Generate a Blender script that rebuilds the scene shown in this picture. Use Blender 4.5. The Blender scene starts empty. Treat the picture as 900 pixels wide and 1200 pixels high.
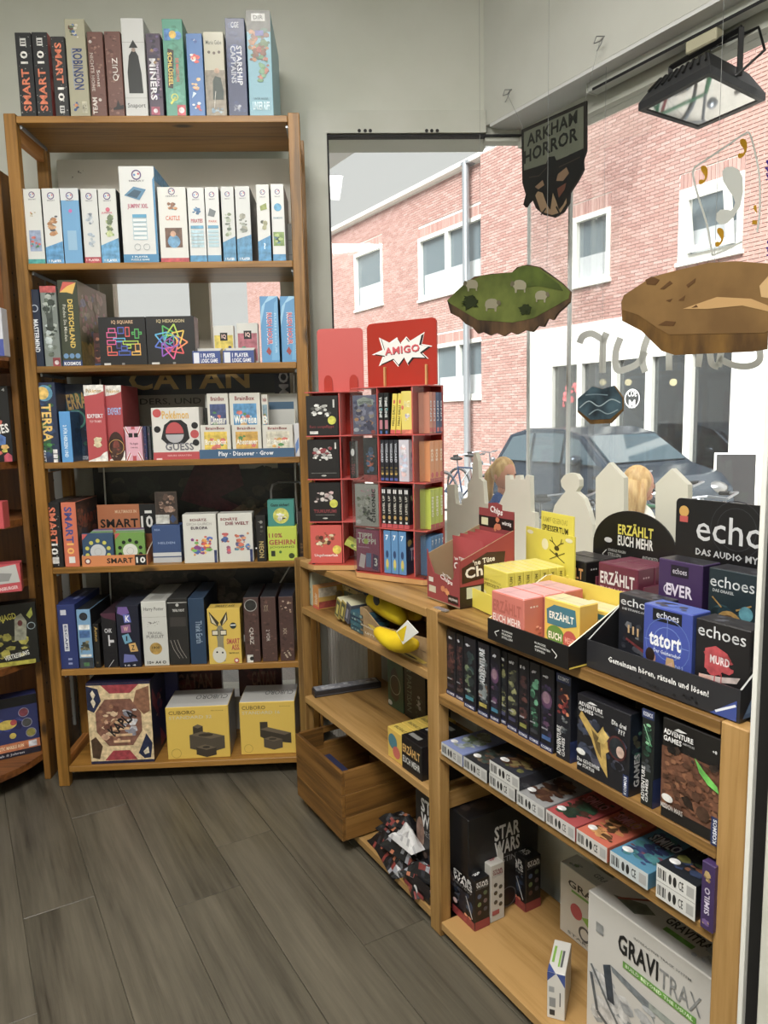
import bpy, bmesh, math, random
import numpy as np
from math import sin, cos, pi, radians, sqrt, atan2
from mathutils import Vector, Matrix

# ------------------------------------------------------------------ camera, world, sun, lamps, exposure
SC = bpy.context.scene
COL = SC.collection
FOC, PITCH, ROLL, EYE = 859.2, .1301, .0216, 1.29
cd = bpy.data.cameras.new('camera'); cam = bpy.data.objects.new('camera', cd); COL.objects.link(cam)
cd.sensor_fit = 'VERTICAL'; cd.sensor_height = 24.0; cd.lens = FOC * 24.0 / 1200.0; cd.clip_start = .02; cd.clip_end = 200
_F = Vector((0, cos(PITCH), -sin(PITCH))); _D = -Vector((0, sin(PITCH), cos(PITCH))); _X = Vector((1, 0, 0))
_rc = _X * cos(ROLL) + _D * sin(ROLL); _dc = _D * cos(ROLL) - _X * sin(ROLL)
cam.matrix_world = Matrix((( _rc.x, -_dc.x, -_F.x, 0), (_rc.y, -_dc.y, -_F.y, 0), (_rc.z, -_dc.z, -_F.z, EYE), (0, 0, 0, 1)))
SC.camera = cam
SC.view_settings.view_transform = 'Standard'; SC.view_settings.look = 'None'
SC.view_settings.exposure = 0.9; SC.view_settings.gamma = 1.0; SC.view_settings.use_curve_mapping = False
try:
    SC.cycles.use_denoising = True
    SC.cycles.max_bounces = 8; SC.cycles.diffuse_bounces = 4; SC.cycles.glossy_bounces = 3
    SC.cycles.transparent_max_bounces = 16; SC.cycles.transmission_bounces = 4
    SC.cycles.caustics_reflective = False; SC.cycles.caustics_refractive = False
    SC.cycles.sample_clamp_indirect = 6
except Exception: pass

def lin(h):
    if not isinstance(h, str): return tuple(h) + ((1.0,) if len(h) == 3 else ())
    h = h.lstrip('#')
    if len(h) == 3: h = ''.join(c * 2 for c in h)
    o = []
    for i in (0, 2, 4):
        c = int(h[i:i + 2], 16) / 255
        o.append(c / 12.92 if c <= .04045 else ((c + .055) / 1.055) ** 2.4)
    return (o[0], o[1], o[2], 1.0)

world = bpy.data.worlds.new('overcast_sky'); SC.world = world; world.use_nodes = True
wn = world.node_tree.nodes; wl = world.node_tree.links
bg = wn['Background']; bg.inputs[1].default_value = .55
tc = wn.new('ShaderNodeTexCoord'); sep = wn.new('ShaderNodeSeparateXYZ'); wl.new(tc.outputs['Generated'], sep.inputs[0])
cr = wn.new('ShaderNodeValToRGB'); wl.new(sep.outputs[2], cr.inputs[0]); wl.new(cr.outputs[0], bg.inputs[0])
cr.color_ramp.elements[0].position = 0.0; cr.color_ramp.elements[0].color = (.70, .69, .665, 1)
cr.color_ramp.elements[1].position = 0.9; cr.color_ramp.elements[1].color = (.74, .74, .74, 1)

R_ANG = .5306 - pi / 2
def dirR(x, y, z):
    ex = Vector((cos(R_ANG), sin(R_ANG), 0)); ey = Vector((-sin(R_ANG), cos(R_ANG), 0))
    return ex * x + ey * y + Vector((0, 0, z))
sd = bpy.data.lights.new('sun', 'SUN'); sd.energy = 6.6; sd.angle = radians(40); sd.color = (1, .98, .95)
so = bpy.data.objects.new('sun', sd); COL.objects.link(so)
so.rotation_euler = dirR(-.35, .65, -.85).to_track_quat('-Z', 'Y').to_euler()
def area(name, loc, size, energy, color=(1, .97, .92), rot=(0, 0, 0)):
    a = bpy.data.lights.new(name, 'AREA'); a.shape = 'RECTANGLE'; a.size, a.size_y = size; a.energy = energy; a.color = color
    o = bpy.data.objects.new(name, a); COL.objects.link(o); o.location = loc; o.rotation_euler = rot; return o
area('unseen_overhead_light', (-.6, .0, 3.02), (1.2, .6), 70)
area('unseen_overhead_light', (-.4, 1.5, 3.03), (.5, .3), 8)  # extra unseen lamp, added to brighten the top of the wall
area('unseen_overhead_light', (.2, -2.4, 3.02), (.6, 1.2), 42)

# ------------------------------------------------------------------ frames: metres along a wall, away from the room, up
class Frame:
    def __init__(s, ox, oy, ang):
        s.o = Vector((ox, oy, 0)); s.a = ang
        s.ex = Vector((cos(ang), sin(ang), 0)); s.ey = Vector((-sin(ang), cos(ang), 0))
    def w(s, x, y, z=0): return s.o + s.ex * x + s.ey * y + Vector((0, 0, z))
    def sub(s, x, y, deg=0):
        p = s.w(x, y); return Frame(p.x, p.y, s.a + radians(deg))
    def hit(s, u, v, d):            # where the sight line through a pixel meets the upright plane y = d
        r = ray(u, v); o = Vector((0, 0, EYE)); t = ((s.o - o).dot(s.ey) + d) / r.dot(s.ey); p = o + r * t
        return (p - s.o).dot(s.ex), p.z
    def hitz(s, u, v, z):
        r = ray(u, v); t = (z - EYE) / r.z; p = Vector((0, 0, EYE)) + r * t
        return (p - s.o).dot(s.ex), (p - s.o).dot(s.ey)
def ray(u, v):
    a, b = u - 450, v - 600
    U = a * cos(ROLL) - b * sin(ROLL); V = a * sin(ROLL) + b * cos(ROLL)
    return _F * FOC + _X * U + _D * V
L = Frame(-1.1835, 2.4775, .0465)
R = Frame(-.2967, 2.3821, R_ANG)

# ------------------------------------------------------------------ materials
def mat(name):
    m = bpy.data.materials.new(name); m.use_nodes = True
    return m, m.node_tree.nodes, m.node_tree.links, m.node_tree.nodes['Principled BSDF']
def plain(name, col, rough=.6, metal=0, spec=.5, emit=None, es=1):
    m, n, l, b = mat(name)
    b.inputs['Base Color'].default_value = lin(col); b.inputs['Roughness'].default_value = rough
    b.inputs['Metallic'].default_value = metal; b.inputs['Specular IOR Level'].default_value = spec
    if emit: b.inputs['Emission Color'].default_value = lin(emit); b.inputs['Emission Strength'].default_value = es
    return m
def mottled(name, c1, c2, scale=6, rough=.7, bump=.0, detail=5, sc3=(1, 1, 1), rnd=0):
    m, n, l, b = mat(name)
    t = n.new('ShaderNodeTexCoord'); mp = n.new('ShaderNodeMapping'); mp.inputs['Scale'].default_value = sc3
    l.new(t.outputs['Object'], mp.inputs[0])
    no = n.new('ShaderNodeTexNoise'); no.inputs['Scale'].default_value = scale; no.inputs['Detail'].default_value = detail
    l.new(mp.outputs[0], no.inputs['Vector'])
    r = n.new('ShaderNodeValToRGB'); r.color_ramp.elements[0].position = .35; r.color_ramp.elements[1].position = .65
    r.color_ramp.elements[0].color = lin(c1); r.color_ramp.elements[1].color = lin(c2)
    l.new(no.outputs['Fac'], r.inputs[0]); out = r.outputs[0]
    if rnd:
        oi = n.new('ShaderNodeObjectInfo'); hs = n.new('ShaderNodeHueSaturation')
        mr = n.new('ShaderNodeMapRange'); mr.inputs[3].default_value = 1 - rnd; mr.inputs[4].default_value = 1 + rnd
        l.new(oi.outputs['Random'], mr.inputs[0]); l.new(mr.outputs[0], hs.inputs['Value']); l.new(out, hs.inputs['Color']); out = hs.outputs[0]
    l.new(out, b.inputs['Base Color']); b.inputs['Roughness'].default_value = rough
    if bump:
        bp = n.new('ShaderNodeBump'); bp.inputs['Strength'].default_value = bump; bp.inputs['Distance'].default_value = .01
        l.new(no.outputs['Fac'], bp.inputs['Height']); l.new(bp.outputs[0], b.inputs['Normal'])
    return m
def wood(name, axis, dark, mid, light, rough=.45, fine=60, coarse=7, knots=True, stripe=0, var=.12):
    m, n, l, b = mat(name)
    t = n.new('ShaderNodeTexCoord'); oi = n.new('ShaderNodeObjectInfo')
    ad = n.new('ShaderNodeVectorMath'); ad.operation = 'ADD'
    mu = n.new('ShaderNodeVectorMath'); mu.operation = 'SCALE'; mu.inputs['Scale'].default_value = 13.7
    cb = n.new('ShaderNodeCombineXYZ')
    for i in range(3): l.new(oi.outputs['Random'], cb.inputs[i])
    l.new(cb.outputs[0], mu.inputs[0]); l.new(t.outputs['Object'], ad.inputs[0]); l.new(mu.outputs[0], ad.inputs[1])
    def mapped(k, s):
        mp = n.new('ShaderNodeMapping'); v = [s, s, s]; v[axis] = s * k; mp.inputs['Scale'].default_value = v
        l.new(ad.outputs[0], mp.inputs[0]); return mp.outputs[0]
    n1 = n.new('ShaderNodeTexNoise'); n1.inputs['Scale'].default_value = 1; n1.inputs['Detail'].default_value = 6; n1.inputs['Roughness'].default_value = .65
    l.new(mapped(.05, fine), n1.inputs['Vector'])
    n2 = n.new('ShaderNodeTexNoise'); n2.inputs['Scale'].default_value = 1; n2.inputs['Detail'].default_value = 3; n2.inputs['Distortion'].default_value = .6
    l.new(mapped(.12, coarse), n2.inputs['Vector'])
    mx = n.new('ShaderNodeMix'); mx.inputs[0].default_value = .55
    l.new(n1.outputs['Fac'], mx.inputs[2]); l.new(n2.outputs['Fac'], mx.inputs[3])
    r = n.new('ShaderNodeValToRGB'); e = r.color_ramp.elements
    e[0].position = .39 if knots else .33; e[0].color = lin(dark); e[1].position = .59 if knots else .66; e[1].color = lin(light)
    x = e.new(.48); x.color = lin(mid)
    l.new(mx.outputs[0], r.inputs[0]); out = r.outputs[0]
    if knots:
        vo = n.new('ShaderNodeTexVoronoi'); vo.inputs['Scale'].default_value = 1; l.new(mapped(.45, 6), vo.inputs['Vector'])
        kr = n.new('ShaderNodeValToRGB'); kr.color_ramp.elements[0].position = .05; kr.color_ramp.elements[0].color = (1, 1, 1, 1)
        kr.color_ramp.elements[1].position = .11; kr.color_ramp.elements[1].color = (0, 0, 0, 1)
        l.new(vo.outputs['Distance'], kr.inputs[0])
        km = n.new('ShaderNodeMix'); km.data_type = 'RGBA'; km.inputs[7].default_value = lin(dark)[:3] + (1,)
        km.inputs[7].default_value = tuple(c * .45 for c in lin(dark)[:3]) + (1,)
        l.new(kr.outputs[0], km.inputs[0]); l.new(out, km.inputs[6]); out = km.outputs[2]
    hs = n.new('ShaderNodeHueSaturation'); mr = n.new('ShaderNodeMapRange'); mr.inputs[3].default_value = 1 - var; mr.inputs[4].default_value = 1 + var
    l.new(oi.outputs['Random'], mr.inputs[0]); l.new(mr.outputs[0], hs.inputs['Value']); l.new(out, hs.inputs['Color'])
    l.new(hs.outputs[0], b.inputs['Base Color']); b.inputs['Roughness'].default_value = rough
    bp = n.new('ShaderNodeBump'); bp.inputs['Strength'].default_value = .12; bp.inputs['Distance'].default_value = .003
    l.new(n1.outputs['Fac'], bp.inputs['Height']); l.new(bp.outputs[0], b.inputs['Normal'])
    return m
def printed(name, rough=.42, coat=.15, noise=0.0):
    m, n, l, b = mat(name)
    a = n.new('ShaderNodeAttribute'); a.attribute_name = 'Col'; h0 = n.new('ShaderNodeHueSaturation'); h0.inputs['Saturation'].default_value = .86; h0.inputs['Value'].default_value = .95; l.new(a.outputs['Color'], h0.inputs['Color']); out = h0.outputs[0]
    if noise:
        t = n.new('ShaderNodeTexCoord'); no = n.new('ShaderNodeTexNoise'); no.inputs['Scale'].default_value = 60; no.inputs['Detail'].default_value = 4
        l.new(t.outputs['Object'], no.inputs['Vector'])
        hs = n.new('ShaderNodeHueSaturation'); mr = n.new('ShaderNodeMapRange'); mr.inputs[1].default_value = .3; mr.inputs[2].default_value = .7
        mr.inputs[3].default_value = 1 - noise; mr.inputs[4].default_value = 1 + noise
        l.new(no.outputs['Fac'], mr.inputs[0]); l.new(mr.outputs[0], hs.inputs['Value']); l.new(out, hs.inputs['Color']); out = hs.outputs[0]
    l.new(out, b.inputs['Base Color']); b.inputs['Roughness'].default_value = rough
    b.inputs['Coat Weight'].default_value = coat; b.inputs['Coat Roughness'].default_value = .12
    return m
def glassy(name, tint, gloss=.06, white=.0, rough=.02):
    m, n, l, b = mat(name); n.remove(b); o = n['Material Output']
    tr = n.new('ShaderNodeBsdfTransparent'); tr.inputs[0].default_value = lin(tint)
    gl = n.new('ShaderNodeBsdfGlossy'); gl.inputs['Roughness'].default_value = rough; gl.inputs[0].default_value = (1, 1, 1, 1)
    fr = n.new('ShaderNodeFresnel'); fr.inputs[0].default_value = 1.45
    mm = n.new('ShaderNodeMath'); mm.operation = 'MULTIPLY'; mm.inputs[1].default_value = gloss / .04
    cl = n.new('ShaderNodeMath'); cl.operation = 'MINIMUM'; cl.inputs[1].default_value = .8
    l.new(fr.outputs[0], mm.inputs[0]); l.new(mm.outputs[0], cl.inputs[0])
    mx = n.new('ShaderNodeMixShader'); l.new(cl.outputs[0], mx.inputs[0]); l.new(tr.outputs[0], mx.inputs[1]); l.new(gl.outputs[0], mx.inputs[2])
    out = mx
    if white:
        tl = n.new('ShaderNodeBsdfTranslucent'); tl.inputs[0].default_value = (1, 1, 1, 1)
        m2 = n.new('ShaderNodeMixShader'); m2.inputs[0].default_value = white
        l.new(mx.outputs[0], m2.inputs[1]); l.new(tl.outputs[0], m2.inputs[2]); out = m2
    l.new(out.outputs[0], o.inputs[0]); return m

M = {}
def film(name, col, k=.78):
    m, n, l, b = mat(name); o = n['Material Output']; b.inputs['Base Color'].default_value = lin(col); b.inputs['Roughness'].default_value = .7
    t = n.new('ShaderNodeBsdfTranslucent'); t.inputs[0].default_value = lin(col); x = n.new('ShaderNodeMixShader'); x.inputs[0].default_value = k
    l.new(b.outputs[0], x.inputs[1]); l.new(t.outputs[0], x.inputs[2]); l.new(x.outputs[0], o.inputs[0]); return m
PINE = ('644618', '8c632a', '9d7236')
for i, ax in enumerate('xyz'):
    M['wd' + ax] = wood('old_pine_' + ax, i, *PINE)
    M['wl' + ax] = wood('light_pine_' + ax, i, '6e5029', '92703f', 'a68352')
    M['wr' + ax] = wood('dark_brown_wood_' + ax, i, '4a2a14', '6d4220', '835228')
M['crz'] = wood('brown_side_panel', 2, '4a2f12', '6e4a1e', '7f5826'); M['crx'] = wood('crate_pine_x', 0, '553a1a', '7a5528', '8c6534', var=.05); M['cry'] = wood('crate_pine_y', 1, '553a1a', '7a5528', '8c6534', var=.05)
M['rail'] = wood('orange_pine', 1, '94602e', 'c08348', 'd0975c')
M['floor'] = wood('grey_oak_vinyl', 0, '36322a', '544f44', '686255', rough=.34, fine=60, coarse=9, knots=False, var=.05)
M['print'] = printed('printed_card'); M['art'] = printed('printed_artwork', noise=.35); M['matte'] = printed('matte_print', .8, 0)
M['wall'] = mottled('grey_green_plaster', 'c8cabf', 'd0d1c8', 3, .85, .05)
M['frame'] = mottled('painted_frame_grey', 'c0c2b7', 'c8c9c0', 5, .6, .03)
M['beam'] = mottled('beam_paint', 'c9cac2', 'd0d1ca', 3, .8)
M['soffit'] = plain('soffit_white', 'd9dad9', .7)
M['black'] = plain('black_plastic', '111112', .45); M['seal'] = plain('rubber_seal', '18181a', .7)
M['metal'] = plain('brushed_metal', '9a9b9d', .35, .9); M['steel'] = plain('galvanised_steel', 'a9aeb4', .4, .7)
M['white'] = plain('white_paint', 'dcdcd6', .5); M['card'] = mottled('raw_cardboard', '8d7350', '9f8560', 30, .85)
M['board'] = mottled('ivory_fibreboard', 'd2d0c0', 'dad8ca', 4, .6)
M['red'] = plain('red_laminate', 'a02a1c', .4); M['redpink'] = plain('faded_red_laminate', 'bc5450', .45); M['redbase'] = plain('red_lacquer', 'a84438', .35)
M['ply'] = mottled('plywood_edge', 'b58a58', 'c49a68', 12, .5)
M['yellow'] = plain('yellow_card', 'e6cf10', .45); M['orange'] = plain('orange_card', 'd9772a', .45)
M['glass'] = glassy('window_glass', 'fcfefd', .014, .025); M['pane'] = plain('dark_window_pane', '5f6a70', .08, 0, .8)  # window glass: white share put in for the washed-out haze over the street
M['acryl'] = glassy('clear_acrylic', 'fafbfc', .03, .012)
M['brick'] = mottled('red_brick', 'a87f76', 'b39088', 8, .9, 0, 3, rnd=.08); M['mortar'] = mottled('pale_mortar', 'd2cac4', 'dcd5cf', 20, .95)
M['brickfar'] = printed('far_brick', .9, 0)
M['plaster'] = plain('white_render', 'dedcd8', .8); M['asphalt'] = mottled('street_paving', '9a968f', 'aaa69f', 14, .9)
M['lamp_glass'] = glassy('lamp_glass', 'cfd6d6', .3, .12, .03)
M['blind'] = plain('grey_white_blind', 'a9adb0', .8); M['carpaint'] = plain('slate_car_paint', '39434f', .25, .5); M['carglass'] = plain('car_glass', '44525a', .05, 0, 1)
M['tyre'] = plain('tyre_rubber', '1a1a1b', .8); M['chrome'] = plain('bike_steel', '8a8f96', .3, .8)
M['skin'] = plain('skin', 'c98f76', .6); M['hair'] = mottled('blond_hair', 'a9824f', 'cfae78', 40, .6, .2, 4, (1, 1, .15))
M['denim'] = plain('blue_jacket', '33528a', .8); M['cream'] = plain('cream_shirt', 'dcd8cc', .85)
M['banana'] = mottled('yellow_cloth', 'c9a80c', 'e2c81a', 9, .7, .3); M['string'] = plain('thin_string', '8f9190', .6)
M['curtain'] = plain('corrugated_panel', 'ccc7bd', .6); M['foil'] = plain('crumpled_white_foil', 'cfcfcf', .25, .3)
M['sand'] = mottled('painted_sand', '6e522e', '8c6c40', 5, .9, .2); M['grassart'] = mottled('painted_meadow', '485322', '727e3c', 7, .9, .2)
M['rockart'] = mottled('painted_rock', '2c2118', '6b5238', 14, .9, .3, 6, (1, 1, .35)); M['seaart'] = mottled('painted_sea', '16212a', '4c6672', 12, .7, .2)
M['sandedge'] = mottled('painted_sandstone', '50381a', '7a5a2a', 18, .9, .3, 6, (1, 1, .3))
M['fabric'] = plain('armchair_fabric', '9c5f33', .9); M['stonecurb'] = plain('kerb_stone', 'b2aea8', .9)
M['sticker'] = film('grey_window_sticker', 'd4d7d1', .12); M['joint'] = film('silicone_joint', 'eceeec', .12); M['gold'] = plain('gold_sticker', 'b98a10', .6); M['purple'] = plain('purple_sticker', '3a2284', .6)
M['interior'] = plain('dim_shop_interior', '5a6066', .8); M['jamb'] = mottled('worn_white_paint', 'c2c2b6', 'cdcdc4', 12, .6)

# ------------------------------------------------------------------ mesh helpers
def make(name, v, f, m, parent=None, cols=None, mats=None, midx=None, smooth=False):
    me = bpy.data.meshes.new(name); me.from_pydata([tuple(p) for p in v], [], f)
    for x in (mats or [m]): me.materials.append(x)
    if midx: me.polygons.foreach_set('material_index', midx)
    if cols is not None:
        a = me.color_attributes.new('Col', 'FLOAT_COLOR', 'CORNER'); buf = []
        for p, c in zip(f, cols): buf.extend(c * len(p))
        a.data.foreach_set('color', buf)
    if smooth: me.polygons.foreach_set('use_smooth', [True] * len(f))
    me.update(); o = bpy.data.objects.new(name, me); COL.objects.link(o)
    if parent: o.parent = parent
    return o
def tag(o, label=None, cat=None, group=None, kind=None):
    if label: o['label'] = label
    if cat: o['category'] = cat
    if group: o['group'] = group
    if kind: o['kind'] = kind
    return o
def thing(name, label, cat, F, x, y, z=0, deg=0, group=None):
    o = bpy.data.objects.new(name, None); o.empty_display_size = .05; COL.objects.link(o)
    o.location = F.w(x, y, z); o.rotation_euler = (0, 0, F.a + radians(deg)); return tag(o, label, cat, group)
class MB:
    def __init__(s): s.v = []; s.f = []; s.s = []; s.c = []
    def add(s, v, f, c=None):
        b = len(s.v); s.v += [tuple(p) for p in v]; s.f += [tuple(i + b for i in q) for q in f]
        s.c += [c] * len(f) if not isinstance(c, list) else c; return s
    def box(s, x0, y0, z0, x1, y1, z1, ch=0, c=None): v, f = cbox(x0, y0, z0, x1, y1, z1, ch); return s.add(v, f, c)
    def tube(s, pts, r, n=8, c=None, closed=False):
        pts = [Vector(p) for p in pts]; N = len(pts); rs = r if isinstance(r, (list, tuple)) else [r] * N
        b = len(s.v); prev = None
        for i, p in enumerate(pts):
            if closed: t = pts[(i + 1) % N] - pts[i - 1]
            else: t = pts[min(i + 1, N - 1)] - pts[max(i - 1, 0)]
            t.normalize()
            if prev is None:
                a = Vector((0, 0, 1)) if abs(t.z) < .9 else Vector((1, 0, 0))
                u = t.cross(a).normalized()
            else: u = (prev - t * prev.dot(t)).normalized()
            prev = u; w = t.cross(u)
            for k in range(n): s.v.append(tuple(p + (u * cos(2 * pi * k / n) + w * sin(2 * pi * k / n)) * rs[i]))
        M_ = N if closed else N - 1
        for i in range(M_):
            for k in range(n):
                a0 = b + i * n + k; a1 = b + i * n + (k + 1) % n; j = (i + 1) % N
                s.f.append((a0, a1, b + j * n + (k + 1) % n, b + j * n + k)); s.c.append(c)
        if not closed:
            s.f.append(tuple(b + k for k in range(n - 1, -1, -1))); s.c.append(c)
            s.f.append(tuple(b + (N - 1) * n + k for k in range(n))); s.c.append(c)
        return s
    def prism(s, pts, y0, y1, c=None):     # outline in x,z pushed from y0 to y1
        n = len(pts); b = len(s.v); ar = sum(pts[i - 1][0] * pts[i][1] - pts[i][0] * pts[i - 1][1] for i in range(n))
        if ar < 0: pts = pts[::-1]
        s.v += [(x, y0, z) for x, z in pts] + [(x, y1, z) for x, z in pts]
        s.f.append(tuple(b + i for i in range(n))); s.f.append(tuple(b + n + i for i in range(n - 1, -1, -1)))
        for i in range(n): j = (i + 1) % n; s.f.append((b + i, b + n + i, b + n + j, b + j))
        s.c += [c] * (n + 2); return s
    def zprism(s, pts, z0, z1, c=None):
        n = len(pts); b = len(s.v); ar = sum(pts[i - 1][0] * pts[i][1] - pts[i][0] * pts[i - 1][1] for i in range(n))
        if ar < 0: pts = pts[::-1]
        s.v += [(x, y, z0) for x, y in pts] + [(x, y, z1) for x, y in pts]
        s.f.append(tuple(b + i for i in range(n - 1, -1, -1))); s.f.append(tuple(b + n + i for i in range(n)))
        for i in range(n): j = (i + 1) % n; s.f.append((b + i, b + j, b + n + j, b + n + i))
        s.c += [c] * (n + 2); return s
    def ball(s, c0, r, n=12, m=8, c=None):
        rx, ry, rz = r if isinstance(r, (list, tuple)) else (r, r, r); b = len(s.v)
        s.v.append((c0[0], c0[1], c0[2] - rz))
        for i in range(1, m):
            a = -pi / 2 + pi * i / m
            for k in range(n): t = 2 * pi * k / n; s.v.append((c0[0] + rx * cos(a) * cos(t), c0[1] + ry * cos(a) * sin(t), c0[2] + rz * sin(a)))
        s.v.append((c0[0], c0[1], c0[2] + rz)); e = len(s.v) - 1
        for k in range(n): s.f.append((b, b + 1 + (k + 1) % n, b + 1 + k)); s.c.append(c)
        for i in range(m - 2):
            for k in range(n):
                a0 = b + 1 + i * n + k; a1 = b + 1 + i * n + (k + 1) % n; s.f.append((a0, a1, a1 + n, a0 + n)); s.c.append(c)
        q = b + 1 + (m - 2) * n
        for k in range(n): s.f.append((q + k, q + (k + 1) % n, e)); s.c.append(c)
        return s
    def build(s, name, m, parent=None, smooth=False, F=None, label=None, cat=None, group=None, kind=None, z=0):
        c = s.c if s.c and s.c[0] is not None else None
        o = make(name, s.v, s.f, m, parent, c, smooth=smooth)
        if F is not None: o.location = F.w(0, 0, z); o.rotation_euler = (0, 0, F.a)
        return tag(o, label, cat, group, kind)
def cbox(x0, y0, z0, x1, y1, z1, c=0):
    if c <= 0:
        v = [(x, y, z) for z in (z0, z1) for y in (y0, y1) for x in (x0, x1)]
        return v, [(0, 1, 5, 4), (1, 3, 7, 5), (3, 2, 6, 7), (2, 0, 4, 6), (4, 5, 7, 6), (0, 2, 3, 1)]
    v = []; idx = {}
    X, Y, Z = (x0, x1), (y0, y1), (z0, z1); S = (1, -1)
    for k in (0, 1):
        for j in (0, 1):
            for i in (0, 1):
                idx[i, j, k, 0] = len(v); v.append((X[i], Y[j] + S[j] * c, Z[k] + S[k] * c))
                idx[i, j, k, 1] = len(v); v.append((X[i] + S[i] * c, Y[j], Z[k] + S[k] * c))
                idx[i, j, k, 2] = len(v); v.append((X[i] + S[i] * c, Y[j] + S[j] * c, Z[k]))
    f = [(idx[0,0,0,1], idx[1,0,0,1], idx[1,0,1,1], idx[0,0,1,1]), (idx[1,0,0,0], idx[1,1,0,0], idx[1,1,1,0], idx[1,0,1,0]),
         (idx[1,1,0,1], idx[0,1,0,1], idx[0,1,1,1], idx[1,1,1,1]), (idx[0,1,0,0], idx[0,0,0,0], idx[0,0,1,0], idx[0,1,1,0]),
         (idx[0,0,1,2], idx[1,0,1,2], idx[1,1,1,2], idx[0,1,1,2]), (idx[0,1,0,2], idx[1,1,0,2], idx[1,0,0,2], idx[0,0,0,2])]
    for i in (0, 1):
        for j in (0, 1):
            a = (idx[i,j,0,0], idx[i,j,0,1], idx[i,j,1,1], idx[i,j,1,0]); f.append(a if i != j else a[::-1])
    for j in (0, 1):
        for k in (0, 1):
            a = (idx[0,j,k,1], idx[1,j,k,1], idx[1,j,k,2], idx[0,j,k,2]); f.append(a[::-1] if j == k else a)
    for i in (0, 1):
        for k in (0, 1):
            a = (idx[i,0,k,0], idx[i,1,k,0], idx[i,1,k,2], idx[i,0,k,2]); f.append(a if i == k else a[::-1])
    f += [tuple(idx[i, j, k, t] for t in ((0, 1, 2) if (i + j + k) % 2 else (0, 2, 1))) for i in (0, 1) for j in (0, 1) for k in (0, 1)]
    return v, f
def slab(name, m, F, x0, y0, z0, x1, y1, z1, ch=.002, parent=None, **k):
    """one box with its origin at its centre, so wood grain follows it"""
    cx, cy, cz = (x0 + x1) / 2, (y0 + y1) / 2, (z0 + z1) / 2
    v, f = cbox(x0 - cx, y0 - cy, z0 - cz, x1 - cx, y1 - cy, z1 - cz, ch)
    o = make(name, v, f, m, parent)
    if parent: o.location = (cx, cy, cz)
    else: o.location = F.w(cx, cy, cz); o.rotation_euler = (0, 0, F.a)
    return tag(o, k.get('label'), k.get('cat'), k.get('group'), k.get('kind'))

# ------------------------------------------------------------------ flat print: rectangles, ellipses, polygons, lettering, blobs
_GL = {}
def glyphs(text, bold):
    k = (text, bold)
    if k not in _GL:
        c = bpy.data.curves.new('t', 'FONT'); c.body = text; c.resolution_u = 1 if len(text) > 14 else 2; c.offset = .028 if bold else 0.004; c.space_character = 1.06 if bold else 1.0
        o = bpy.data.objects.new('t', c); COL.objects.link(o)
        me = o.to_mesh(); v = np.array([tuple(p.co)[:2] for p in me.vertices]); f = [tuple(p.vertices) for p in me.polygons]
        o.to_mesh_clear(); bpy.data.objects.remove(o); bpy.data.curves.remove(c)
        if len(v): v = (v - v.min(0)) / (np.ptp(v, axis=0) + 1e-9)
        _GL[k] = (v, f)
    return _GL[k]
def star(cx, cy, rx, ry, n, inner, ph=0):
    return [(cx + (rx if i % 2 == 0 else rx * inner) * cos(pi * i / n + ph), cy + (ry if i % 2 == 0 else ry * inner) * sin(pi * i / n + ph)) for i in range(2 * n)]
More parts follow.
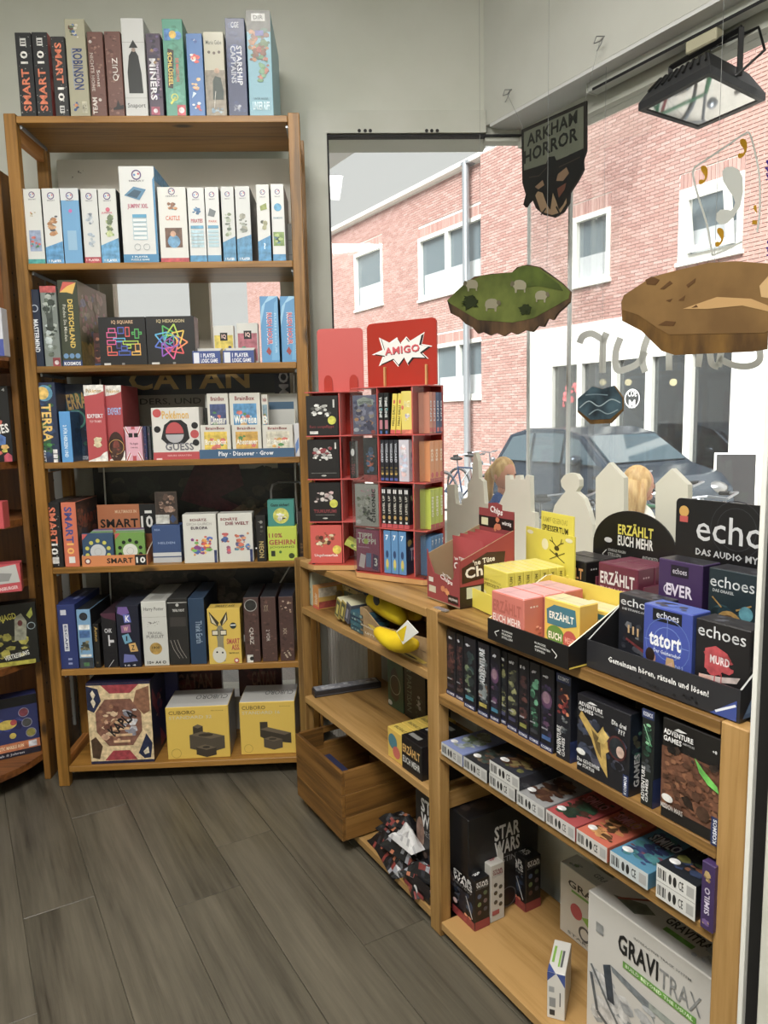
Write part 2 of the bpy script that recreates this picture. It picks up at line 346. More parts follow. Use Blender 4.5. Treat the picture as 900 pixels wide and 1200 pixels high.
def print_polys(ops, W, H):
    """-> list of (pts2d in metres, faces, colour, layer)"""
    out = []; lay = 0
    for op in ops:
        k = op[0]; lay += 1
        if k == 'r': _, x, y, w, h, c = op; out.append(([(x, y), (x + w, y), (x + w, y + h), (x, y + h)], [(0, 1, 2, 3)], c, lay))
        elif k == 'e':
            _, x, y, rx, ry, c = op
            if ry is None: ry = rx * W / H
            out.append(([(x + rx * cos(i * pi / 9), y + ry * sin(i * pi / 9)) for i in range(18)], [tuple(range(18))], c, lay))
        elif k == 'ring':
            _, x, y, rx, th, c = op; ry = rx * W / H; q = 1 - th; p = []
            for i in range(20): p += [(x + rx * cos(i * pi / 10), y + ry * sin(i * pi / 10)), (x + q * rx * cos(i * pi / 10), y + q * ry * sin(i * pi / 10))]
            out.append((p, [(2 * i, (2 * i + 2) % 40, (2 * i + 3) % 40, 2 * i + 1) for i in range(20)], c, lay))
        elif k == 'p': _, p, c = op; out.append((p, [tuple(range(len(p)))], c, lay))
        elif k == 'l':                       # polyline stroke of width w (fraction of W)
            _, p, w, c = op; q = []; fs = []
            for a, b in zip(p[:-1], p[1:]):
                dx, dy = (b[0] - a[0]) * W, (b[1] - a[1]) * H; dl = sqrt(dx * dx + dy * dy) + 1e-9; nx, ny = -dy / dl * w * W / 2 / W, dx / dl * w * W / 2 / H
                i = len(q); q += [(a[0] + nx, a[1] + ny), (a[0] - nx, a[1] - ny), (b[0] - nx, b[1] - ny), (b[0] + nx, b[1] + ny)]; fs.append((i, i + 1, i + 2, i + 3))
            out.append((q, fs, c, lay))
        elif k == 't':
            _, s, x, y, w, h, c = op[:7]; rot = op[7] if len(op) > 7 else 0; bold = op[8] if len(op) > 8 else 1
            g, fs = glyphs(s, bold)
            if not len(g): continue
            if rot == 0: p = [(x + a * w, y + b * h) for a, b in g]
            elif rot == 90: p = [(x + (1 - b) * w, y + a * h) for a, b in g]
            elif rot == -90: p = [(x + b * w, y + (1 - a) * h) for a, b in g]
            elif rot == 180: p = [(x + (1 - a) * w, y + (1 - b) * h) for a, b in g]
            elif rot == 'm': p = [(x + (1 - a) * w, y + b * h) for a, b in g]
            else:
                A = radians(rot); cx, cy = x + w / 2, y + h / 2; p = []
                for a, b in g:
                    qx, qy = (a - .5) * w * W, (b - .5) * h * H
                    p.append((cx + (qx * cos(A) - qy * sin(A)) / W, cy + (qx * sin(A) + qy * cos(A)) / H))
            out.append((p, fs, c, lay))
        elif k == 's':                       # blobs: seed, count, region, colours, size
            _, seed, n, x, y, w, h, cols = op[:8]; sz = op[8] if len(op) > 8 else .16
            rg = random.Random(seed); A = sqrt(w * W * h * H)
            for i in range(n):
                r = A * sz * rg.uniform(.4, 1.3); rx, ry = r / W, r / H
                rx, ry = min(rx, w / 2), min(ry, h / 2)
                cx, cy = rg.uniform(x + rx, x + w - rx), rg.uniform(y + ry, y + h - ry); m = rg.choice((5, 6, 7)); ph = rg.random() * 6
                el = rg.uniform(.45, 1); lay += .25
                out.append(([(cx + rx * cos(ph + 2 * pi * j / m) * rg.uniform(.7, 1), cy + ry * el * sin(ph + 2 * pi * j / m) * rg.uniform(.7, 1)) for j in range(m)], [tuple(range(m))], rg.choice(cols), lay))
    return out
FACES = {  # origin corner, right axis, up axis, outward normal from (x0,y0,z0,x1,y1,z1)
    'F': lambda a: ((a[0], a[1], a[2]), (1, 0, 0), (0, 0, 1), (0, -1, 0), a[3] - a[0], a[5] - a[2]),
    'R': lambda a: ((a[3], a[1], a[2]), (0, 1, 0), (0, 0, 1), (1, 0, 0), a[4] - a[1], a[5] - a[2]),
    'L': lambda a: ((a[0], a[4], a[2]), (0, -1, 0), (0, 0, 1), (-1, 0, 0), a[4] - a[1], a[5] - a[2]),
    'T': lambda a: ((a[0], a[1], a[5]), (1, 0, 0), (0, 1, 0), (0, 0, 1), a[3] - a[0], a[4] - a[1]),
    'B': lambda a: ((a[3], a[4], a[2]), (-1, 0, 0), (0, 0, 1), (0, 1, 0), a[3] - a[0], a[5] - a[2]),
}
def decal(name, ops, o, ax, up, nrm, W, H, parent, m='print', base=.0003, inset=0):
    v = []; f = []; cl = []
    for p, fs, c, lay in print_polys(ops, W, H):
        b = len(v); off = base + lay * .00007
        for a, q in p: v.append(tuple(o[i] + ax[i] * a * W + up[i] * q * H + nrm[i] * off for i in range(3)))
        n = Vector(ax).cross(Vector(up)).dot(Vector(nrm)); C = lin(c)
        for t in fs:
            ar = sum(p[t[i - 1]][0] * p[t[i]][1] - p[t[i]][0] * p[t[i - 1]][1] for i in range(len(t)))
            t2 = t if (ar * n) > 0 else t[::-1]
            f.append(tuple(b + i for i in t2)); cl.append(C)
    if not v: return None
    return make(name, v, f, M[m], parent, cl)
PN = {'F': 'cover_print', 'R': 'side_print', 'L': 'side_print', 'T': 'top_print', 'B': 'back_print'}
def gbox(label, F, x0, x1, y0, dep, z0, z1, col, cat='game box', group=None, name='game_box', P=None, deg=0, tilt=0, top=None, side=None, m='print', ch=.0012):
    """a printed box: body plus one flat print per printed face. Local origin: front-left-bottom corner"""
    w, h = x1 - x0, z1 - z0; a = (0, 0, 0, w, dep, h)
    v, f = cbox(*a, ch); C, T, S = lin(col), lin(top or col), lin(side or col)
    cl = [C, S, C, S, T, T] + [C] * (len(f) - 6)
    o = make(name, v, f, M[m], None, cl)
    o.location = F.w(x0, y0, z0); o.rotation_euler = (0, radians(tilt), F.a + radians(deg))
    if tilt > 0:   # leaning to the right: stand on the right-hand bottom edge
        o.location = F.w(x0, y0, z0 + w * sin(radians(tilt)))
    tag(o, label, cat, group)
    for k, ops in (P or {}).items():
        if ops:
            q = FACES[k](a); decal(PN[k] if not (k == 'F' and w < h * .45) else 'spine_print', ops, q[0], q[1], q[2], q[3], q[4], q[5], o, 'art' if any(t[0] == 's' for t in ops) else 'print')
    return o
def pbox(label, F, z, d, uL, uR, vb, vt, dep, col, P=None, gap=.0015, **k):
    x0 = F.hit(uL, vb, d)[0]; x1 = F.hit(uR, vb, d)[0]
    z1 = F.hit((uL + uR) / 2 if F is L else uL, vt, d)[1]
    return gbox(label, F, x0 + gap / 2, x1 - gap / 2, d, dep, z + .0005, z1, col, P=P, **k)
# ================================================================== THE SETTING
ZC = 3.08
# floor: sub-floor plus single vinyl planks
FL = R.sub(.744, .001, 0)
sub = slab('floor', M['floor'], R, -4.5, -5.2, -.06, 5.5, 1.1, -.0045, 0, kind='structure')
fl = bpy.data.objects.new('floor_boards', None); COL.objects.link(fl); fl.location = FL.w(0, 0, 0); fl.rotation_euler = (0, 0, FL.a); tag(fl, kind='structure')
PW, PL = .178, 1.22
offs = [0, .47, .83, .2, .66, 1.02, .35, .9, .12, .55, .78, .05, .4, 1.1, .3, .7, .95, .15, .6, .85]
v, f = cbox(-PL / 2 + .0007, -PW / 2 + .0007, -.004, PL / 2 - .0007, PW / 2 - .0007, 0, .0008)
pm = bpy.data.meshes.new('plank'); pm.from_pydata(v, [], f); pm.materials.append(M['floor'])
for r in range(-15, 3):
    for k in range(-2, 3):
        x = k * PL + PL / 2 + (offs[(-r) % 20] if r != 0 else 0); y = r * PW - PW / 2
        if r == -1: x = k * PL + PL / 2 + .62
        if not (-2.6 < x < 3.3): continue
        o = bpy.data.objects.new('plank', pm); COL.objects.link(o); o.parent = fl; o.location = (x, y, 0)

# wall behind the tall shelving: opening A behind the shelves, window_1 beside it
WY = .40
wl_ = MB()
for x0, z0, x1, z1 in [(-3.2, 0, .13, ZC), (.13, 0, 1.02, .16), (.13, 2.24, 1.02, ZC), (.87, .16, 1.02, 2.24), (1.02, 0, 1.80, .80), (1.02, 2.335, 1.64, ZC)]:
    wl_.box(x0, WY, z0, x1, WY + .16, z1)
wl_.build('wall_left', M['wall'], F=L, kind='structure')
fr = MB()
fr.box(.945, WY - .018, .80, 1.018, WY, 2.425); fr.box(1.018, WY - .018, 2.345, 1.62, WY, 2.425)
fr.box(1.018, WY - .01, .80, 1.80, WY + .04, .86); fr.box(1.62, WY, 2.32, 1.83, WY + .05, 2.37)
w1 = fr.build('window_1', M['frame'], F=L, kind='structure')
s_ = MB(); s_.box(1.018, WY - .012, .86, 1.0245, WY + .02, 2.345); s_.box(1.018, WY - .0125, 2.334, 1.80, WY + .02, 2.3405)
s_.build('seal', M['seal'], w1)
for us in ((421, 153), (428, 153), (434, 153), (500, 153), (506, 153), (512.5, 153)):
    x, z = L.hit(*us, WY - .02); d_ = MB(); d_.tube([(x, WY - .0195, z), (x, WY - .014, z)], .0065, 10); d_.build('screw_hole', M['seal'], w1)
slab('glass', M['glass'], L, 1.0245, WY + .004, .86, 1.80, WY + .010, 2.335, 0, parent=w1)
# window_0 behind the shelves: cream bars, glass onto the street
w0 = MB(); w0.box(.13, WY + .02, .16, .18, WY + .08, 2.24); w0.box(.82, WY + .02, .16, .87, WY + .08, 2.24)
w0.box(.18, WY + .02, 1.56, .50, WY + .07, 1.63); w0.box(.47, WY + .02, 1.42, .545, WY + .07, 2.24); w0.box(.18, WY + .03, 1.63, .47, WY + .05, 1.66)
w0 = w0.build('window_3', plain('cream_window_frame', 'c9c2b0', .5), F=L, kind='structure')
slab('glass', M['glass'], L, .18, WY + .04, .16, .82, WY + .046, 2.24, 0, parent=w0)
# beam over the street window, its white underside, ceiling, other walls
BZ, BY, GY = 2.36, .90, 1.05
slab('trim_1', M['beam'], R, -.14, BY, BZ + .012, 4.2, 1.12, ZC, 0, kind='structure')
slab('trim_2', M['soffit'], R, -.10, BY + .001, BZ, 4.2, 1.11, BZ + .012, 0, kind='structure')
slab('ceiling', M['soffit'], R, -4.5, -5.2, ZC, 5.5, 1.6, ZC + .1, 0, kind='structure')
slab('wall_back', M['wall'], R, 4.2, -5.2, -.05, 4.3, 1.6, ZC, 0, kind='structure')
slab('wall_side', M['wall'], R, -4.5, -5.2, -.05, 5.5, -4.3, ZC, 0, kind='structure')
slab('wall_corner', M['wall'], L, -3.3, -7, -.05, -2.0, WY, ZC, 0, kind='structure')
# street side: panel under the sill, sill, glass, worn door jamb
slab('wall_right', M['wall'], R, -.2, .33, 0, 1.70, .43, .79, 0, kind='structure')
slab('trim_3', M['frame'], R, -.35, .305, .79, 1.70, GY + .10, .825, .003, kind='structure')
w2 = MB(); w2.box(-.08, GY - .03, 2.297, 4.2, GY + .05, BZ); w2.box(-.08, GY - .03, .825, 1.68, GY + .05, .86)
w2 = w2.build('window_2', M['frame'], F=R, kind='structure')
x2 = R.hit(666, 420, GY)[0]
slab('glass', M['glass'], R, -.05, GY, .86, x2 - .003, GY + .006, 2.297, 0, parent=w2)
slab('glass', M['glass'], R, x2 + .003, GY, .86, 4.2, GY + .006, 2.297, 0, parent=w2)
slab('joint', M['joint'], R, x2 - .004, GY - .004, .86, x2 + .004, GY + .010, 2.297, 0, parent=w2)
slab('joint', M['joint'], R, -.054, GY - .004, .86, -.05, GY + .010, 2.31, 0, parent=w2)
# door jamb at the near end of the low shelves
dj = slab('door_1', M['jamb'], R, 1.643, -.012, 0, 1.76, .62, 2.29, .002, kind='structure')
slab('trim_4', M['white'], R, 1.612, -.010, 0, 1.6195, .30, 2.29, .001, kind='structure')
slab('trim_5', M['black'], R, 1.6195, -.002, 0, 1.6425, .30, 2.29, .001, kind='structure')

# ================================================================== SHELVING
# tall pine unit
tall = thing('shelving_unit', 'tall narrow open pine shelving unit with seven boards full of game boxes', 'shelf', L, 0, 0)
PWD, TD, HT = .042, .27, 2.27
TR = .9
for x in (0, TR):
    for y in (0, TD - .03):
        slab('post', M['wdz'], L, x, y, 0, x + PWD - .004, y + .03, HT, .002, parent=tall)
    for z in (.05, 1.12, HT - .07):
        slab('side_rail', M['rail'], L, x + .006, .03, z, x + .028, TD - .03, z + .045, .002, parent=tall)
LZ = [2.262, 1.808, 1.478, 1.158, .795, .430, .073]
for i, z in enumerate(LZ):
    dz = [0, 0, -.004, -.006, 0, 0, 0][i]
    slab('shelf_board', M['wdx'], L, PWD - .003, .001, z - .021, TR - .001, TD - .002, z, .0015, parent=tall)
    for x in (PWD + .001, TR - .008):
        b = MB(); b.box(x, .02, z - .032, x + .006, TD - .05, z - .022); b.build('bracket', M['steel'], tall)
# low two-bay pine unit under the street window
low = thing('shelving_unit', 'low two-bay pine shelving unit running along the street window', 'shelf', R, 0, 0)
HL, LD, LX = .8315, .30, [-.010, .775, 1.560]
for i, x in enumerate(LX):
    for y in (0, LD - .032):
        slab('post', M['wlz'], R, x, y, 0, x + .046, y + .032, HL + (.0 if i != 1 else .002), .002, parent=low)
    for z in ((.06, HL - .08) if i != 1 else (.322, HL - .08)):
        slab('side_rail', M['wly'] if i else M['wly'], R, x + .01, .032, z, x + .034, LD - .032, z + .045, .002, parent=low)
for bay, zs in ((0, (HL - .001, .6739, .3678, .046)), (1, (HL - .001, .6303, .4918, .0416))):
    for z in zs:
        slab('shelf_board', M['wlx'], R, LX[bay] + .047, .001 if z < .8 else .0, z - .022, LX[bay + 1] - .001, LD, z, .0015, parent=low)
# metal plate on the middle post
b = MB(); b.box(.79, .012, HL + .001, .835, .026, HL + .004); b.build('bracket', M['steel'], low)

# curved shelves at the picture's edge
cs = thing('curved_shelf', 'dark brown corner shelf with rounded boards and a drilled side panel', 'shelf', L, 0, 0)
slab('side_panel', M['crz'], L, -.075, .06, 0, -.052, .36, 2.12, .002, parent=cs)
for q in range(24):
    for yy in (.09, .30):
        z = .14 + q * .072; b = MB(); b.tube([(-.0515, yy, z), (-.0508, yy, z)], .004, 8); b.build('peg_hole', M['seal'], cs)
CZ = [L.hit(0, 414, -.215)[1]] + [L.hit(0, v, -.215)[1] for v in (546, 622, 701, 803, 930)]
for z in CZ:
    b = MB(); pts = [(-.076, .36), (-.9, .36)]
    cxx, cyy, rr = -.42, .13, .345
    pts += [(cxx - rr, cyy)] + [(cxx + rr * cos(a), cyy + rr * sin(a)) for a in [pi + pi * i / 18 for i in range(1, 18)]] + [(-.076, cyy)]
    b.zprism(pts, z - .024, z); b.build('curved_board', M['wrx'], cs)
slab('back_panel', M['wrz'], L, -.95, .36, 0, -.055, .372, 2.12, 0, parent=cs)

# ================================================================== OUTSIDE
GZ = -.42; SY = 8.5
slab('street', M['asphalt'], R, -24, 1.25, GZ - .1, 14, SY + 1.0, GZ, 0, kind='structure')
slab('pavement', mottled('pale_pavement', 'b9b5ad', 'c6c2ba', 10, .9), R, -24, SY - .48, GZ, 14, SY + .4, GZ + .13, .01, kind='structure')
slab('pavement', mottled('shop_side_pavement', 'aeaaa2', 'bcb8b0', 10, .9), R, -24, 1.26, GZ, 14, 2.9, GZ + .10, .01, kind='structure')
slab('wall_outside', M['wall'], R, -.2, GY + .1, GZ, 1.70, GY + .2, .79, 0, kind='structure')

BW, BH, BP = .172, .054, .0085
def brick_rects(x0, x1, z0, z1, holes, y, sold=()):
    out = []; nrow = int((z1 - z0) / BH)
    for r in range(nrow):
        z = z0 + r * BH; x = x0 - (BW / 2 if r % 2 else 0)
        while x < x1:
            a, b = max(x, x0), min(x + BW - BP, x1)
            cuts = [(a, b)]
            for hx0, hx1, hz0, hz1 in holes:
                if z + BH - BP > hz0 and z < hz1:
                    n = []
                    for p, q in cuts:
                        if hx0 > p: n.append((p, min(q, hx0)))
                        if hx1 < q: n.append((max(p, hx1), q))
                        if hx1 <= p or hx0 >= q: pass
                    cuts = [(p, q) for p, q in n if q - p > .02]
            out += [(p, z, q, z + BH - BP) for p, q in cuts]
            x += BW
    for hx0, hx1, hz1, h in sold:
        n = int((hx1 - hx0) / .06)
        for i in range(n): out.append((hx0 + i * (hx1 - hx0) / n, hz1, hx0 + (i + 1) * (hx1 - hx0) / n - BP, hz1 + h - BP))
    return out
def windows(parent, y, specs):
    for (x0, z0, x1, z1, bars) in specs:
        fr = MB(); t = .085
        fr.box(x0, y - .03, z0, x0 + t, y + .12, z1); fr.box(x1 - t, y - .03, z0, x1, y + .12, z1)
        fr.box(x0 + t, y - .03, z0, x1 - t, y + .12, z0 + t); fr.box(x0 + t, y - .03, z1 - t, x1 - t, y + .12, z1)
        for q in bars: fr.box(x0 + q * (x1 - x0) - .06, y - .025, z0 + t, x0 + q * (x1 - x0) + .06, y + .1, z1 - t)
        fo = fr.build('window_frame', M['white'], parent)
        e = [x0 + t] + [x0 + q * (x1 - x0) for q in bars] + [x1 - t]
        for a, b in zip(e[:-1], e[1:]):
            p = MB(); p.box(a, y + .06, z0 + t, b, y + .07, z1 - t); p.build('pane', M['pane'], fo)
            p = MB(); p.box(a + .08, y + .045, z0 + t, b - .05, y + .055, z0 + t + (z1 - z0) * .33); p.build('blind', M['blind'], fo)
        s = MB(); s.box(x0 - .03, y - .06, z0 - .06, x1 + .03, y + .1, z0 - .002, .004); s.build('window_sill', M['white'], fo)
def H(u, v, d=SY): return R.hit(u, v, d)
# nearer building: render on the ground floor, brick above
XL = H(564, 300)[0]; ZT = H(727, 372)[1]; XW = H(620, 450)[0]
nb = thing('brick_building', 'red brick house across the street with white rendered shopfront below', 'building', R, 0, 0)
wA = (H(668, 290)[0], H(692, 331)[1], H(716, 290)[0], H(692, 250)[1]); wB = (H(797, 250)[0], H(835, 300)[1], H(872, 250)[0], H(835, 212)[1])
X9 = 1.0
b = MB()
def wallfill(b, x0, x1, z0, z1, holes, y, t=.3):
    xs = sorted({x0, x1, *[h[0] for h in holes], *[h[1] for h in holes]})
    for a, c in zip(xs[:-1], xs[1:]):
        hz = sorted([(h[2], h[3]) for h in holes if h[0] <= a and h[1] >= c]); z = z0
        for p, q in hz: b.box(a, y, z, c, y + t, p); z = q
        b.box(a, y, z, c, y + t, z1)
hA = [(wA[0], wA[2], wA[1], wA[3]), (wB[0], wB[2], wB[1], wB[3])]
ex = [(wB[2] + 1.6, wB[2] + 2.9, wB[1], wB[3])]
wallfill(b, XL, X9, ZT, 6.35, hA + ex, SY); wallfill(b, XL, XW, GZ, ZT, [], SY)
b.build('mortar_wall', M['mortar'], nb)
rects = brick_rects(XL, X9, ZT, 6.35, [(h[0], h[1], h[2], h[3] + .22) for h in hA + ex], SY, [(h[0], h[1], h[3], .22) for h in hA + ex])
rects += brick_rects(XL, XW, GZ, ZT, [], SY)
c0 = R.w(.0, 0); camx = 2.2
full = [q for q in rects if abs((q[2] - q[0]) - (BW - BP)) < .002 and abs(q[3] - q[1] - (BH - BP)) < .002 and q[0] < H(905, 200)[0]]
full.sort(key=lambda q: (q[0] - 2.2) ** 2 + (q[1] - 1.3) ** 2)
near = set(full[:290])
v, f = cbox(-(BW - BP) / 2, -.012, -(BH - BP) / 2, (BW - BP) / 2, .02, (BH - BP) / 2, .004)
bm_ = bpy.data.meshes.new('brick'); bm_.from_pydata(v, [], f); bm_.materials.append(M['brick'])
for q in full[:290]:
    o = bpy.data.objects.new('brick', bm_); COL.objects.link(o); o.parent = nb; o.location = ((q[0] + q[2]) / 2, SY, (q[1] + q[3]) / 2)
BC = [lin(c) for c in ('ae857c', 'a67b72', 'b38d85', 'aa8178', 'a1756c')]
def brick_mass(rs, y, parent, seed=1):
    rg = random.Random(seed); b = MB()
    for q in rs: b.box(q[0], y - .012, q[1], q[2], y + .01, q[3], 0, rg.choice(BC))
    tag(b.build('brick_field', M['brickfar'], parent), kind='stuff')
brick_mass([q for q in rects if q not in near], SY, nb)
windows(nb, SY, [(wA[0], wA[1], wA[2], wA[3], [.12]), (wB[0], wB[1], wB[2], wB[3], [.1])] + [(e[0], e[2], e[1], e[3], [.5]) for e in ex])
# tilted sash of the right upper window
sx0, sx1, sz0, sz1 = wB[0] + .2, wB[2] - .1, wB[1] + .1, wB[3] - .12
b = MB(); b.box(0, -.03, 0, .09, .03, sz1 - sz0); b.box(sx1 - sx0 - .09, -.03, 0, sx1 - sx0, .03, sz1 - sz0); b.box(.09, -.03, 0, sx1 - sx0 - .09, .03, .09); b.box(.09, -.03, sz1 - sz0 - .09, sx1 - sx0 - .09, .03, sz1 - sz0)
o = b.build('open_sash', M['white'], nb); o.location = (sx0, SY - .06, sz0); o.rotation_euler = (radians(9), 0, 0)
# rendered shopfront with five tall panes
s = MB(); zt, zb = H(750, 420)[1], GZ + .30
px = [H(u, 500)[0] for u in (649, 677, 685, 718, 725, 757, 766, 804, 811, 856)]
wallfill(s, XW, X9, GZ, ZT, [(px[0] - .1, px[-1], zb, zt + .12)], SY - .03, .33); s.build('rendered_wall', M['plaster'], nb)
s = MB(); s.box(px[0] - .1, SY - .06, zt, px[-1] + .02, SY + .1, zt + .12); s.box(px[0] - .1, SY - .05, zb, px[-1], SY + .1, zb + .09)
for a in (px[0] - .05, (px[1] + px[2]) / 2, (px[3] + px[4]) / 2, (px[5] + px[6]) / 2, (px[7] + px[8]) / 2): s.box(a - .06, SY - .06, zb + .09, a + .06, SY + .1, zt)
sf = s.build('shopfront_frame', M['white'], nb)
for a, c in ((0, 1), (2, 3), (4, 5), (6, 7), (8, 9)):
    s = MB(); s.box(px[a] - .04, SY + .02, zb + .09, px[c] + .04, SY + .03, zt); s.build('pane', glassy('shopfront_glass', 'c8d0d4', .12, .05) if a == 0 else bpy.data.materials['shopfront_glass'], sf)
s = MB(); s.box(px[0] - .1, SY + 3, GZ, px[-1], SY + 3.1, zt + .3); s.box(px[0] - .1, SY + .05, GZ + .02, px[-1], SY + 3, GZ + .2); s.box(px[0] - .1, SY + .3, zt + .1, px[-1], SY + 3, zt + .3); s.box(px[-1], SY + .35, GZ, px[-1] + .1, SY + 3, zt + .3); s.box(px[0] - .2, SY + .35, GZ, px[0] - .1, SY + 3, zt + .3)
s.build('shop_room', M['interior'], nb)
for u, vv in ((706, 448), (736, 448), (789, 448)):
    x, z = R.hit(u, vv, SY + 1.0); s = MB(); s.ball((x, SY + 1.0, z), .06); s.build('pendant_lamp', plain('warm_bulb', 'ffdca0', .5, emit='ffdca0', es=3), nb)
s = MB(); s.box(XW - .05, SY - .05, GZ + .1, X9, SY, zb - .02, .01); s.build('plinth', M['stonecurb'], nb)
s = MB()
x, z = R.hit(740, 467, SY)
decal('door_emblem', [('ring', .5, .5, .48, .14, 'f0f0f0'), ('t', 'COE', .22, .56, .56, .2, 'f0f0f0'), ('t', 'M', .3, .2, .4, .26, 'f0f0f0')], (x - .16, SY + .015, z - .25), (1, 0, 0), (0, 0, 1), (0, -1, 0), .32, .5, nb)
x, z = R.hit(663, 462, SY)
decal('pane_lettering', [('s', 4, 26, 0, 0, 1, 1, ['c84a52', 'd86068', 'b8404a'], .13)], (x - .12, SY + .015, z - .25), (1, 0, 0), (0, 0, 1), (0, -1, 0), .5, .5, nb)

# farther building seen through the corner window
FY = SY + .35
fb = thing('brick_building', 'pinkish brick house with white windows and a flat gutter, farther up the street', 'building', R, 0, 0)
def HF(u, v): return R.hit(u, v, FY)
ZR = 6.42
w1_ = (HF(416, 320)[0], HF(432, 360)[1], HF(449, 320)[0], HF(432, 292)[1]); w2_ = (HF(491, 300)[0], HF(527, 343)[1], XL + .35, HF(527, 266)[1]); w3_ = (HF(509, 430)[0], HF(536, 467)[1], XL + .4, HF(536, 400)[1])
more = [(-19.2, w1_[1], -17.4, w1_[3]), (-14.6, w3_[1], -13, w3_[3]), (-17.6, w3_[1], -16, w3_[3])]
wsp = [w1_, w2_, w3_] + more; hs_ = [(w[0], w[2], w[1], w[3]) for w in wsp]
b = MB(); wallfill(b, -24, XL + .5, GZ, ZR, hs_, FY, .3); b.build('mortar_wall', M['mortar'], fb)
brick_mass(brick_rects(-24, XL + .5, GZ, ZR, [(h[0], h[1], h[2], h[3] + .22) for h in hs_], FY, [(h[0], h[1], h[3], .22) for h in hs_]), FY, fb, 3)
windows(fb, FY, [(w1_[0], w1_[1], w1_[2], w1_[3], [])] + [(w[0], w[1], w[2], w[3], [.36]) for w in wsp[1:]])
b = MB(); b.box(-24, FY - .15, ZR, XL, FY + .2, ZR + .10, .01); b.build('gutter', M['plaster'], fb)
# far row closing the street
dr = MB(); px_, pz_ = R.hit(544, 300, FY - .2)
dr.tube([(px_, FY - .15, GZ + .1), (px_, FY - .15, ZR + .02)], .075, 12)
dp = dr.build('drainpipe', M['steel'], F=R, label='pale metal drainpipe running down the pinkish brick house', cat='drainpipe')
MB().box(px_ - .12, FY - .2, ZR - .02, px_ + .12, FY, ZR + .04).build('pipe_bracket', M['steel'], dp)
# pale corrugated panel behind the first bay
cp = thing('corrugated_panel', 'pale corrugated panel standing in the window behind the first bay of the low unit', 'panel', R, 0, 0, 0)
for i in range(14):
    x = -.42 + i * .024
    b = MB(); b.zprism([(x, .318), (x + .006, .305), (x + .018, .305), (x + .0235, .318)], .0, .655); b.build('slat', M['curtain'], cp)
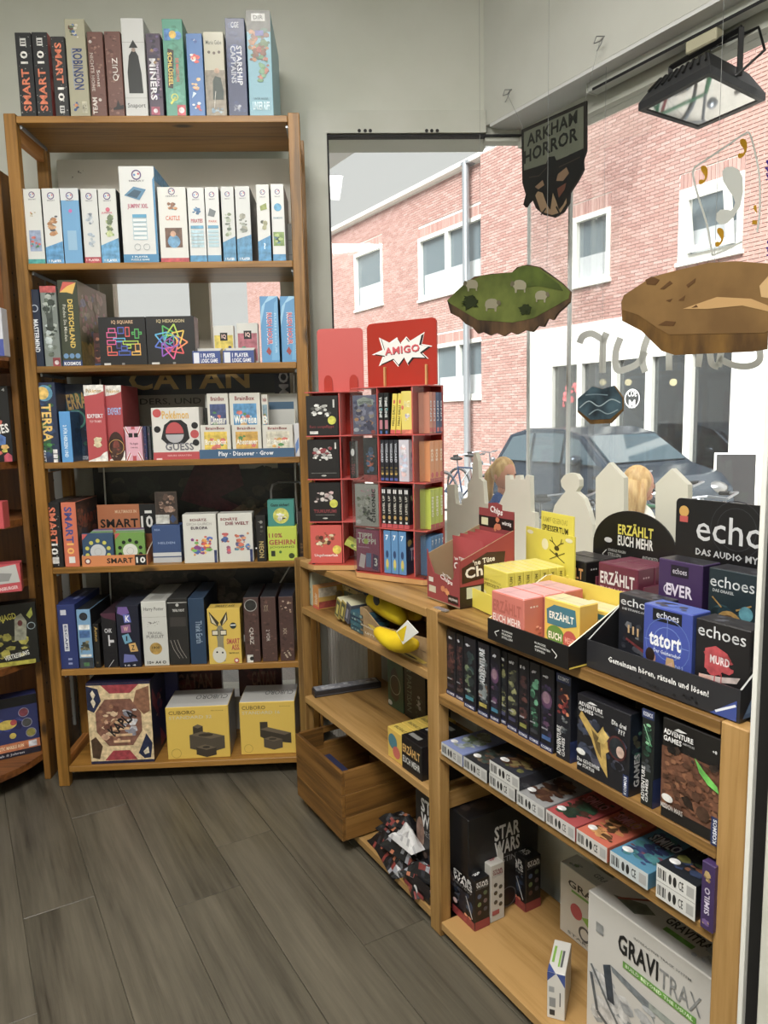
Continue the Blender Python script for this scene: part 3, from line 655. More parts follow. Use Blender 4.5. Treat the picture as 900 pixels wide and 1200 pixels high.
# ------------------------------------------------------------------ parked car
def car(x0, y0, ln, label):
    c = thing('car', label, 'car', R, x0, y0, GZ)
    W = 1.72
    prof = [(0, .55), (.02, .95), (.12, 1.12), (.42, 1.50), (.95, 1.60), (1.9, 1.60), (2.45, 1.50), (3.22, 1.06), (3.85, .93), (4.1, .72), (4.14, .45)]
    k = ln / 4.14; prof = [(a * k, b * .93) for a, b in prof]
    def half(z): return W / 2 * (1 - max(0, (z - .9)) * .26) - (.05 if z < .35 else 0)
    arch = []
    for wx in (.78 * k, 3.3 * k): arch.append(wx)
    low_ = [(0.02, .3)]
    bot = []
    for wx in arch: bot += [(wx + .36 * cos(pi - a * pi / 8), .3 + .36 * sin(pi - a * pi / 8)) for a in range(9)]
    outl = prof + [(ln, .3)] + bot[::-1] + [(0.02, .3)]
    b = MB(); n = len(outl); v = []
    for sgn in (-1, 1):
        for x, z in outl: v.append((x, sgn * half(z), z))
    f = [tuple(range(n))[::-1], tuple(range(n, 2 * n))] + [(i, (i + 1) % n, n + (i + 1) % n, n + i) for i in range(n)]
    b.add(v, f); o = b.build('body', M['carpaint'], c)
    m = o.modifiers.new('b', 'BEVEL'); m.width = .03; m.segments = 2; m.limit_method = 'ANGLE'; m.angle_limit = radians(20)
    def side(pts, nm, mt, off=.012):
        for sgn in (-1, 1):
            g = MB(); vv = [(x * k, sgn * (half(z) + off), z) for x, z in pts]; vi = [(x * k, sgn * (half(z) - .01), z) for x, z in pts]; m_ = len(pts)
            g.add(vv + vi, [tuple(range(m_)) if sgn < 0 else tuple(range(m_))[::-1]] + [(i, (i + 1) % m_, m_ + (i + 1) % m_, m_ + i) for i in range(m_)]); g.build(nm, mt, c)
    side([(.26, 1.02), (.55, 1.36), (1.15, 1.42), (1.15, 1.02)], 'rear_side_glass', M['carglass'])
    side([(1.24, 1.02), (1.24, 1.42), (1.85, 1.42), (2.02, 1.40), (2.02, 1.02)], 'side_glass', M['carglass'])
    side([(2.1, 1.01), (2.1, 1.38), (2.42, 1.33), (2.95, 1.01)], 'front_side_glass', M['carglass'])
    def slope(a, z0, b_, z1, nm, mt):
        dx, dz = (b_ - a) * k, (z1 - z0) * .93; l = sqrt(dx * dx + dz * dz); nx, nz = -dz / l, dx / l
        if nz < 0: nx, nz = -nx, -nz
        g = MB(); y0_, y1_ = half(z0) - .08, half(z1) - .08; P = [(a * k + nx * .015, -y0_, z0 * .93 + nz * .015), (b_ * k + nx * .015, -y1_, z1 * .93 + nz * .015), (b_ * k + nx * .015, y1_, z1 * .93 + nz * .015), (a * k + nx * .015, y0_, z0 * .93 + nz * .015)]
        Q = [(p[0] - nx * .02, p[1], p[2] - nz * .02) for p in P]; g.add(P + Q, [(0, 1, 2, 3), (7, 6, 5, 4), (0, 4, 5, 1), (1, 5, 6, 2), (2, 6, 7, 3), (3, 7, 4, 0)]); g.build(nm, mt, c)
    slope(2.52, 1.475, 3.16, 1.11, 'windscreen', M['carglass']); slope(.15, 1.16, .40, 1.46, 'rear_window', M['carglass'])
    for wx in arch:
        for sgn in (-1, 1):
            g = MB(); g.tube([(wx, sgn * (W / 2 - .21), .31), (wx, sgn * (W / 2 - .02), .31)], .31, 20); w = g.build('wheel', M['tyre'], c)
            g = MB(); g.tube([(wx, sgn * (W / 2 - .03), .31), (wx, sgn * (W / 2 - .005), .31)], .2, 14); g.build('hub_cap', M['metal'], w)
    for sgn in (-1, 1):
        g = MB(); g.ball((2.55 * k, sgn * (W / 2 + .07), 1.07), (.07, .1, .07)); g.build('wing_mirror', M['carpaint'], c, True)
        g = MB(); g.ball((ln - .12, sgn * (W / 2 - .28), .68), (.16, .18, .09)); g.build('headlamp', M['metal'], c, True)
        g = MB(); g.box(1.5, sgn * W / 2 - .012, .86, 1.68, sgn * W / 2 + .012, .885, .004); g.build('door_handle', M['carpaint'], c)
        for xx in (1.2, 2.06):
            g = MB(); g.box(xx * k, sgn * (W / 2 + .002) - .004, .42, xx * k + .012, sgn * (W / 2 + .002) + .004, .95); g.build('door_gap', M['seal'], c)
    return c
xa = R.hit(600, 545, 5.0)[0]
car(-6.75, 7.12, 2.98, 'grey-blue parked compact car across the street')

# ------------------------------------------------------------------ bicycles
def bike(x, y, deg, label, frame, grp=None, basket=False):
    o = thing('bicycle', label, 'bicycle', R, x, y, GZ + (.1 if y < 2.9 else 0), deg, grp)
    fm = plain('bike_frame_paint', frame, .4, .3); r = .33
    for wx in (0, 1.06):
        g = MB(); g.tube([(wx + r * cos(a * pi / 14), 0, r + .02 + r * sin(a * pi / 14)) for a in range(28)], .017, 7, closed=True); w = g.build('wheel', M['tyre'], o, True)
        g = MB()
        for a in range(14): g.tube([(wx, 0, r + .02), (wx + (r - .01) * cos(a * pi / 7), .0, r + .02 + (r - .01) * sin(a * pi / 7))], .0022, 3)
        g.tube([(wx, -.04, r + .02), (wx, .04, r + .02)], .018, 8); g.build('spokes', M['chrome'], w)
        g = MB(); g.tube([(wx + .36 * cos(a), 0, r + .02 + .36 * sin(a)) for a in [radians(20 + 14 * i) for i in range(11)]], .012, 5); g.build('mudguard', M['chrome'], o)
    B = (.48, 0, .30); S = (.36, 0, .80); Hd = (.88, 0, .80); Hl = (.91, 0, .68)
    g = MB()
    for a, b in ((B, S), (B, Hl), (S, Hd) if not basket else ((.42, 0, .52), Hl), ((0, 0, .35), B), ((0, 0, .35), (.37, 0, .74)), (Hd, (1.06, 0, .35)), (Hd, Hl)): g.tube([a, b], .016, 8)
    g.build('frame', fm, o)
    g = MB(); g.tube([S, (.34, 0, .93)], .012, 6); g.build('seat_post', M['chrome'], o)
    g = MB(); g.ball((.32, 0, .95), (.14, .09, .035), 12, 6); g.build('saddle', M['tyre'], o, True)
    g = MB(); g.tube([(.88, 0, .80), (.86, 0, 1.0)], .013, 6); g.tube([(.72, -.29, 1.03), (.84, -.2, 1.05), (.88, 0, 1.02), (.84, .2, 1.05), (.72, .29, 1.03)], .011, 7); h = g.build('handlebar', M['chrome'], o)
    for q in (-1, 1): g = MB(); g.tube([(.72, q * .29, 1.03), (.62, q * .31, 1.02)], .017, 8); g.build('grip', M['tyre'], h)
    g = MB(); g.ball((.95, 0, .9), .045, 10, 6); g.build('headlight', M['chrome'], o, True)
    g = MB(); g.tube([(.48, -.05, .30), (.48, -.06, .30)], .09, 14); g.tube([(.48, -.08, .3), (.56, -.1, .17)], .012, 6); g.build('crank', M['chrome'], o)
    if basket:
        g = MB()
        for z, k in ((.78, .8), (.88, .95), (.99, 1.05)): g.tube([(1.1 + .15 * k * a, .17 * k * b_, z) for a, b_ in ((-1, -1), (1, -1), (1, 1), (-1, 1))], .006, 5, closed=True)
        for a, b_ in ((-1, -1), (1, -1), (1, 1), (-1, 1), (0, 1), (0, -1), (1, 0)): g.tube([(1.1 + .12 * a, .136 * b_, .78), (1.1 + .158 * a, .178 * b_, .99)], .005, 5)
        g.build('basket', M['tyre'], o)
def bx_(u, v, y): return R.hit(u, v, y)[0]
bike(bx_(535, 560, 7.3), 7.35, 4, 'silver bicycle leaning by the drainpipe at the brick wall', 'b8bcc0')
bike(bx_(562, 560, 6.6) - 1.0, 6.6, 4, 'dark blue bicycle parked just in front of the drainpipe', '2c3c58')
bike(bx_(618, 590, 3.4) - .3, 3.5, 2, 'black city bicycle parked by the ponytailed woman', '1e2024', None, True)
bike(bx_(655, 590, 3.9) - .1, 4.8, -2, 'green bicycle among the bikes in front of the car', '35624a')
bike(bx_(690, 590, 3.3) - .3, 4.15, 2, 'grey bicycle behind the pawn-shaped board', '7c8188')
bike(bx_(645, 590, 4.4) - .6, 5.45, 1, 'maroon bicycle nearest to the parked car', '6a2c30')
bike(bx_(836, 570, 3.3) + .05, 3.0, -10, 'silver bicycle with swept handlebars at the street edge beside the sandwich board', 'aeb3b8')

# ------------------------------------------------------------------ two people on the pavement bench
def skinbody(name, verts, edges, rad, m, parent, root=0):
    me = bpy.data.meshes.new(name); me.from_pydata(verts, edges, []); me.materials.append(m)
    o = bpy.data.objects.new(name, me); COL.objects.link(o); o.parent = parent
    sk = o.modifiers.new('skin', 'SKIN'); sk.use_smooth_shade = True
    for i, r in enumerate(rad): me.skin_vertices[0].data[i].radius = (r if isinstance(r, tuple) else (r, r))
    for i in range(len(verts)): me.skin_vertices[0].data[i].use_root = (i == root)
    ss = o.modifiers.new('sub', 'SUBSURF'); ss.levels = 1; ss.render_levels = 2
    return o
def person(x, y, deg, label, hairstyle, top, hz=0.0):
    """seated; local +x = facing direction"""
    p = thing('person', label, 'person', R, x, y, GZ + .1 + hz, deg)
    V = [(0, 0, .50), (.02, 0, .66), (.03, 0, .86), (.02, 0, 1.0), (.03, 0, 1.09)]; E = [(0, 1), (1, 2), (2, 3), (3, 4)]; Rd = [(.15, .12), (.13, .11), (.15, .11), (.07, .07), (.05, .05)]
    for s in (-1, 1):
        b = len(V); V += [(.02, s * .17, .96), (.06, s * .2, .72), (.28, s * .14, .62), (.36, s * .11, .62)]; E += [(3, b), (b, b + 1), (b + 1, b + 2), (b + 2, b + 3)]; Rd += [.062, .048, .036, .022]
        for q in range(5):
            c = len(V); a = (q - 2) * .014; V += [(.40 + (.02 if q else -.01), s * (.11 - a if q else .075), .615), (.445 - abs(q - 2) * .006 if q else .42, s * (.11 - a * 1.2 if q else .06), .605)]; E += [(b + 3, c), (c, c + 1)]; Rd += [.009, .008]
        b = len(V); V += [(.1, s * .10, .50), (.46, s * .12, .50), (.48, s * .12, .1), (.60, s * .12, .04)]; E += [(0, b), (b, b + 1), (b + 1, b + 2), (b + 2, b + 3)]; Rd += [.09, .065, .045, .035]
    skinbody('body', V, E, Rd, M[top], p)
    h = MB(); h.ball((.04, 0, 1.21), (.095, .075, .118), 18, 14); h.ball((.135, 0, 1.19), (.016, .013, .02), 8, 6); h.ball((.10, 0, 1.12), (.035, .03, .03), 8, 6)
    for s in (-1, 1): h.ball((.03, s * .077, 1.20), (.02, .008, .03), 8, 6)
    h.tube([(.03, 0, 1.05), (.03, 0, 1.14)], .048, 12); hd = h.build('head', M['skin'], p, True)
    e = MB()
    for s in (-1, 1): e.ball((.124, s * .03, 1.215), (.008, .014, .007), 8, 6)
    e.build('eyes', M['seal'], hd); e = MB(); e.ball((.128, 0, 1.145), (.008, .024, .006), 8, 6); e.build('mouth', plain('lips', 'a8574e'), hd)
    g = MB()
    if hairstyle == 'tail':
        g.ball((.018, 0, 1.235), (.104, .086, .112), 18, 12); g.ball((-.10, 0, 1.25), (.04, .04, .04), 10, 8)
        g.tube([(-.10, 0, 1.26), (-.16, 0, 1.20), (-.17, 0, 1.08), (-.13, 0, .95)], [.03, .04, .035, .008], 10)
    else:
        g.ball((.012, 0, 1.225), (.108, .092, .122), 18, 12)
        g.tube([(-.02, 0, 1.24), (-.05, 0, 1.12), (-.085, 0, .98), (-.11, 0, .80)], [.09, .1, .095, .05], 14)
        for s in (-1, 1): g.tube([(.02, s * .07, 1.25), (0, s * .088, 1.1), (-.02, s * .09, .92)], [.03, .036, .02], 8)
    g.build('hair', M['hair'], p, True)
    return p
p1 = R.hitz(588, 535, .97); p2 = R.hitz(745, 545, .91)
person(p1[0], p1[1], -4, 'seated woman in a blue jacket with a blond ponytail, in profile', 'tail', 'denim', 1.29 - .97 - .32 + (.97 - (GZ + .1 + 1.345)))
person(p2[0], p2[1], 70, 'seated person with long straight blond hair in a cream top, seen from behind', 'long', 'cream', .91 - (GZ + .1 + 1.345))
for (px1, py1), dg, lb in ((p1, -4, 'slatted wooden stool under the ponytailed woman'), (p2, 70, 'slatted wooden stool under the long-haired person')):
    st = thing('stool', lb, 'stool', R, px1, py1, GZ + .1, dg)
    for i in range(4): slab('slat', M['rail'], R, -.19, -.19 + i * .098, .33, .17, -.105 + i * .098, .355, .003, parent=st)
    for a in (-.17, .14):
        for c_ in (-.17, .14): slab('leg', M['seal'], R, a, c_, 0, a + .03, c_ + .03, .33, 0, parent=st)

# ------------------------------------------------------------------ armchair in the shop opposite, sandwich board
ax, az = R.hit(836, 560, SY + .7)
ac = thing('armchair', 'tan upholstered armchair standing inside the shop window opposite', 'armchair', R, ax, SY + .75, GZ + .2, 20)
b = MB(); b.box(-.32, -.3, .33, .3, .3, .48, .04); b.build('seat', M['fabric'], ac)
b = MB(); b.prism([(.2, .40), (.34, .42), (.50, 1.0), (.40, 1.04), (.30, .98)], -.32, .32); b.build('backrest', M['fabric'], ac)
for a, c_ in ((-.28, -.26), (-.28, .26), (.26, -.26), (.26, .26)): b = MB(); b.tube([(a, c_, .34), (a * 1.15, c_ * 1.1, 0)], .018, 8); b.build('leg', M['seal'], ac)
for s in (-1, 1): b = MB(); b.box(-.28, s * .3 - .03, .5, .28, s * .3 + .03, .60, .02); b.build('armrest', M['fabric'], ac)
tb = thing('cafe_table', 'round dark cafe table inside the shop window opposite', 'table', R, R.hit(790, 560, SY + 1)[0], SY + 1.0, GZ + .2)
b = MB(); b.tube([(0, 0, .70), (0, 0, .73)], .3, 20); b.build('tabletop', M['seal'], tb); b = MB(); b.tube([(0, 0, .02), (0, 0, .70)], .025, 8); b.tube([(0, 0, 0), (0, 0, .02)], .2, 16); b.build('pedestal', M['seal'], tb)
sx_, _ = R.hit(845, 570, 7.9)
sb = thing('sandwich_board', 'dark folding sandwich board on the opposite pavement', 'sign', R, sx_, 8.2, GZ + .13, 35)
for s in (-1, 1):
    b = MB(); b.box(-.24, -.012, 0, .24, .012, .98, .004); o = b.build('panel', M['seal'], sb); o.location = (0, s * .2, 0); o.rotation_euler = (radians(s * 11), 0, 0)
    b = MB(); b.box(-.27, -.016, 0, -.24, .016, 1.0); b.box(.24, -.016, 0, .27, .016, 1.0); b.box(-.24, -.016, .98, .24, .016, 1.0); o = b.build('frame', M['white'], sb); o.location = (0, s * .2, 0); o.rotation_euler = (radians(s * 11), 0, 0)

# ================================================================== STICKERS AND LETTERS ON THE STREET WINDOW
def onglass(name, label, pts_list, m, d=GY - .0015, th=.0012, cat='window sticker', group=None):
    b = MB()
    for pts in pts_list: b.prism([R.hit(u, v, d) for u, v in pts], d, d + th)
    return b.build(name, m, F=R, label=label, cat=cat, group=group)
def stroke(pts, w):
    """ribbon outline pieces along a smoothed pixel path"""
    P = []; n = len(pts)
    for i in range(n - 1):
        p0, p1, p2, p3 = pts[max(i - 1, 0)], pts[i], pts[i + 1], pts[min(i + 2, n - 1)]
        for k in range(5):
            t = k / 5; P.append(tuple(.5 * (2 * p1[j] + (p2[j] - p0[j]) * t + (2 * p0[j] - 5 * p1[j] + 4 * p2[j] - p3[j]) * t * t + (3 * p1[j] - p0[j] - 3 * p2[j] + p3[j]) * t ** 3) for j in (0, 1)))
    P.append(pts[-1]); L_, R_ = [], []
    for i, p in enumerate(P):
        q0, q1 = P[max(i - 1, 0)], P[min(i + 1, len(P) - 1)]; dx, dy = q1[0] - q0[0], q1[1] - q0[1]; l = sqrt(dx * dx + dy * dy) + 1e-6
        ww = (w if not isinstance(w, tuple) else w[0] + (w[1] - w[0]) * i / (len(P) - 1)) / 2
        L_.append((p[0] - dy / l * ww, p[1] + dx / l * ww)); R_.append((p[0] + dy / l * ww, p[1] - dx / l * ww))
    return [[L_[i], L_[i + 1], R_[i + 1], R_[i]] for i in range(len(P) - 1)]
def letters(pts_sets, w): return [q for p in pts_sets for q in stroke(p, w)]
wlt = thing('window_lettering', 'large pale script letters stuck on the street window, seen mirrored', 'window lettering', R, 0, 0, 0)
for strokes in ([[(679, 402), (683, 394), (693, 391), (703, 396), (709, 400)], [(711, 390), (707, 400), (706, 418), (706, 437)]],
    [[(727, 396), (722, 410), (721, 425), (724, 434), (735, 432), (748, 425), (756, 412)], [(760, 392), (754, 410), (753, 425), (756, 436)]],
    [[(786, 392), (784, 410), (784, 434)], [(774, 404), (792, 402)]],
    [[(822, 400), (820, 415), (818, 430)], [(850, 396), (845, 412), (842, 430)], [(842, 430), (834, 426), (832, 414)]], [[(842, 420), (860, 428), (878, 429), (890, 422), (889, 406), (884, 396)]]):
    b = MB()
    for pts in letters(strokes, 7.5): b.prism([R.hit(u, v, GY - .0015) for u, v in pts], GY - .0015, GY - .0003)
    b.build('letter', M['sticker'], wlt)
onglass('window_sticker', 'thin grey outline of a leaning rounded panel on the street window', letters([[(814, 196), (826, 188), (850, 172), (872, 157), (879, 158), (886, 185), (890, 210), (890, 250), (887, 272)], [(814, 196), (812, 205), (818, 230), (828, 262), (834, 294), (838, 298), (870, 283)]], 2.2), M['sticker'])
def drop(cx, cy, s, ang=0, flip=1):
    P = [((a - 633) / 370, (c - 555) / 370) for a, c in ((585, 400), (610, 375), (650, 370), (690, 390), (715, 440), (718, 530), (700, 620), (660, 690), (610, 735), (570, 742), (548, 715), (548, 670), (575, 645), (610, 645), (640, 652), (660, 630), (668, 600), (655, 560), (620, 510), (590, 460))]
    return [(cx + (flip * x * cos(ang) - y * sin(ang)) * s, cy + (flip * x * sin(ang) + y * cos(ang)) * s) for x, y in P]
onglass('window_sticker', 'big grey swirl drop stuck on the street window', [drop(855, 229, 68)], M['sticker'])
for (a, c_, s, lb) in ((870, 174, 23, 'gold comma sticker at the top corner of the thin outline'), (824, 205, 22, 'gold comma sticker left of the big grey swirl'), (843, 278, 22, 'gold comma sticker below the big grey swirl')):
    onglass('window_sticker', lb, [drop(a, c_, s)], M['gold'], group='gold comma stickers')
onglass('window_sticker', 'gold half-drop sticker right of the big grey swirl', [[(886, 240), (887, 250), (883, 245), (883, 241)], [(882, 258), (887, 258), (887, 263), (881, 263)]], M['gold'], group='gold comma stickers')
onglass('window_sticker', 'purple squiggle sticker high at the edge of the street window', [drop(899, 193, 11), drop(899, 201, 7), drop(899, 208, 7)], M['purple'], group='purple squiggle stickers')
onglass('window_sticker', 'purple squiggle sticker low at the edge of the street window', [drop(900, 287, 10), drop(900, 296, 8)], M['purple'], group='purple squiggle stickers')

# ================================================================== IVORY CUT-OUT BOARDS ON THE SILL
def cutout(label, pts, d, name='cutout_board', zb=.825):
    q = [R.hit(u, v, d) for u, v in pts]; q = [(x, z if v_ < 640 else zb + .0005) for (x, z), (_, v_) in zip(q, pts)]
    b = MB(); b.prism(q, d, d + .016); return b.build(name, M['board'], F=R, label=label, cat='cutout board')
cutout('ivory cutout board with the stepped outline of a castle tower', [(524, 660), (524, 568), (532, 568), (534, 590), (541, 592), (541, 585), (548, 583), (548, 567), (553, 560), (555, 532), (557, 530), (560, 540), (561, 560), (566, 564), (568, 590), (585, 590), (592, 575), (592, 557), (597, 557), (598, 562), (603, 562), (604, 557), (609, 557), (610, 562), (615, 562), (616, 557), (621, 558), (622, 600), (627, 601), (628, 660)], .56)
cutout('ivory cutout board shaped like a game pawn', [(644, 668), (645, 610), (650, 592), (658, 581), (663, 576), (658, 570), (657, 563), (661, 557), (668, 554), (675, 556), (679, 562), (679, 570), (675, 576), (684, 584), (690, 600), (694, 615), (700, 668)], .53)
cutout('ivory cutout board shaped like a narrow gabled house beside the black arch', [(698, 676), (698, 560), (714, 542), (731, 560), (732, 676)], .50)
cutout('ivory cutout board shaped like a gabled house next to the tall black header', [(768, 690), (768, 567), (787, 549), (806, 568), (808, 690)], .48)

# ================================================================== HANGING THINGS
def string(nm, pts, label, r=.0006, F=None): return MB().tube(pts, r, 5).build(nm, M['string'], F=F or R, label=label, cat='string')
# metal hooks in the beam
def hook(u, v, label):
    x, z = R.hit(u, v, BY); b = MB()
    b.tube([(x - .004, BY - .001, z + .01), (x - .02, BY - .02, z + .012), (x - .024, BY - .026, z - .008), (x + .004, BY - .026, z - .012), (x + .016, BY - .026, z - .004), (x + .004, BY - .026, z - .022), (x - .012, BY - .026, z - .035)], .0016, 6)
    return b.build('hook', M['metal'], F=R, label=label, cat='hook'), (x, BY - .026, z - .012)
_, h1 = hook(601, 108, 'bent wire hook in the beam above the left end of the hanging black sign')
_, h2 = hook(710, 46, 'bent wire hook in the beam above the right end of the hanging black sign')
SDp = BY - .05
sg = [R.hit(u, v, SDp) for u, v in [(611, 152), (687, 118), (687, 177), (683, 188), (684, 199), (677, 212), (668, 226), (667, 238), (660, 249), (650, 255), (637, 252), (628, 244), (623, 232), (617, 243), (613, 240), (616, 228), (612, 214)]]
b = MB(); b.prism(sg, SDp, SDp + .006); sign = b.build('hanging_sign', plain('sign_dark', '17130f', .5), F=R, label='hanging sign lettered ARKHAM HORROR with a black winged shape', cat='sign')
ox, oz = sg[0][0], min(q[1] for q in sg); SW, SH = sg[1][0] - ox, sg[0][1] - oz
def sgn(pts): return [((R.hit(u, v, SDp)[0] - ox) / SW, (R.hit(u, v, SDp)[1] - oz) / SH) for u, v in pts]
decal('sign_lettering', [('p', sgn([(614, 155), (684, 124), (684, 175), (652, 188), (614, 200)]), '5d6151'),
    ('p', sgn([(627, 228), (640, 215), (655, 213), (664, 222), (664, 238), (657, 249), (647, 252), (634, 248)]), '8a6f4e'),
    ('p', sgn([(614, 206), (628, 197), (640, 192), (643, 184), (650, 183), (653, 190), (668, 181), (686, 173), (685, 190), (679, 205), (672, 215), (666, 228), (660, 240), (655, 246), (652, 236), (648, 226), (645, 246), (641, 240), (636, 226), (630, 224), (624, 236), (616, 244), (614, 238), (618, 224)]), '0d0b0a'),
    ('p', sgn([(627, 219), (636, 211), (638, 217), (631, 222)]), '7a5f44'), ('p', sgn([(654, 204), (664, 196), (667, 203), (660, 212), (652, 212)]), '7a5f44'), ('p', sgn([(653, 221), (664, 214), (662, 222), (655, 232)]), '5a2f1a'), ('l', sgn([(620, 208), (632, 206), (641, 196)]), .012, '3a2c22'), ('l', sgn([(655, 196), (668, 190), (680, 184)]), .012, '3a2c22'), ('l', sgn([(640, 244), (634, 252)]), .02, '0d0b0a'), ('l', sgn([(652, 242), (656, 250)]), .02, '0d0b0a'),
    ('t', 'ARKHAM', .1, .80, .78, .12, '14160f'), ('t', 'HORROR', .05, .64, .84, .13, '14160f')], (ox, SDp, oz), (1, 0, 0), (0, 0, 1), (0, -1, 0), SW, SH, sign)
string('string', [h1, (sg[0][0] + .01, SDp + .003, sg[0][1])], 'thin string from the left hook to the black sign')
string('string', [h2, (sg[1][0] - .01, SDp + .003, sg[1][1])], 'thin string from the right hook to the black sign')

def tile(label, outline, topline, d, m_top, m_side, th=.008):
    """a flat printed card: rock edge below, scene above"""
    q = [R.hit(u, v, d) for u, v in outline]; b = MB(); b.prism(q, d, d + th); o = b.build('hanging_tile', m_side, F=R, label=label, cat='hanging tile')
    b = MB(); b.prism([R.hit(u, v, d - .0012) for u, v in topline], d - .0012, d - .0002); b.build('painted_top', m_top, o)
    return o
SD = .72
sh = tile('hanging card of a grassy meadow with sheep on a rocky slab', [(524, 352), (534, 342), (545, 332), (556, 324), (575, 321), (600, 319), (606, 313), (618, 310), (632, 313), (646, 323), (658, 332), (668, 342), (667, 354), (660, 361), (654, 366), (648, 375), (642, 373), (637, 383), (630, 382), (624, 389), (615, 387), (605, 392), (598, 389), (590, 394), (582, 390), (574, 393), (566, 389), (560, 391), (553, 383), (546, 380), (538, 372), (528, 367)],
     [(524, 352), (545, 332), (565, 323), (600, 319), (612, 311), (630, 313), (658, 332), (668, 342), (666, 350), (645, 362), (625, 373), (600, 378), (560, 375), (545, 366), (528, 356)], SD, M['grassart'], M['rockart'])
hillb = MB(); hillb.prism([R.hit(u, v, SD - .0022) for u, v in [(598, 322), (612, 312), (630, 314), (655, 333), (660, 341), (630, 335), (605, 338)]], SD - .0022, SD - .0014); hillb.build('painted_hill', mottled('painted_hill', '39461a', '5a6a2a', 9, .9), sh)
for (u, v, s) in ((553, 334, 1), (576, 357, 1.1), (609, 335, 1.1), (634, 347, 1)):
    fl = -1 if u in (576, 634) else 1; hx = lambda a, q, k=0: R.hit(u + a * s * fl, v + q * s, SD - .003 - k)
    b = MB(); b.prism([hx(a, q) for a, q in ((-7, -3), (-4, -6), (0, -6.5), (4, -5.5), (6.5, -3), (7, 1), (6, 3.5), (6, 7), (4.6, 7), (4.4, 4), (-3, 4), (-3.4, 7.4), (-5, 7.4), (-5.4, 3), (-7, 1))], SD - .003, SD - .0024)
    b.build('printed_sheep', bpy.data.materials.get('sheep_print') or plain('sheep_print', '9a967f', .9), sh)
    b = MB(); b.prism([hx(a, q) for a, q in ((-10, -2), (-8.5, -5), (-6, -4.6), (-5.5, -1.5), (-7.5, .6), (-9.6, .6))], SD - .0034, SD - .0031); b.build('printed_head', bpy.data.materials.get('sheep_face') or plain('sheep_face', '6a6450', .9), sh)
for (u, v, s) in ((551, 355, 12), (615, 363, 9)):
    rg = random.Random(u); b = MB()
    for i in range(14): b.prism([R.hit(u + rg.uniform(-1, 1) * s * .6 + s * .35 * cos(a), v + rg.uniform(-.5, .5) * s + s * .3 * sin(a), SD - .003) for a in range(6)], SD - .003 - i * .00004, SD - .0024)
    b.build('printed_bush', plain('bush_print', '26310f', .9), sh)
de = tile('hanging card of a sandy desert on a hexagonal slab', [(728, 354), (731, 346), (763, 325), (792, 317), (830, 308), (862, 306), (905, 309), (925, 340), (905, 408), (880, 412), (790, 416), (775, 411), (752, 388), (729, 376)],
     [(728, 354), (731, 346), (763, 325), (792, 317), (830, 308), (862, 306), (905, 309), (925, 340), (915, 378), (896, 390), (784, 392), (770, 384), (748, 369), (729, 363)], SD, M['sand'], M['sandedge'])
def pt(o, pts, m, nm, off): b = MB(); b.prism([R.hit(u, v, SD - off) for u, v in pts], SD - off, SD - off + .0006); b.build(nm, m, o)
dk = plain('print_rock_brown', '5e4020', .9)  # brown of the rocks printed on the desert card
pt(de, [(800, 362), (840, 348), (880, 350), (900, 358), (905, 366), (870, 358), (830, 362)], plain('dune_light', 'bf9a68', .9), 'printed_dune', .0022)
pt(de, [(890, 335), (905, 318), (920, 330), (905, 350), (892, 348)], plain('dune_pale', 'c9a878', .9), 'printed_dune', .0022)
for p in ([(756, 328), (764, 324), (773, 328), (768, 334), (758, 333)], [(773, 339), (785, 329), (788, 332), (778, 339)], [(804, 334), (815, 326), (814, 331), (806, 337)], [(771, 381), (780, 376), (792, 377), (789, 382)], [(795, 352), (803, 346), (801, 352)], [(810, 361), (816, 357), (818, 360)], [(780, 352), (788, 350), (785, 354)]): pt(de, p, dk, 'printed_rock', .0024)
se = tile('small octagonal hanging card of a stormy dark sea', [(677, 467), (694, 453), (706, 456), (719, 452), (729, 466), (729, 481), (715, 496), (692, 497), (677, 483)], [(677, 467), (694, 453), (706, 456), (719, 452), (729, 466), (729, 479), (715, 491), (692, 492), (677, 480)], SD + .2, M['seaart'], M['sandedge'])
def pt2(pts, c, k=.0022): b = MB(); [b.prism([R.hit(u, v, SD + .2 - k) for u, v in q], SD + .2 - k, SD + .2 - k + .0006) for q in stroke(pts, 1.2)]; b.build('printed_wave', plain('foam_print', c, .9), se)
pt2([(679, 478), (690, 470), (702, 476), (716, 468), (727, 472)], 'a9bcc2'); pt2([(690, 486), (700, 480), (712, 485), (724, 480)], '8fa4ab'); pt2([(686, 463), (698, 462), (712, 463)], '7c9099')
for nm, u, v, d, zt_ in (('meadow', 562, 325, SD, 2.36), ('meadow', 640, 320, SD, 2.36), ('desert', 836, 310, SD, 2.36), ('sea', 704, 456, SD + .2, 2.36)):
    x, z = R.hit(u, v, d)
    string('string', [(x, d + .004, z - .005), (x, max(d, .905) if nm == 'sea' else d + .004, zt_ if nm == 'sea' else ZC - .001)], {('meadow', 562): 'thin string holding the meadow card at its left corner', ('meadow', 640): 'thin string holding the meadow card at its right corner', ('desert', 836): 'thin string holding the desert card', ('sea', 704): 'thin string holding the stormy sea card'}[nm, u])

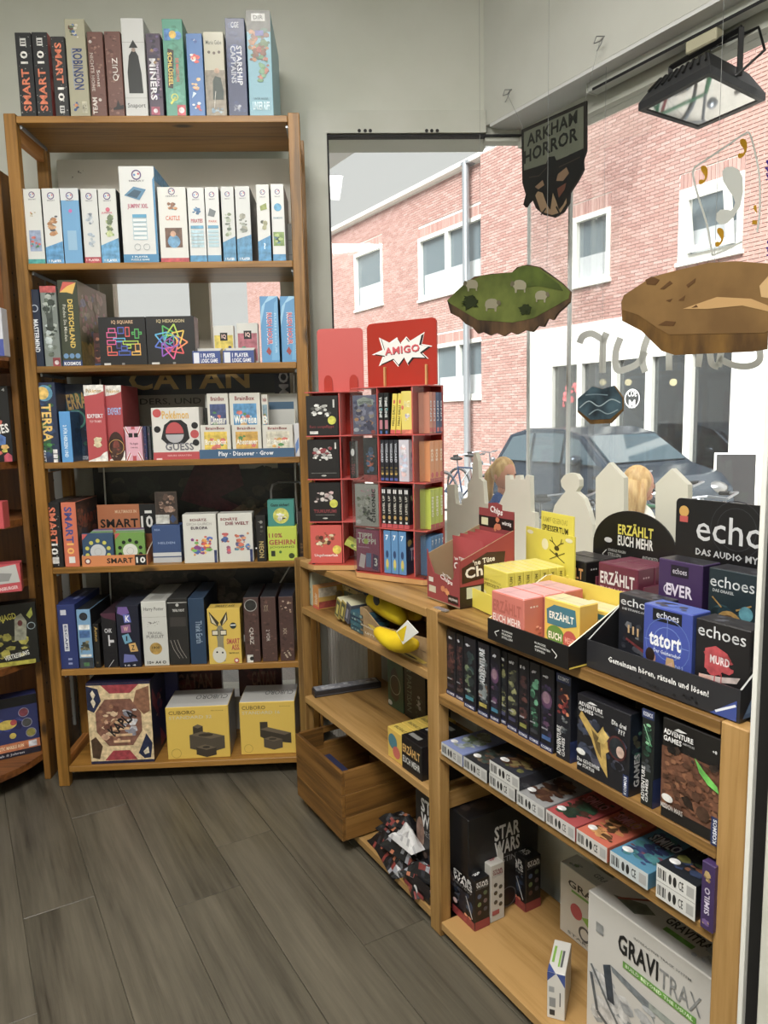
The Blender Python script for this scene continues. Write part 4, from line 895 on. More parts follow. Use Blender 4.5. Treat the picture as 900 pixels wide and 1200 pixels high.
# ceiling rail with a track-mounted floodlight
rl = thing('lighting_track', 'grey lighting track under the white beam above the window', 'lighting track', R, R.hit(690, 105, .96)[0], 0, 0)
RX = 4.0
b = MB(); b.box(0, .955, BZ - .028, RX - 1, 1.0, BZ - .0005, .002); b.build('rail', M['sticker'], rl)
b = MB(); b.box(.02, .9545, BZ - .030, RX - 1.0, .957, BZ - .022); b.build('slot', M['seal'], rl)
b = MB(); b.box(-.004, .953, BZ - .03, 0, 1.002, BZ - .0005); b.build('end_cap', M['frame'], rl)
LZ_ = 2.147
fc = [R.hitz(u, v, LZ_) for u, v in [(748, 130), (818, 152), (897, 118), (832, 85)]]
cxL = sum(p[0] for p in fc) / 4; cyL = sum(p[1] for p in fc) / 4
ld = thing('floodlight', 'black square floodlight hanging by a bracket from the ceiling track', 'lamp', R, cxL, cyL, LZ_)
fl_ = [(p[0] - cxL, p[1] - cyL) for p in fc]
def ring(s, z): return [(x * s, y * s, z) for x, y in fl_]
b = MB(); A_, B_, C_, D_ = ring(1, 0), ring(1, .02), ring(.72, .075), ring(.88, 0)
b.add(A_ + B_ + C_ + D_ + ring(.86, .012), [(0, 1, 5, 4), (1, 2, 6, 5), (2, 3, 7, 6), (3, 0, 4, 7), (4, 5, 9, 8), (5, 6, 10, 9), (6, 7, 11, 10), (7, 4, 8, 11), (8, 9, 10, 11), (0, 12, 13, 1), (1, 13, 14, 2), (2, 14, 15, 3), (3, 15, 12, 0), (12, 16, 17, 13), (13, 17, 18, 14), (14, 18, 19, 15), (15, 19, 16, 12), (16, 19, 18, 17)])
b.build('housing', plain('lamp_black', '26272a', .5), ld)
b = MB(); b.zprism([(x * .86, y * .86) for x, y in fl_], .003, .006); b.build('front_glass', M['lamp_glass'], ld)
b = MB(); b.zprism([(x * .5, y * .5) for x, y in fl_], .008, .011); b.build('reflector', M['metal'], ld)
for i in range(9):
    t = (i + .5) / 9; p = [fl_[0][j] * (1 - t) + fl_[3][j] * t for j in (0, 1)]; q = [fl_[1][j] * (1 - t) + fl_[2][j] * t for j in (0, 1)]
    b = MB(); b.tube([(p[0] * .9, p[1] * .9, .045), (p[0] * .7, p[1] * .7, .078)], .004, 5); b.tube([(p[0] * .7, p[1] * .7, .078), (q[0] * .7, q[1] * .7, .078)], .004, 5); b.build('cooling_rib', M['black'], ld)
adx, adz = R.hit(842, 52, .975); ax_ = adx - cxL; ay_ = .975 - cyL; top_ = BZ - .03 - LZ_
m1 = [(fl_[0][j] + fl_[1][j]) / 2 for j in (0, 1)]; m2 = [(fl_[2][j] + fl_[3][j]) / 2 for j in (0, 1)]
b = MB()
hz_ = top_ - .035
for a_, c_ in (((m1[0], m1[1], .03), (m1[0], m1[1], hz_)), ((m1[0], m1[1], hz_), (m2[0], m2[1], hz_)), ((m2[0], m2[1], hz_), (m2[0], m2[1], .03))): b.tube([a_, c_], .009, 4)
b.build('bracket', M['black'], ld)
b = MB(); b.box((m1[0] + m2[0]) / 2 - .05, (m1[1] + m2[1]) / 2 - .018, hz_, (m1[0] + m2[0]) / 2 + .05, (m1[1] + m2[1]) / 2 + .018, top_ + .0, .004); b.build('track_adapter', plain('adapter_cream', 'b9b49a', .5), ld)
b = MB(); b.tube([(.02, .0, hz_ - .01), (.03, .02, .15), (.13, .05, .16), (.17, .02, .08), (.12, -.02, .03), (.05, -.05, .012)], .004, 6); b.build('cable', M['black'], ld)
# ================================================================== BOXES ON THE TALL UNIT
W_, K_ = 'e9e7e0', '17171a'
G1 = 'boxes standing on top of the tall shelf'
D0 = .012
def speck(seed, n=26, cols=('8c8c8a', 'c8c8c4')): return ('s', seed, n, .02, .02, .96, .96, list(cols), .022)
def smart10(flip=1, a='d8672c', b='e8e6e0'):
    if flip > 0: return [speck(1), ('t', 'SMART', .24, .07, .5, .50, a, 90), ('t', '10', .26, .63, .46, .15, b, 90), ('r', .3, .84, .38, .09, 'd0d0cc'), ('r', .36, .86, .26, .015, K_), ('r', .36, .89, .26, .015, K_)]
    return [speck(2), ('t', 'SMART', .26, .42, .5, .50, a, -90), ('t', '10', .28, .20, .46, .17, b, -90), ('r', .34, .05, .34, .09, 'd0d0cc'), ('r', .4, .07, .24, .015, K_), ('r', .4, .1, .24, .015, K_)]
z = LZ[0]; BR = ['6d4338', '7d5244', '5a352c', '8a6152']
def woodcover(seed): return [('s', seed, 60, .0, .0, 1, 1, BR, .05)]
pbox('black number-quiz box with plain black edges, first on top of the tall shelf', L, z, D0, 24, 43, 131, 38, .20, '242528', {'F': smart10(), 'R': [speck(3)]}, group=G1, top='5a1f1a')
pbox('black number-quiz box with a red side, second on top of the tall shelf', L, z, D0, 43.5, 62, 131, 37.5, .20, '242528', {'F': smart10(), 'R': [('s', 3, 30, 0, 0, 1, 1, ['b0302c', 'c86a60', '6a1c1a'], .12)]}, group=G1, side='a63a34')
pbox('black number-quiz box with its spine lettering upside down, on top of the tall shelf', L, z, D0, 65, 81.5, 131, 42.5, .2, '2b2b2c', {'F': smart10(-1)}, group=G1)
pbox('tall beige box with blue lettering and small pictures on its spine', L, z, D0, 82.5, 106, 131, 22, .25, 'a7a388', {'F': [('s', 5, 16, .1, .80, .6, .16, ['3c5e9c', '5a6a4c', 'c8c4b0', '6a3c2c'], .2), ('t', 'ROBINSON', .3, .28, .5, .42, '24396e', -90), ('l', [(.3, .3), (.28, .7)], .04, '8a98b0'), ('s', 6, 8, .12, .04, .4, .12, ['3a66a8', 'd08030', '284a80'], .22), ('r', .62, .04, .26, .12, 'b8b49c'), ('t', '8-12', .64, .08, .2, .04, '6a6a5a')], 'R': [('s', 7, 40, 0, 0, 1, 1, ['8a9470', 'b8b08c', '6a7458'], .1)]}, group=G1)
pbox('dark red-brown wooden-look box with two columns of white lettering', L, z, D0, 107.5, 126, 131, 37, .2, '6d4338', {'F': woodcover(8) + [('t', 'NICHTS HOME', .12, .3, .22, .45, 'b8a79c', -90), ('t', 'Sonst', .5, .35, .2, .2, 'd8cfc6', -90, 0), ('e', .6, .2, .1, None, 'd8cfc6'), ('t', 'TEAM', .1, .03, .3, .2, 'd8cfc6', 90), ('e', .2, .88, .1, None, 'e0d8d0')]}, group=G1)
pbox('brown wooden-look box with a white spine word and a black hat at the bottom', L, z, D0, 127.5, 146.5, 131, 36.5, .2, '6d4338', {'F': woodcover(9) + [('t', 'QUIZ', .4, .42, .4, .27, 'e2dad2', 90, 0), ('p', [(.3, .1), (.5, .12), (.62, .2), (.75, .13), (.98, .14), (.95, .09), (.3, .08)], K_)]}, group=G1)
pbox('tall white box with a plain dark standing shape and small lettering below', L, z, D0, 147.5, 174, 131, 21, .25, 'c9cac8', {'F': [('r', 0, .755, 1, .004, '9a9a98'), ('r', 0, .19, 1, .004, '9a9a98'), ('p', [(.2, .24), (.18, .45), (.28, .62), (.5, .7), (.7, .62), (.8, .45), (.84, .24)], '1c201f'), ('e', .5, .68, .09, None, '9a8478'), ('p', [(.3, .70), (.7, .70), (.5, .78)], '1c201f'), ('t', 'Snaport', .1, .08, .8, .06, '4a4c4c', 0, 0)], 'R': []}, group=G1)
pbox('dark purple box with large vertical white lettering and a red badge', L, z, D0, 175.5, 192.5, 131, 39, .22, '4b3c50', {'F': [('s', 11, 40, 0, .1, 1, .9, ['5a4a78', '38304c', '7a5a70', '2c2838', '9a7a4a'], .1), ('t', 'MINERS', .15, .2, .45, .5, 'dddce0', -90), ('t', 'IMPERIAL', .62, .35, .18, .3, 'b8a8c0', -90), ('r', .12, .02, .6, .1, 'a02c50'), ('e', .42, .07, .15, None, 'e0d0d8')]}, group=G1)
pbox('tall green box with yellow spine lettering, a key and a red badge', L, z, D0, 195, 219, 131, 22, .25, '4c9a82', {'F': [('s', 12, 20, 0, 0, 1, 1, ['4ba089', '5aa790', '469078'], .2), ('r', .08, .78, .3, .12, '2a7ac0'), ('e', .74, .83, .2, None, '2f85c8'), ('e', .5, .84, .18, None, 'd8b02c'), ('p', [(.15, .3), (.4, .29), (.52, .68), (.22, .7)], '3a3028'), ('t', 'SCHLÜSSEL', .2, .32, .26, .34, 'e8c83c', -90), ('t', 'DIE MAGISCHEN', .58, .36, .16, .24, 'c23c2c', -90), ('ring', .45, .2, .18, .3, 'c8cc4a'), ('l', [(.5, .2), (.25, .13)], .1, 'c8cc4a'), ('r', .55, .01, .42, .11, 'b8283c'), ('e', .76, .065, .14, None, 'e8d8d8')]}, group=G1)
pbox('bright blue narrow box with little white and red figures down its spine', L, z, D0, 222, 241, 131, 39, .25, '2f6fb4', {'F': [('s', 14, 6, .15, .82, .7, .14, ['e8e8e8', 'd04040', '2858a0'], .22), ('s', 15, 9, .15, .6, .7, .18, ['d83c34', 'e8e4e0', 'f0c8a0'], .22), ('s', 16, 6, .15, .3, .7, .2, ['d8b080', 'c83c34', 'a05838'], .2), ('s', 17, 6, .15, .05, .7, .14, ['e8e8e8', 'd83c34'], .22), ('p', [(.2, .22), (.5, .28), (.3, .3)], 'c8e0f0')]}, group=G1)
pbox('cream box with small script, paw prints and a figure in dark green on its spine', L, z, D0, 242, 266, 131, 37, .25, 'b9b59f', {'F': [('r', 0, .0, 1, .55, '8c8270'), ('t', 'Maria Gabe', .12, .85, .76, .05, '3a4438', 0, 0), ('e', .25, .76, .07, None, '5a4c40'), ('e', .5, .75, .07, None, '5a4c40'), ('e', .75, .76, .07, None, '5a4c40'), ('e', .6, .54, .13, None, 'b08c70'), ('p', [(.35, .2), (.38, .42), (.5, .48), (.78, .46), (.9, .3), (.88, .2)], '23382e'), ('l', [(.4, .1), (.5, .3)], .03, 'd8d4c8'), ('s', 18, 12, .2, .02, .7, .1, ['7a9ab0', 'a8b8c0'], .2)]}, group=G1)
pbox('tall navy box with slanted silver vertical lettering', L, z, D0, 268, 291, 131, 21, .25, '22335f', {'F': [('s', 19, 20, .0, .0, 1, 1, ['24386a', '1c2c58', '2c4274'], .15), ('t', 'STARSHIP', .52, .32, .28, .4, 'c9ccd4', -90), ('t', 'CAPTAINS', .22, .34, .26, .38, 'b4b9c6', -90), ('t', 'CGE', .3, .9, .4, .06, 'b8bcc8'), ('s', 20, 10, .2, .04, .6, .1, ['b8bcc8', '8a90a8'], .16)]}, group=G1)
pbox('tallest box on top of the tall shelf, light blue spine with coral and turtles', L, z, D0, 292.5, 321, 131, 12, .3, '6fa9bc', {'F': [('r', 0, .80, 1, .2, '5b5a50'), ('r', .22, .90, .56, .07, 'c8c8c4'), ('t', 'DIR', .3, .915, .4, .04, '3a3a38'), ('s', 21, 44, .02, .5, .96, .36, ['8a6a3c', 'b07848', '5a7a4a', '7a4a30', 'a84a3c', '4a6a58'], .13), ('s', 22, 22, .3, .3, .65, .3, ['5a8a5a', 'b06850', '8a5a48', '6a9a70'], .14), ('r', .35, .76, .35, .05, '4a4a9a'), ('t', 'UNSER RIFF', .15, .06, .7, .08, 'c8e4ec'), ('t', 'UNTER WASSER', .2, .16, .6, .02, '3a6a7a', 0, 0)]}, group=G1)

# ---- second board: white puzzle-game boxes
z = LZ[1]; G2 = 'white puzzle-game boxes on the second board'
def logo(x=.5, y=.9, r=.2): return [('ring', x, y, r, .25, '5a3f7a'), ('e', x - r * .4, y, r * .22, None, '3a7ac0'), ('e', x + r * .4, y + .01, r * .22, None, 'c83a5a'), ('t', 'SMART', x - .22, y - .07, .44, .018, '8a8a90')]
def sg_(bot, pic, seed, botcol='2c8ab8', h=.1, txt='9ab0b8', slant=0):
    o = [('r', 0, 0, 1, h, botcol)]
    if slant: o = [('p', [(0, 0), (1, 0), (1, h + slant), (0, h)], botcol)]
    return o + logo() + [('s', seed, 14, .15, .32, .7, .36, pic, .2), ('t', bot, .15, .02, .7, .035, 'e8eef0')]
rows2 = [(33, 53.5, 221, 'd6d8d4', 'teal-footed white puzzle box with a small photo on its spine, first in the row', [('r', 0, 0, 1, .065, '2f9a96')] + logo(.5, .92, .18) + [('s', 31, 6, .25, .6, .5, .1, ['d06a3c', 'b8a060'], .2), ('r', .18, .17, .68, .28, '8a9ab8'), ('s', 32, 12, .18, .17, .68, .28, ['4a8a5a', 'c85a4a', '5a7ab0'], .14)], 0),
 (54.5, 75.5, 220.5, 'd8dad8', 'white puzzle box with a blue slanted foot and brown blocks pictured, second in the row', sg_('1 PLAYER', ['c89a6a', 'b07a4a', '5a5a62'], 33, '3f8fc4', .22, slant=.08), 0),
 (76, 97.5, 220.5, '5b9fd0', 'mostly light-blue puzzle box with a white top, third in the row', [('r', 0, .84, 1, .16, 'd4d8da')] + logo() + [('e', .5, .70, .1, None, 'c85aa8'), ('r', .25, .18, .5, .26, '8ab8d8')], 0),
 (99.5, 119, 221, 'd4d6d4', 'red-footed white puzzle box, fourth in the row', [('r', 0, 0, 1, .085, 'b0283c')] + logo() + [('s', 34, 10, .15, .5, .7, .22, ['a8b4c0', 'c8ccd0', '8a98a8'], .2), ('s', 35, 10, .2, .2, .6, .25, ['b8c4cc', '9aa8b8'], .2), ('t', '1 PLAYER', .1, .03, .8, .03, 'f0d8d8')], 0),
 (119.5, 141, 221, 'd6d8d4', 'white puzzle box with a pink mark, green game and dark side, fifth in the row', sg_('1 PLAYER', ['8aa86a', 'b8c48a', '6a7a5a'], 36, '4a98c8', .24, slant=.1) + [('e', .5, .72, .12, None, 'c84a6a'), ('t', 'JUNIOR', .15, .66, .6, .03, 'c84a6a')], 0)]
for uL, uR, vt, c, lb, ops, tl in rows2:
    pbox(lb, L, z, D0, uL, uR, 305.5, vt, .20, c, {'F': ops}, group=G2, side='2b2c2e', top='c8cac8')
pbox('tall large white puzzle box with blue foot and a blue game tray pictured', L, z, D0, 145, 186.5, 304.5, 194.5, .26, 'dadcda', {'F': [('r', 0, 0, 1, .09, '2382b4'), ('p', [(.94, 0), (1, 0), (1, .9), (.94, .86)], '2382b4')] + logo(.5, .91, .14) + [('p', [(.12, .70), (.4, .79), (.75, .76), (.55, .65)], '3f7fa6'), ('p', [(.2, .70), (.42, .76), (.62, .74), (.48, .67)], '26506a'), ('t', "JUMPIN' XXL", .2, .555, .58, .06, 'b8486a'), ('r', .32, .47, .4, .035, '3a9ac4')] + [q for i in range(5) for q in (('r', .32, .24 + i * .046, .4, .04, '9ec4d4'), ('r', .335, .246 + i * .046, .37, .028, 'e2e6e6'))] + [('ring', .42, .165, .09, .12, '8a98a0'), ('ring', .68, .165, .09, .12, '8a98a0'), ('t', '1 PLAYER', .25, .052, .45, .02, 'd8ecf4'), ('t', 'PUZZLE GAME', .22, .022, .52, .02, 'd8ecf4')],
    'R': [('r', 0, 0, 1, .10, '2382b4'), ('p', [(0, .85), (0, 1), (1, 1), (1, .92)], '4a98cc'), ('s', 40, 14, .1, .15, .8, .4, ['6a3a4a', '7aa8c0', '3a4a5a'], .16)]}, group=G2, side='b9c6d0')
rows2b = [(188.5, 222, 219, 'dcdcd6', 'wider white puzzle box with a photo of a child and a red foot', [('r', 0, 0, 1, .06, 'b81f34')] + logo(.5, .94, .12) + [('s', 41, 10, .25, .68, .5, .14, ['4aa0b0', 'c88a4a', '8a5a3a'], .2), ('t', 'CASTLE', .25, .56, .5, .06, 'd06a4a'), ('r', .2, .2, .6, .26, '6a4a38'), ('e', .5, .28, .22, None, '5a9ac4'), ('e', .48, .38, .1, None, 'c89878')], 0),
 (223, 243, 219.5, 'd8dad8', 'white puzzle box with a blue star-shaped game pictured above a table of lines', logo() + [('s', 42, 10, .2, .62, .6, .14, ['3a9ac8', '2a6a9a'], .2), ('t', 'PIRATES', .15, .53, .7, .05, 'b02c3c')] + [('r', .12, .2 + i * .048, .76, .038, 'a8c8d4') for i in range(5)] + [('r', .12, .45, .76, .04, '4a9ac0'), ('r', 0, 0, 1, .09, '2a88b8')], 0),
 (243.5, 260, 219, 'd8dad8', 'narrow white puzzle box with a grey tablet pictured above a table of lines', logo() + [('p', [(.15, .62), (.3, .72), (.75, .68), (.6, .6)], '6a7478'), ('t', 'PARK', .2, .53, .6, .03, 'c86a5a')] + [('r', .12, .2 + i * .048, .76, .038, 'a8c8d4') for i in range(5)] + [('r', .12, .45, .76, .04, '4a9ac0'), ('r', 0, 0, 1, .09, '2a88b8')], 0),
 (262, 277.5, 218.5, 'cfd2d0', 'glossy white puzzle box with a green map pictured over a slanted blue foot', sg_('1 PLAYER', ['8a9a7a', 'a8b4a0', '6a7a6a'], 43, '2f86b4', .26, slant=.08), 0),
 (278.5, 296, 218, 'cfd2d0', 'glossy white puzzle box with a slanted blue foot and a dark thick side', sg_('1 PLAYER', ['9a9a8a', 'a8b0a4', '7a8078'], 44, '2f86b4', .3, slant=.06), 0),
 (303, 318.5, 216, 'd8dad6', 'narrow white puzzle box with a green tray pictured over a tall blue slanted foot', logo() + [('p', [(0, 0), (1, 0), (1, .34), (0, .26)], '2588bc'), ('t', '?', .45, .16, .14, .08, 'd8ecf4'), ('s', 45, 8, .2, .40, .7, .16, ['7a8060', 'a8a880', '4a5040'], .24), ('p', [(.25, .72), (.75, .76), (.8, .68), (.3, .66)], '8a9a3a')], 0),
 (320, 335.5, 215.5, 'dadcda', 'rightmost narrow white puzzle box with a blue gem and a green garden photo', logo() + [('e', .5, .70, .3, None, '2f9ac8'), ('t', 'DIAMOND', .15, .55, .7, .025, '7a9aa8'), ('r', .08, .2, .84, .18, '7a9a4a'), ('s', 46, 10, .1, .2, .8, .18, ['4a7a9a', 'a8c06a', '3a5a3a'], .2), ('r', 0, 0, 1, .09, '2588bc')], 0)]
for uL, uR, vt, c, lb, ops, tl in rows2b:
    pbox(lb, L, z, D0, uL, uR, 304, vt, .20, c, {'F': ops}, group=G2, side='2b2c2e', top='c8cac8')
gb = pbox('grey flat carton standing behind the right end of the white puzzle row', L, z, .14, 334, 350, 300, 262, .05, '8b8a85', {'F': [('r', .1, .3, .8, .02, '6a6a66'), ('r', .1, .62, .8, .02, '6a6a66')]}, name='carton', cat='carton')

# ---- third board
z = LZ[2] - .004; G3 = 'games on the third board'
V3 = 425.5
pbox('navy box with slanted white vertical lettering at the left end of the third board', L, z, D0, 39, 52, V3, 339, .20, '15233c', {'F': [('ring', .5, .76, .34, .2, 'c0c8d4'), ('t', 'MASTERMIND', .25, .20, .5, .42, 'dfe4ea', -90)]}, group=G3)
pbox('grey box picturing a pale castle, with a red horse badge below', L, z, D0, 53, 72, V3, 335, .24, '7c8580', {'F': [('r', 0, .92, 1, .08, 'b83a3a'), ('s', 51, 50, 0, .1, 1, .84, ['b8c4c4', '5a6456', '8a968e', '38423a', 'a8b0a8', '6a7468'], .12), ('p', [(.3, .5), (.3, .7), (.35, .8), (.4, .7), (.5, .65), (.6, .72), (.65, .82), (.7, .72), (.7, .5)], '454e48'), ('r', .5, .0, .48, .12, '8f2430'), ('e', .74, .06, .14, None, 'd8c8c8')]}, group=G3)
pbox('tall olive box with yellow vertical lettering and a red and yellow flag corner', L, z, D0, 73.5, 97, V3, 328, .295, '39402e', {'F': [('p', [(.1, .86), (.3, .98), (.95, .97), (.75, .84), (.45, .86)], 'c83a22'), ('p', [(.1, .86), (.5, .93), (.95, .97), (.75, .84), (.45, .86)], 'e0b030'), ('t', 'DEUTSCHLAND', .46, .22, .26, .56, 'd9b83a', -90), ('t', 'Finden Sie Minden', .2, .3, .16, .42, 'd0d0c0', -90, 0), ('r', 0, 0, 1, .08, '1f3a70'), ('t', 'KOSMOS', .08, .022, .84, .04, 'eceef2'), ('e', .2, .13, .13, None, '5a8ab8'), ('e', .5, .13, .13, None, '5a8ab8'), ('e', .8, .13, .13, None, '5a8ab8')],
   'R': [('s', 52, 60, 0, .3, 1, .7, ['9a6a6a', '8a8a6a', 'b09a8a', '6a7a9a'], .1), ('r', 0, .0, 1, .3, '8a7430'), ('s', 53, 20, 0, .05, 1, .4, ['c8a83a', '4a4a30', 'b08a30'], .14)]}, group=G3, side='6f6a4c')
pbox('dark red narrow box half hidden beside the black puzzle boxes', L, z, .06, 111, 120, V3, 390, .15, '4a1f1c', {'F': [('s', 54, 14, .05, .1, .9, .8, ['7a2c24', '2c1414', '9a5a3a'], .2), ('r', 0, 0, 1, .12, '27406a')]}, group=G3)
def tri(cx, cy, r, a, c, w=.028, n=3):
    p = [(cx + r * cos(a + 2 * pi * i / n), cy + r * 1.08 * sin(a + 2 * pi * i / n)) for i in range(n + 1)]; return ('l', p, w, c)
sq = [('r', .0, .0, 1, 1, '1b1b1d'), ('t', 'IQ SQUARE', .28, .855, .46, .08, 'c9a37a')]
for x, y, w, h, c in ((.16, .58, .22, .12, 'd83a8a'), (.2, .68, .16, .1, 'd83a8a'), (.40, .66, .14, .14, '2f4ac0'), (.56, .60, .1, .2, 'd83030'), (.7, .64, .22, .06, '3ab04a'), (.76, .56, .1, .2, '3ab04a'), (.3, .5, .26, .08, '38b0e0'), (.16, .44, .2, .1, 'e0308a'), (.36, .36, .12, .14, '3a2c90'), (.5, .44, .34, .08, 'b0d030'), (.58, .36, .1, .08, 'b0d030'), (.16, .26, .1, .16, 'e86020'), (.16, .22, .22, .08, 'e83a20'), (.4, .22, .26, .1, '2050c0'), (.46, .32, .14, .1, '2050c0'), (.68, .22, .2, .08, 'e8b020'), (.76, .3, .12, .16, 'e8a020')):
    sq += [('r', x, y, w, h, c), ('r', x + .018, y + .02, w - .036, h - .04, '2a2a30')]
sq += [('r', .08, .02, .14, .05, 'd0d0cc'), ('r', .46, .03, .06, .04, '8a8a88')]
pbox('black puzzle box with rainbow square outlines on its lid, left of the two', L, z, D0 + .01, 118, 173, V3, 371.5, .07, '1c1c1e', {'F': sq}, group=G3)
hx = [('r', 0, 0, 1, 1, '1b1b1d'), ('t', 'IQ HEXAGON', .22, .86, .58, .08, 'b9a878')]
for i, c in enumerate(('3ab04a', '38b0e0', '3060d0', '8a3ac0', 'e0308a', 'e03030', 'f08020', 'e8c020', 'b0d030')):
    a = 2 * pi * i / 9; hx.append(tri(.5 + .2 * cos(a + 2), .49 + .2 * sin(a + 2), .15, a, c))
for i, c in enumerate(('4050c0', '38b0a0', 'a03a90')): a = 2 * pi * i / 3; hx.append(tri(.5 + .07 * cos(a), .49 + .07 * sin(a), .11, a + .5, c, .022, 6))
hx += [('r', .08, .02, .16, .05, 'd0d0cc'), ('r', .52, .03, .06, .04, '8a8a88')]
pbox('black puzzle box with a rainbow hexagon of outlines on its lid, right of the two', L, z, D0 + .01, 173.5, 230, V3, 370.5, .07, '1c1c1e', {'F': hx, 'R': [('r', .1, .1, .8, .8, '242426')]}, group=G3)
def tray(label, F, x0, x1, y0, z0, h, dep, hs, m_in, front_ops, col, fcol=None, deg=0, group=None, sideops=None, th=.003, back=None, cat='display tray', name='display_tray', frontcol=None):
    """open card tray: floor, low front, sides sloping up to the back"""
    w = x1 - x0; t = thing(name, label, cat, F, x0, y0, z0 + .0005, deg, group); C = lin(col); I = lin(m_in)
    MB().box(.0, th, 0, w, dep, th, 0, I).build('floor', M['print'], t)
    fo = MB(); fo.box(0, 0, 0, w, th, h, 0, [lin(frontcol or col)] * 1 + [I] * 0 + [lin(frontcol or col), I, lin(frontcol or col), lin(frontcol or col), lin(frontcol or col)]); fo = fo.build('front', M['print'], t)
    decal('front_print', front_ops, (0, 0, 0), (1, 0, 0), (0, 0, 1), (0, -1, 0), w, h, fo)
    for sx in (0, 1):
        b = MB(); xa, xb = (0, th) if sx == 0 else (w - th, w); n = len(hs)
        pts = [(th, th), (dep, th)] + [(q * dep if q > 0 else th, zz) for q, zz in hs[::-1]]
        v = [(xa, y, zz) for y, zz in pts] + [(xb, y, zz) for y, zz in pts]; m_ = len(pts)
        b.add(v, [tuple(range(m_))[::-1], tuple(range(m_, 2 * m_))] + [(i, (i + 1) % m_, m_ + (i + 1) % m_, m_ + i) for i in range(m_)], [C if sx == 0 else I, I if sx == 0 else C] + [lin(back or 'c8c2b0')] * m_)
        so = b.build('side', M['print'], t)
        if sx == 1 and sideops: decal('side_print', sideops, (w, 0, 0), (0, 1, 0), (0, 0, 1), (1, 0, 0), dep, max(q[1] for q in hs), so)
    MB().box(th, dep - th, th, w - th, dep, hs[-1][1], 0, I).build('back', M['print'], t)
    return t
for uL, uR, lb, tp, c2, sd in ((226, 258.5, 'left', 381.5, 'd8c030', 5), (261.5, 298, 'right', 379, 'b05a6a', 6)):
    x0, zt_ = L.hit(uL, 424, D0); x1 = L.hit(uR, 424, D0)[0]; zf = L.hit(240, 411.5, D0)[1] - z
    tray('small white and blue counter tray of logic games, %s of the pair' % lb, L, x0, x1, D0, z, zf, .05, [(0, zf), (1, .058)], 'd0d0cc', [('r', 0, 0, 1, 1, '20408c'), ('r', .04, .12, .2, .76, 'd8dce8'), ('t', '1 PLAYER', .3, .52, .52, .3, 'e8ecf4'), ('t', 'LOGIC GAME', .3, .14, .6, .3, 'e8ecf4')], 'c9ccd0', group='small logic-game trays on the third board')
    zt_ = L.hit(250, tp, D0 + .05)[1]
    xa, xb = (L.hit(250.5, 410, D0 + .05)[0], L.hit(274.5, 410, D0 + .05)[0]) if lb == 'left' else (L.hit(278, 410, D0 + .05)[0], L.hit(303, 410, D0 + .05)[0])
    gbox('small white pocket game with a %s picture standing behind the %s logic-game tray' % ('yellow' if lb == 'left' else 'rose', lb), L, xa, xb, D0 + .054, .028, z + .0005, zt_, 'd4d4ce', P={'F': [('r', .05, .1, .9, .66, c2), ('r', .33, .62, .36, .2, K_), ('t', 'IQ', .4, .66, .22, .12, 'e0b8b0'), ('s', sd, 9, .1, .12, .8, .4, ['c83a4a', 'e0a030', '2c2c60', '3a8a6a'], .18)]}, group='pocket games in the logic-game trays')
for uL, uR, q in ((307, 328.5, 'left'), (330.5, 352, 'right')):
    pbox('light blue traffic-puzzle box with slanted red and white vertical lettering, %s of the pair' % q, L, z, D0, uL, uR, 424, 347, .2, '3f8fc6', {'F': [('p', [(0, .55), (.3, .9), (1, 1), (.5, 1), (.1, .85), (0, .7)], '8cc4e4'), ('p', [(.55, .05), (.98, .05), (.98, .95), (.8, .9)], '5aa4d4'), ('t', 'RUSH HOUR', .33, .28, .32, .48, 'e8ecf0', -90), ('t', 'RUSH HOUR', .37, .285, .26, .47, 'c8282c', -90), ('p', [(.25, .18), (.45, .12), (.55, .18), (.4, .25)], '9a2c30'), ('t', 'RUSH HOUR', .76, .15, .12, .6, 'a8d0e8', -90, 0)], 'R': []}, group='light blue traffic-puzzle boxes', side='1f3a5c')

# ---- fourth board
z = LZ[3] - .006; G4 = 'games on the fourth board'; V4 = 538
pbox('dark blue nature-quiz box with a globe and curved yellow letters on its spine', L, z, D0, 45.5, 71, V4, 448, .28, '1d2c4c', {'F': [('s', 61, 40, 0, 0, 1, 1, ['1d3050', '24406a', '182440', '2c5a3a', '3a6a3a'], .12), ('e', .5, .87, .38, None, '4a90b0'), ('e', .4, .87, .3, None, 'e0b848'), ('t', 'TERRA', .3, .28, .45, .46, 'e2b84a', -90), ('s', 62, 8, .1, .18, .8, .1, ['3a8a3a', '2c6a30'], .2), ('r', .7, .13, .2, .05, 'd8d8d8'), ('r', .7, .07, .2, .05, 'd8d8d8'), ('r', .7, .01, .2, .05, 'd8d8d8'), ('t', 'FAKT', .16, .03, .2, .14, 'c8c8d0', -90)]}, group=G4)
pbox('deep blue nature-quiz box with arched letters, shown face-on behind the light blue box', L, z, .10, 73, 112, V4 - 3, 450, .06, '16223a', {'F': [('s', 63, 50, 0, 0, 1, 1, ['16263e', '1c3a52', '122030', '24503c'], .1), ('t', 'TERRA', .1, .68, .75, .2, 'a8843a', 8), ('ring', .5, .55, .3, .2, '3a7a6a'), ('t', 'KOSMOS', .6, .03, .3, .05, 'b8bcc8')]}, group=G4)
pbox('bright blue narrow thick book-like box with white vertical lettering', L, z, D0 - .004, 72.5, 86, V4, 482, .24, '2b8fd4', {'F': [('t', '2 FÜR HERZEN UND', .3, .12, .4, .62, 'd8ecf8', -90)], 'R': [('s', 64, 50, 0, 0, 1, 1, ['1c4a78', '22587e', '183c60', '2a668a'], .1)]}, side='1e4e7c', top='1f4468', group=G4)
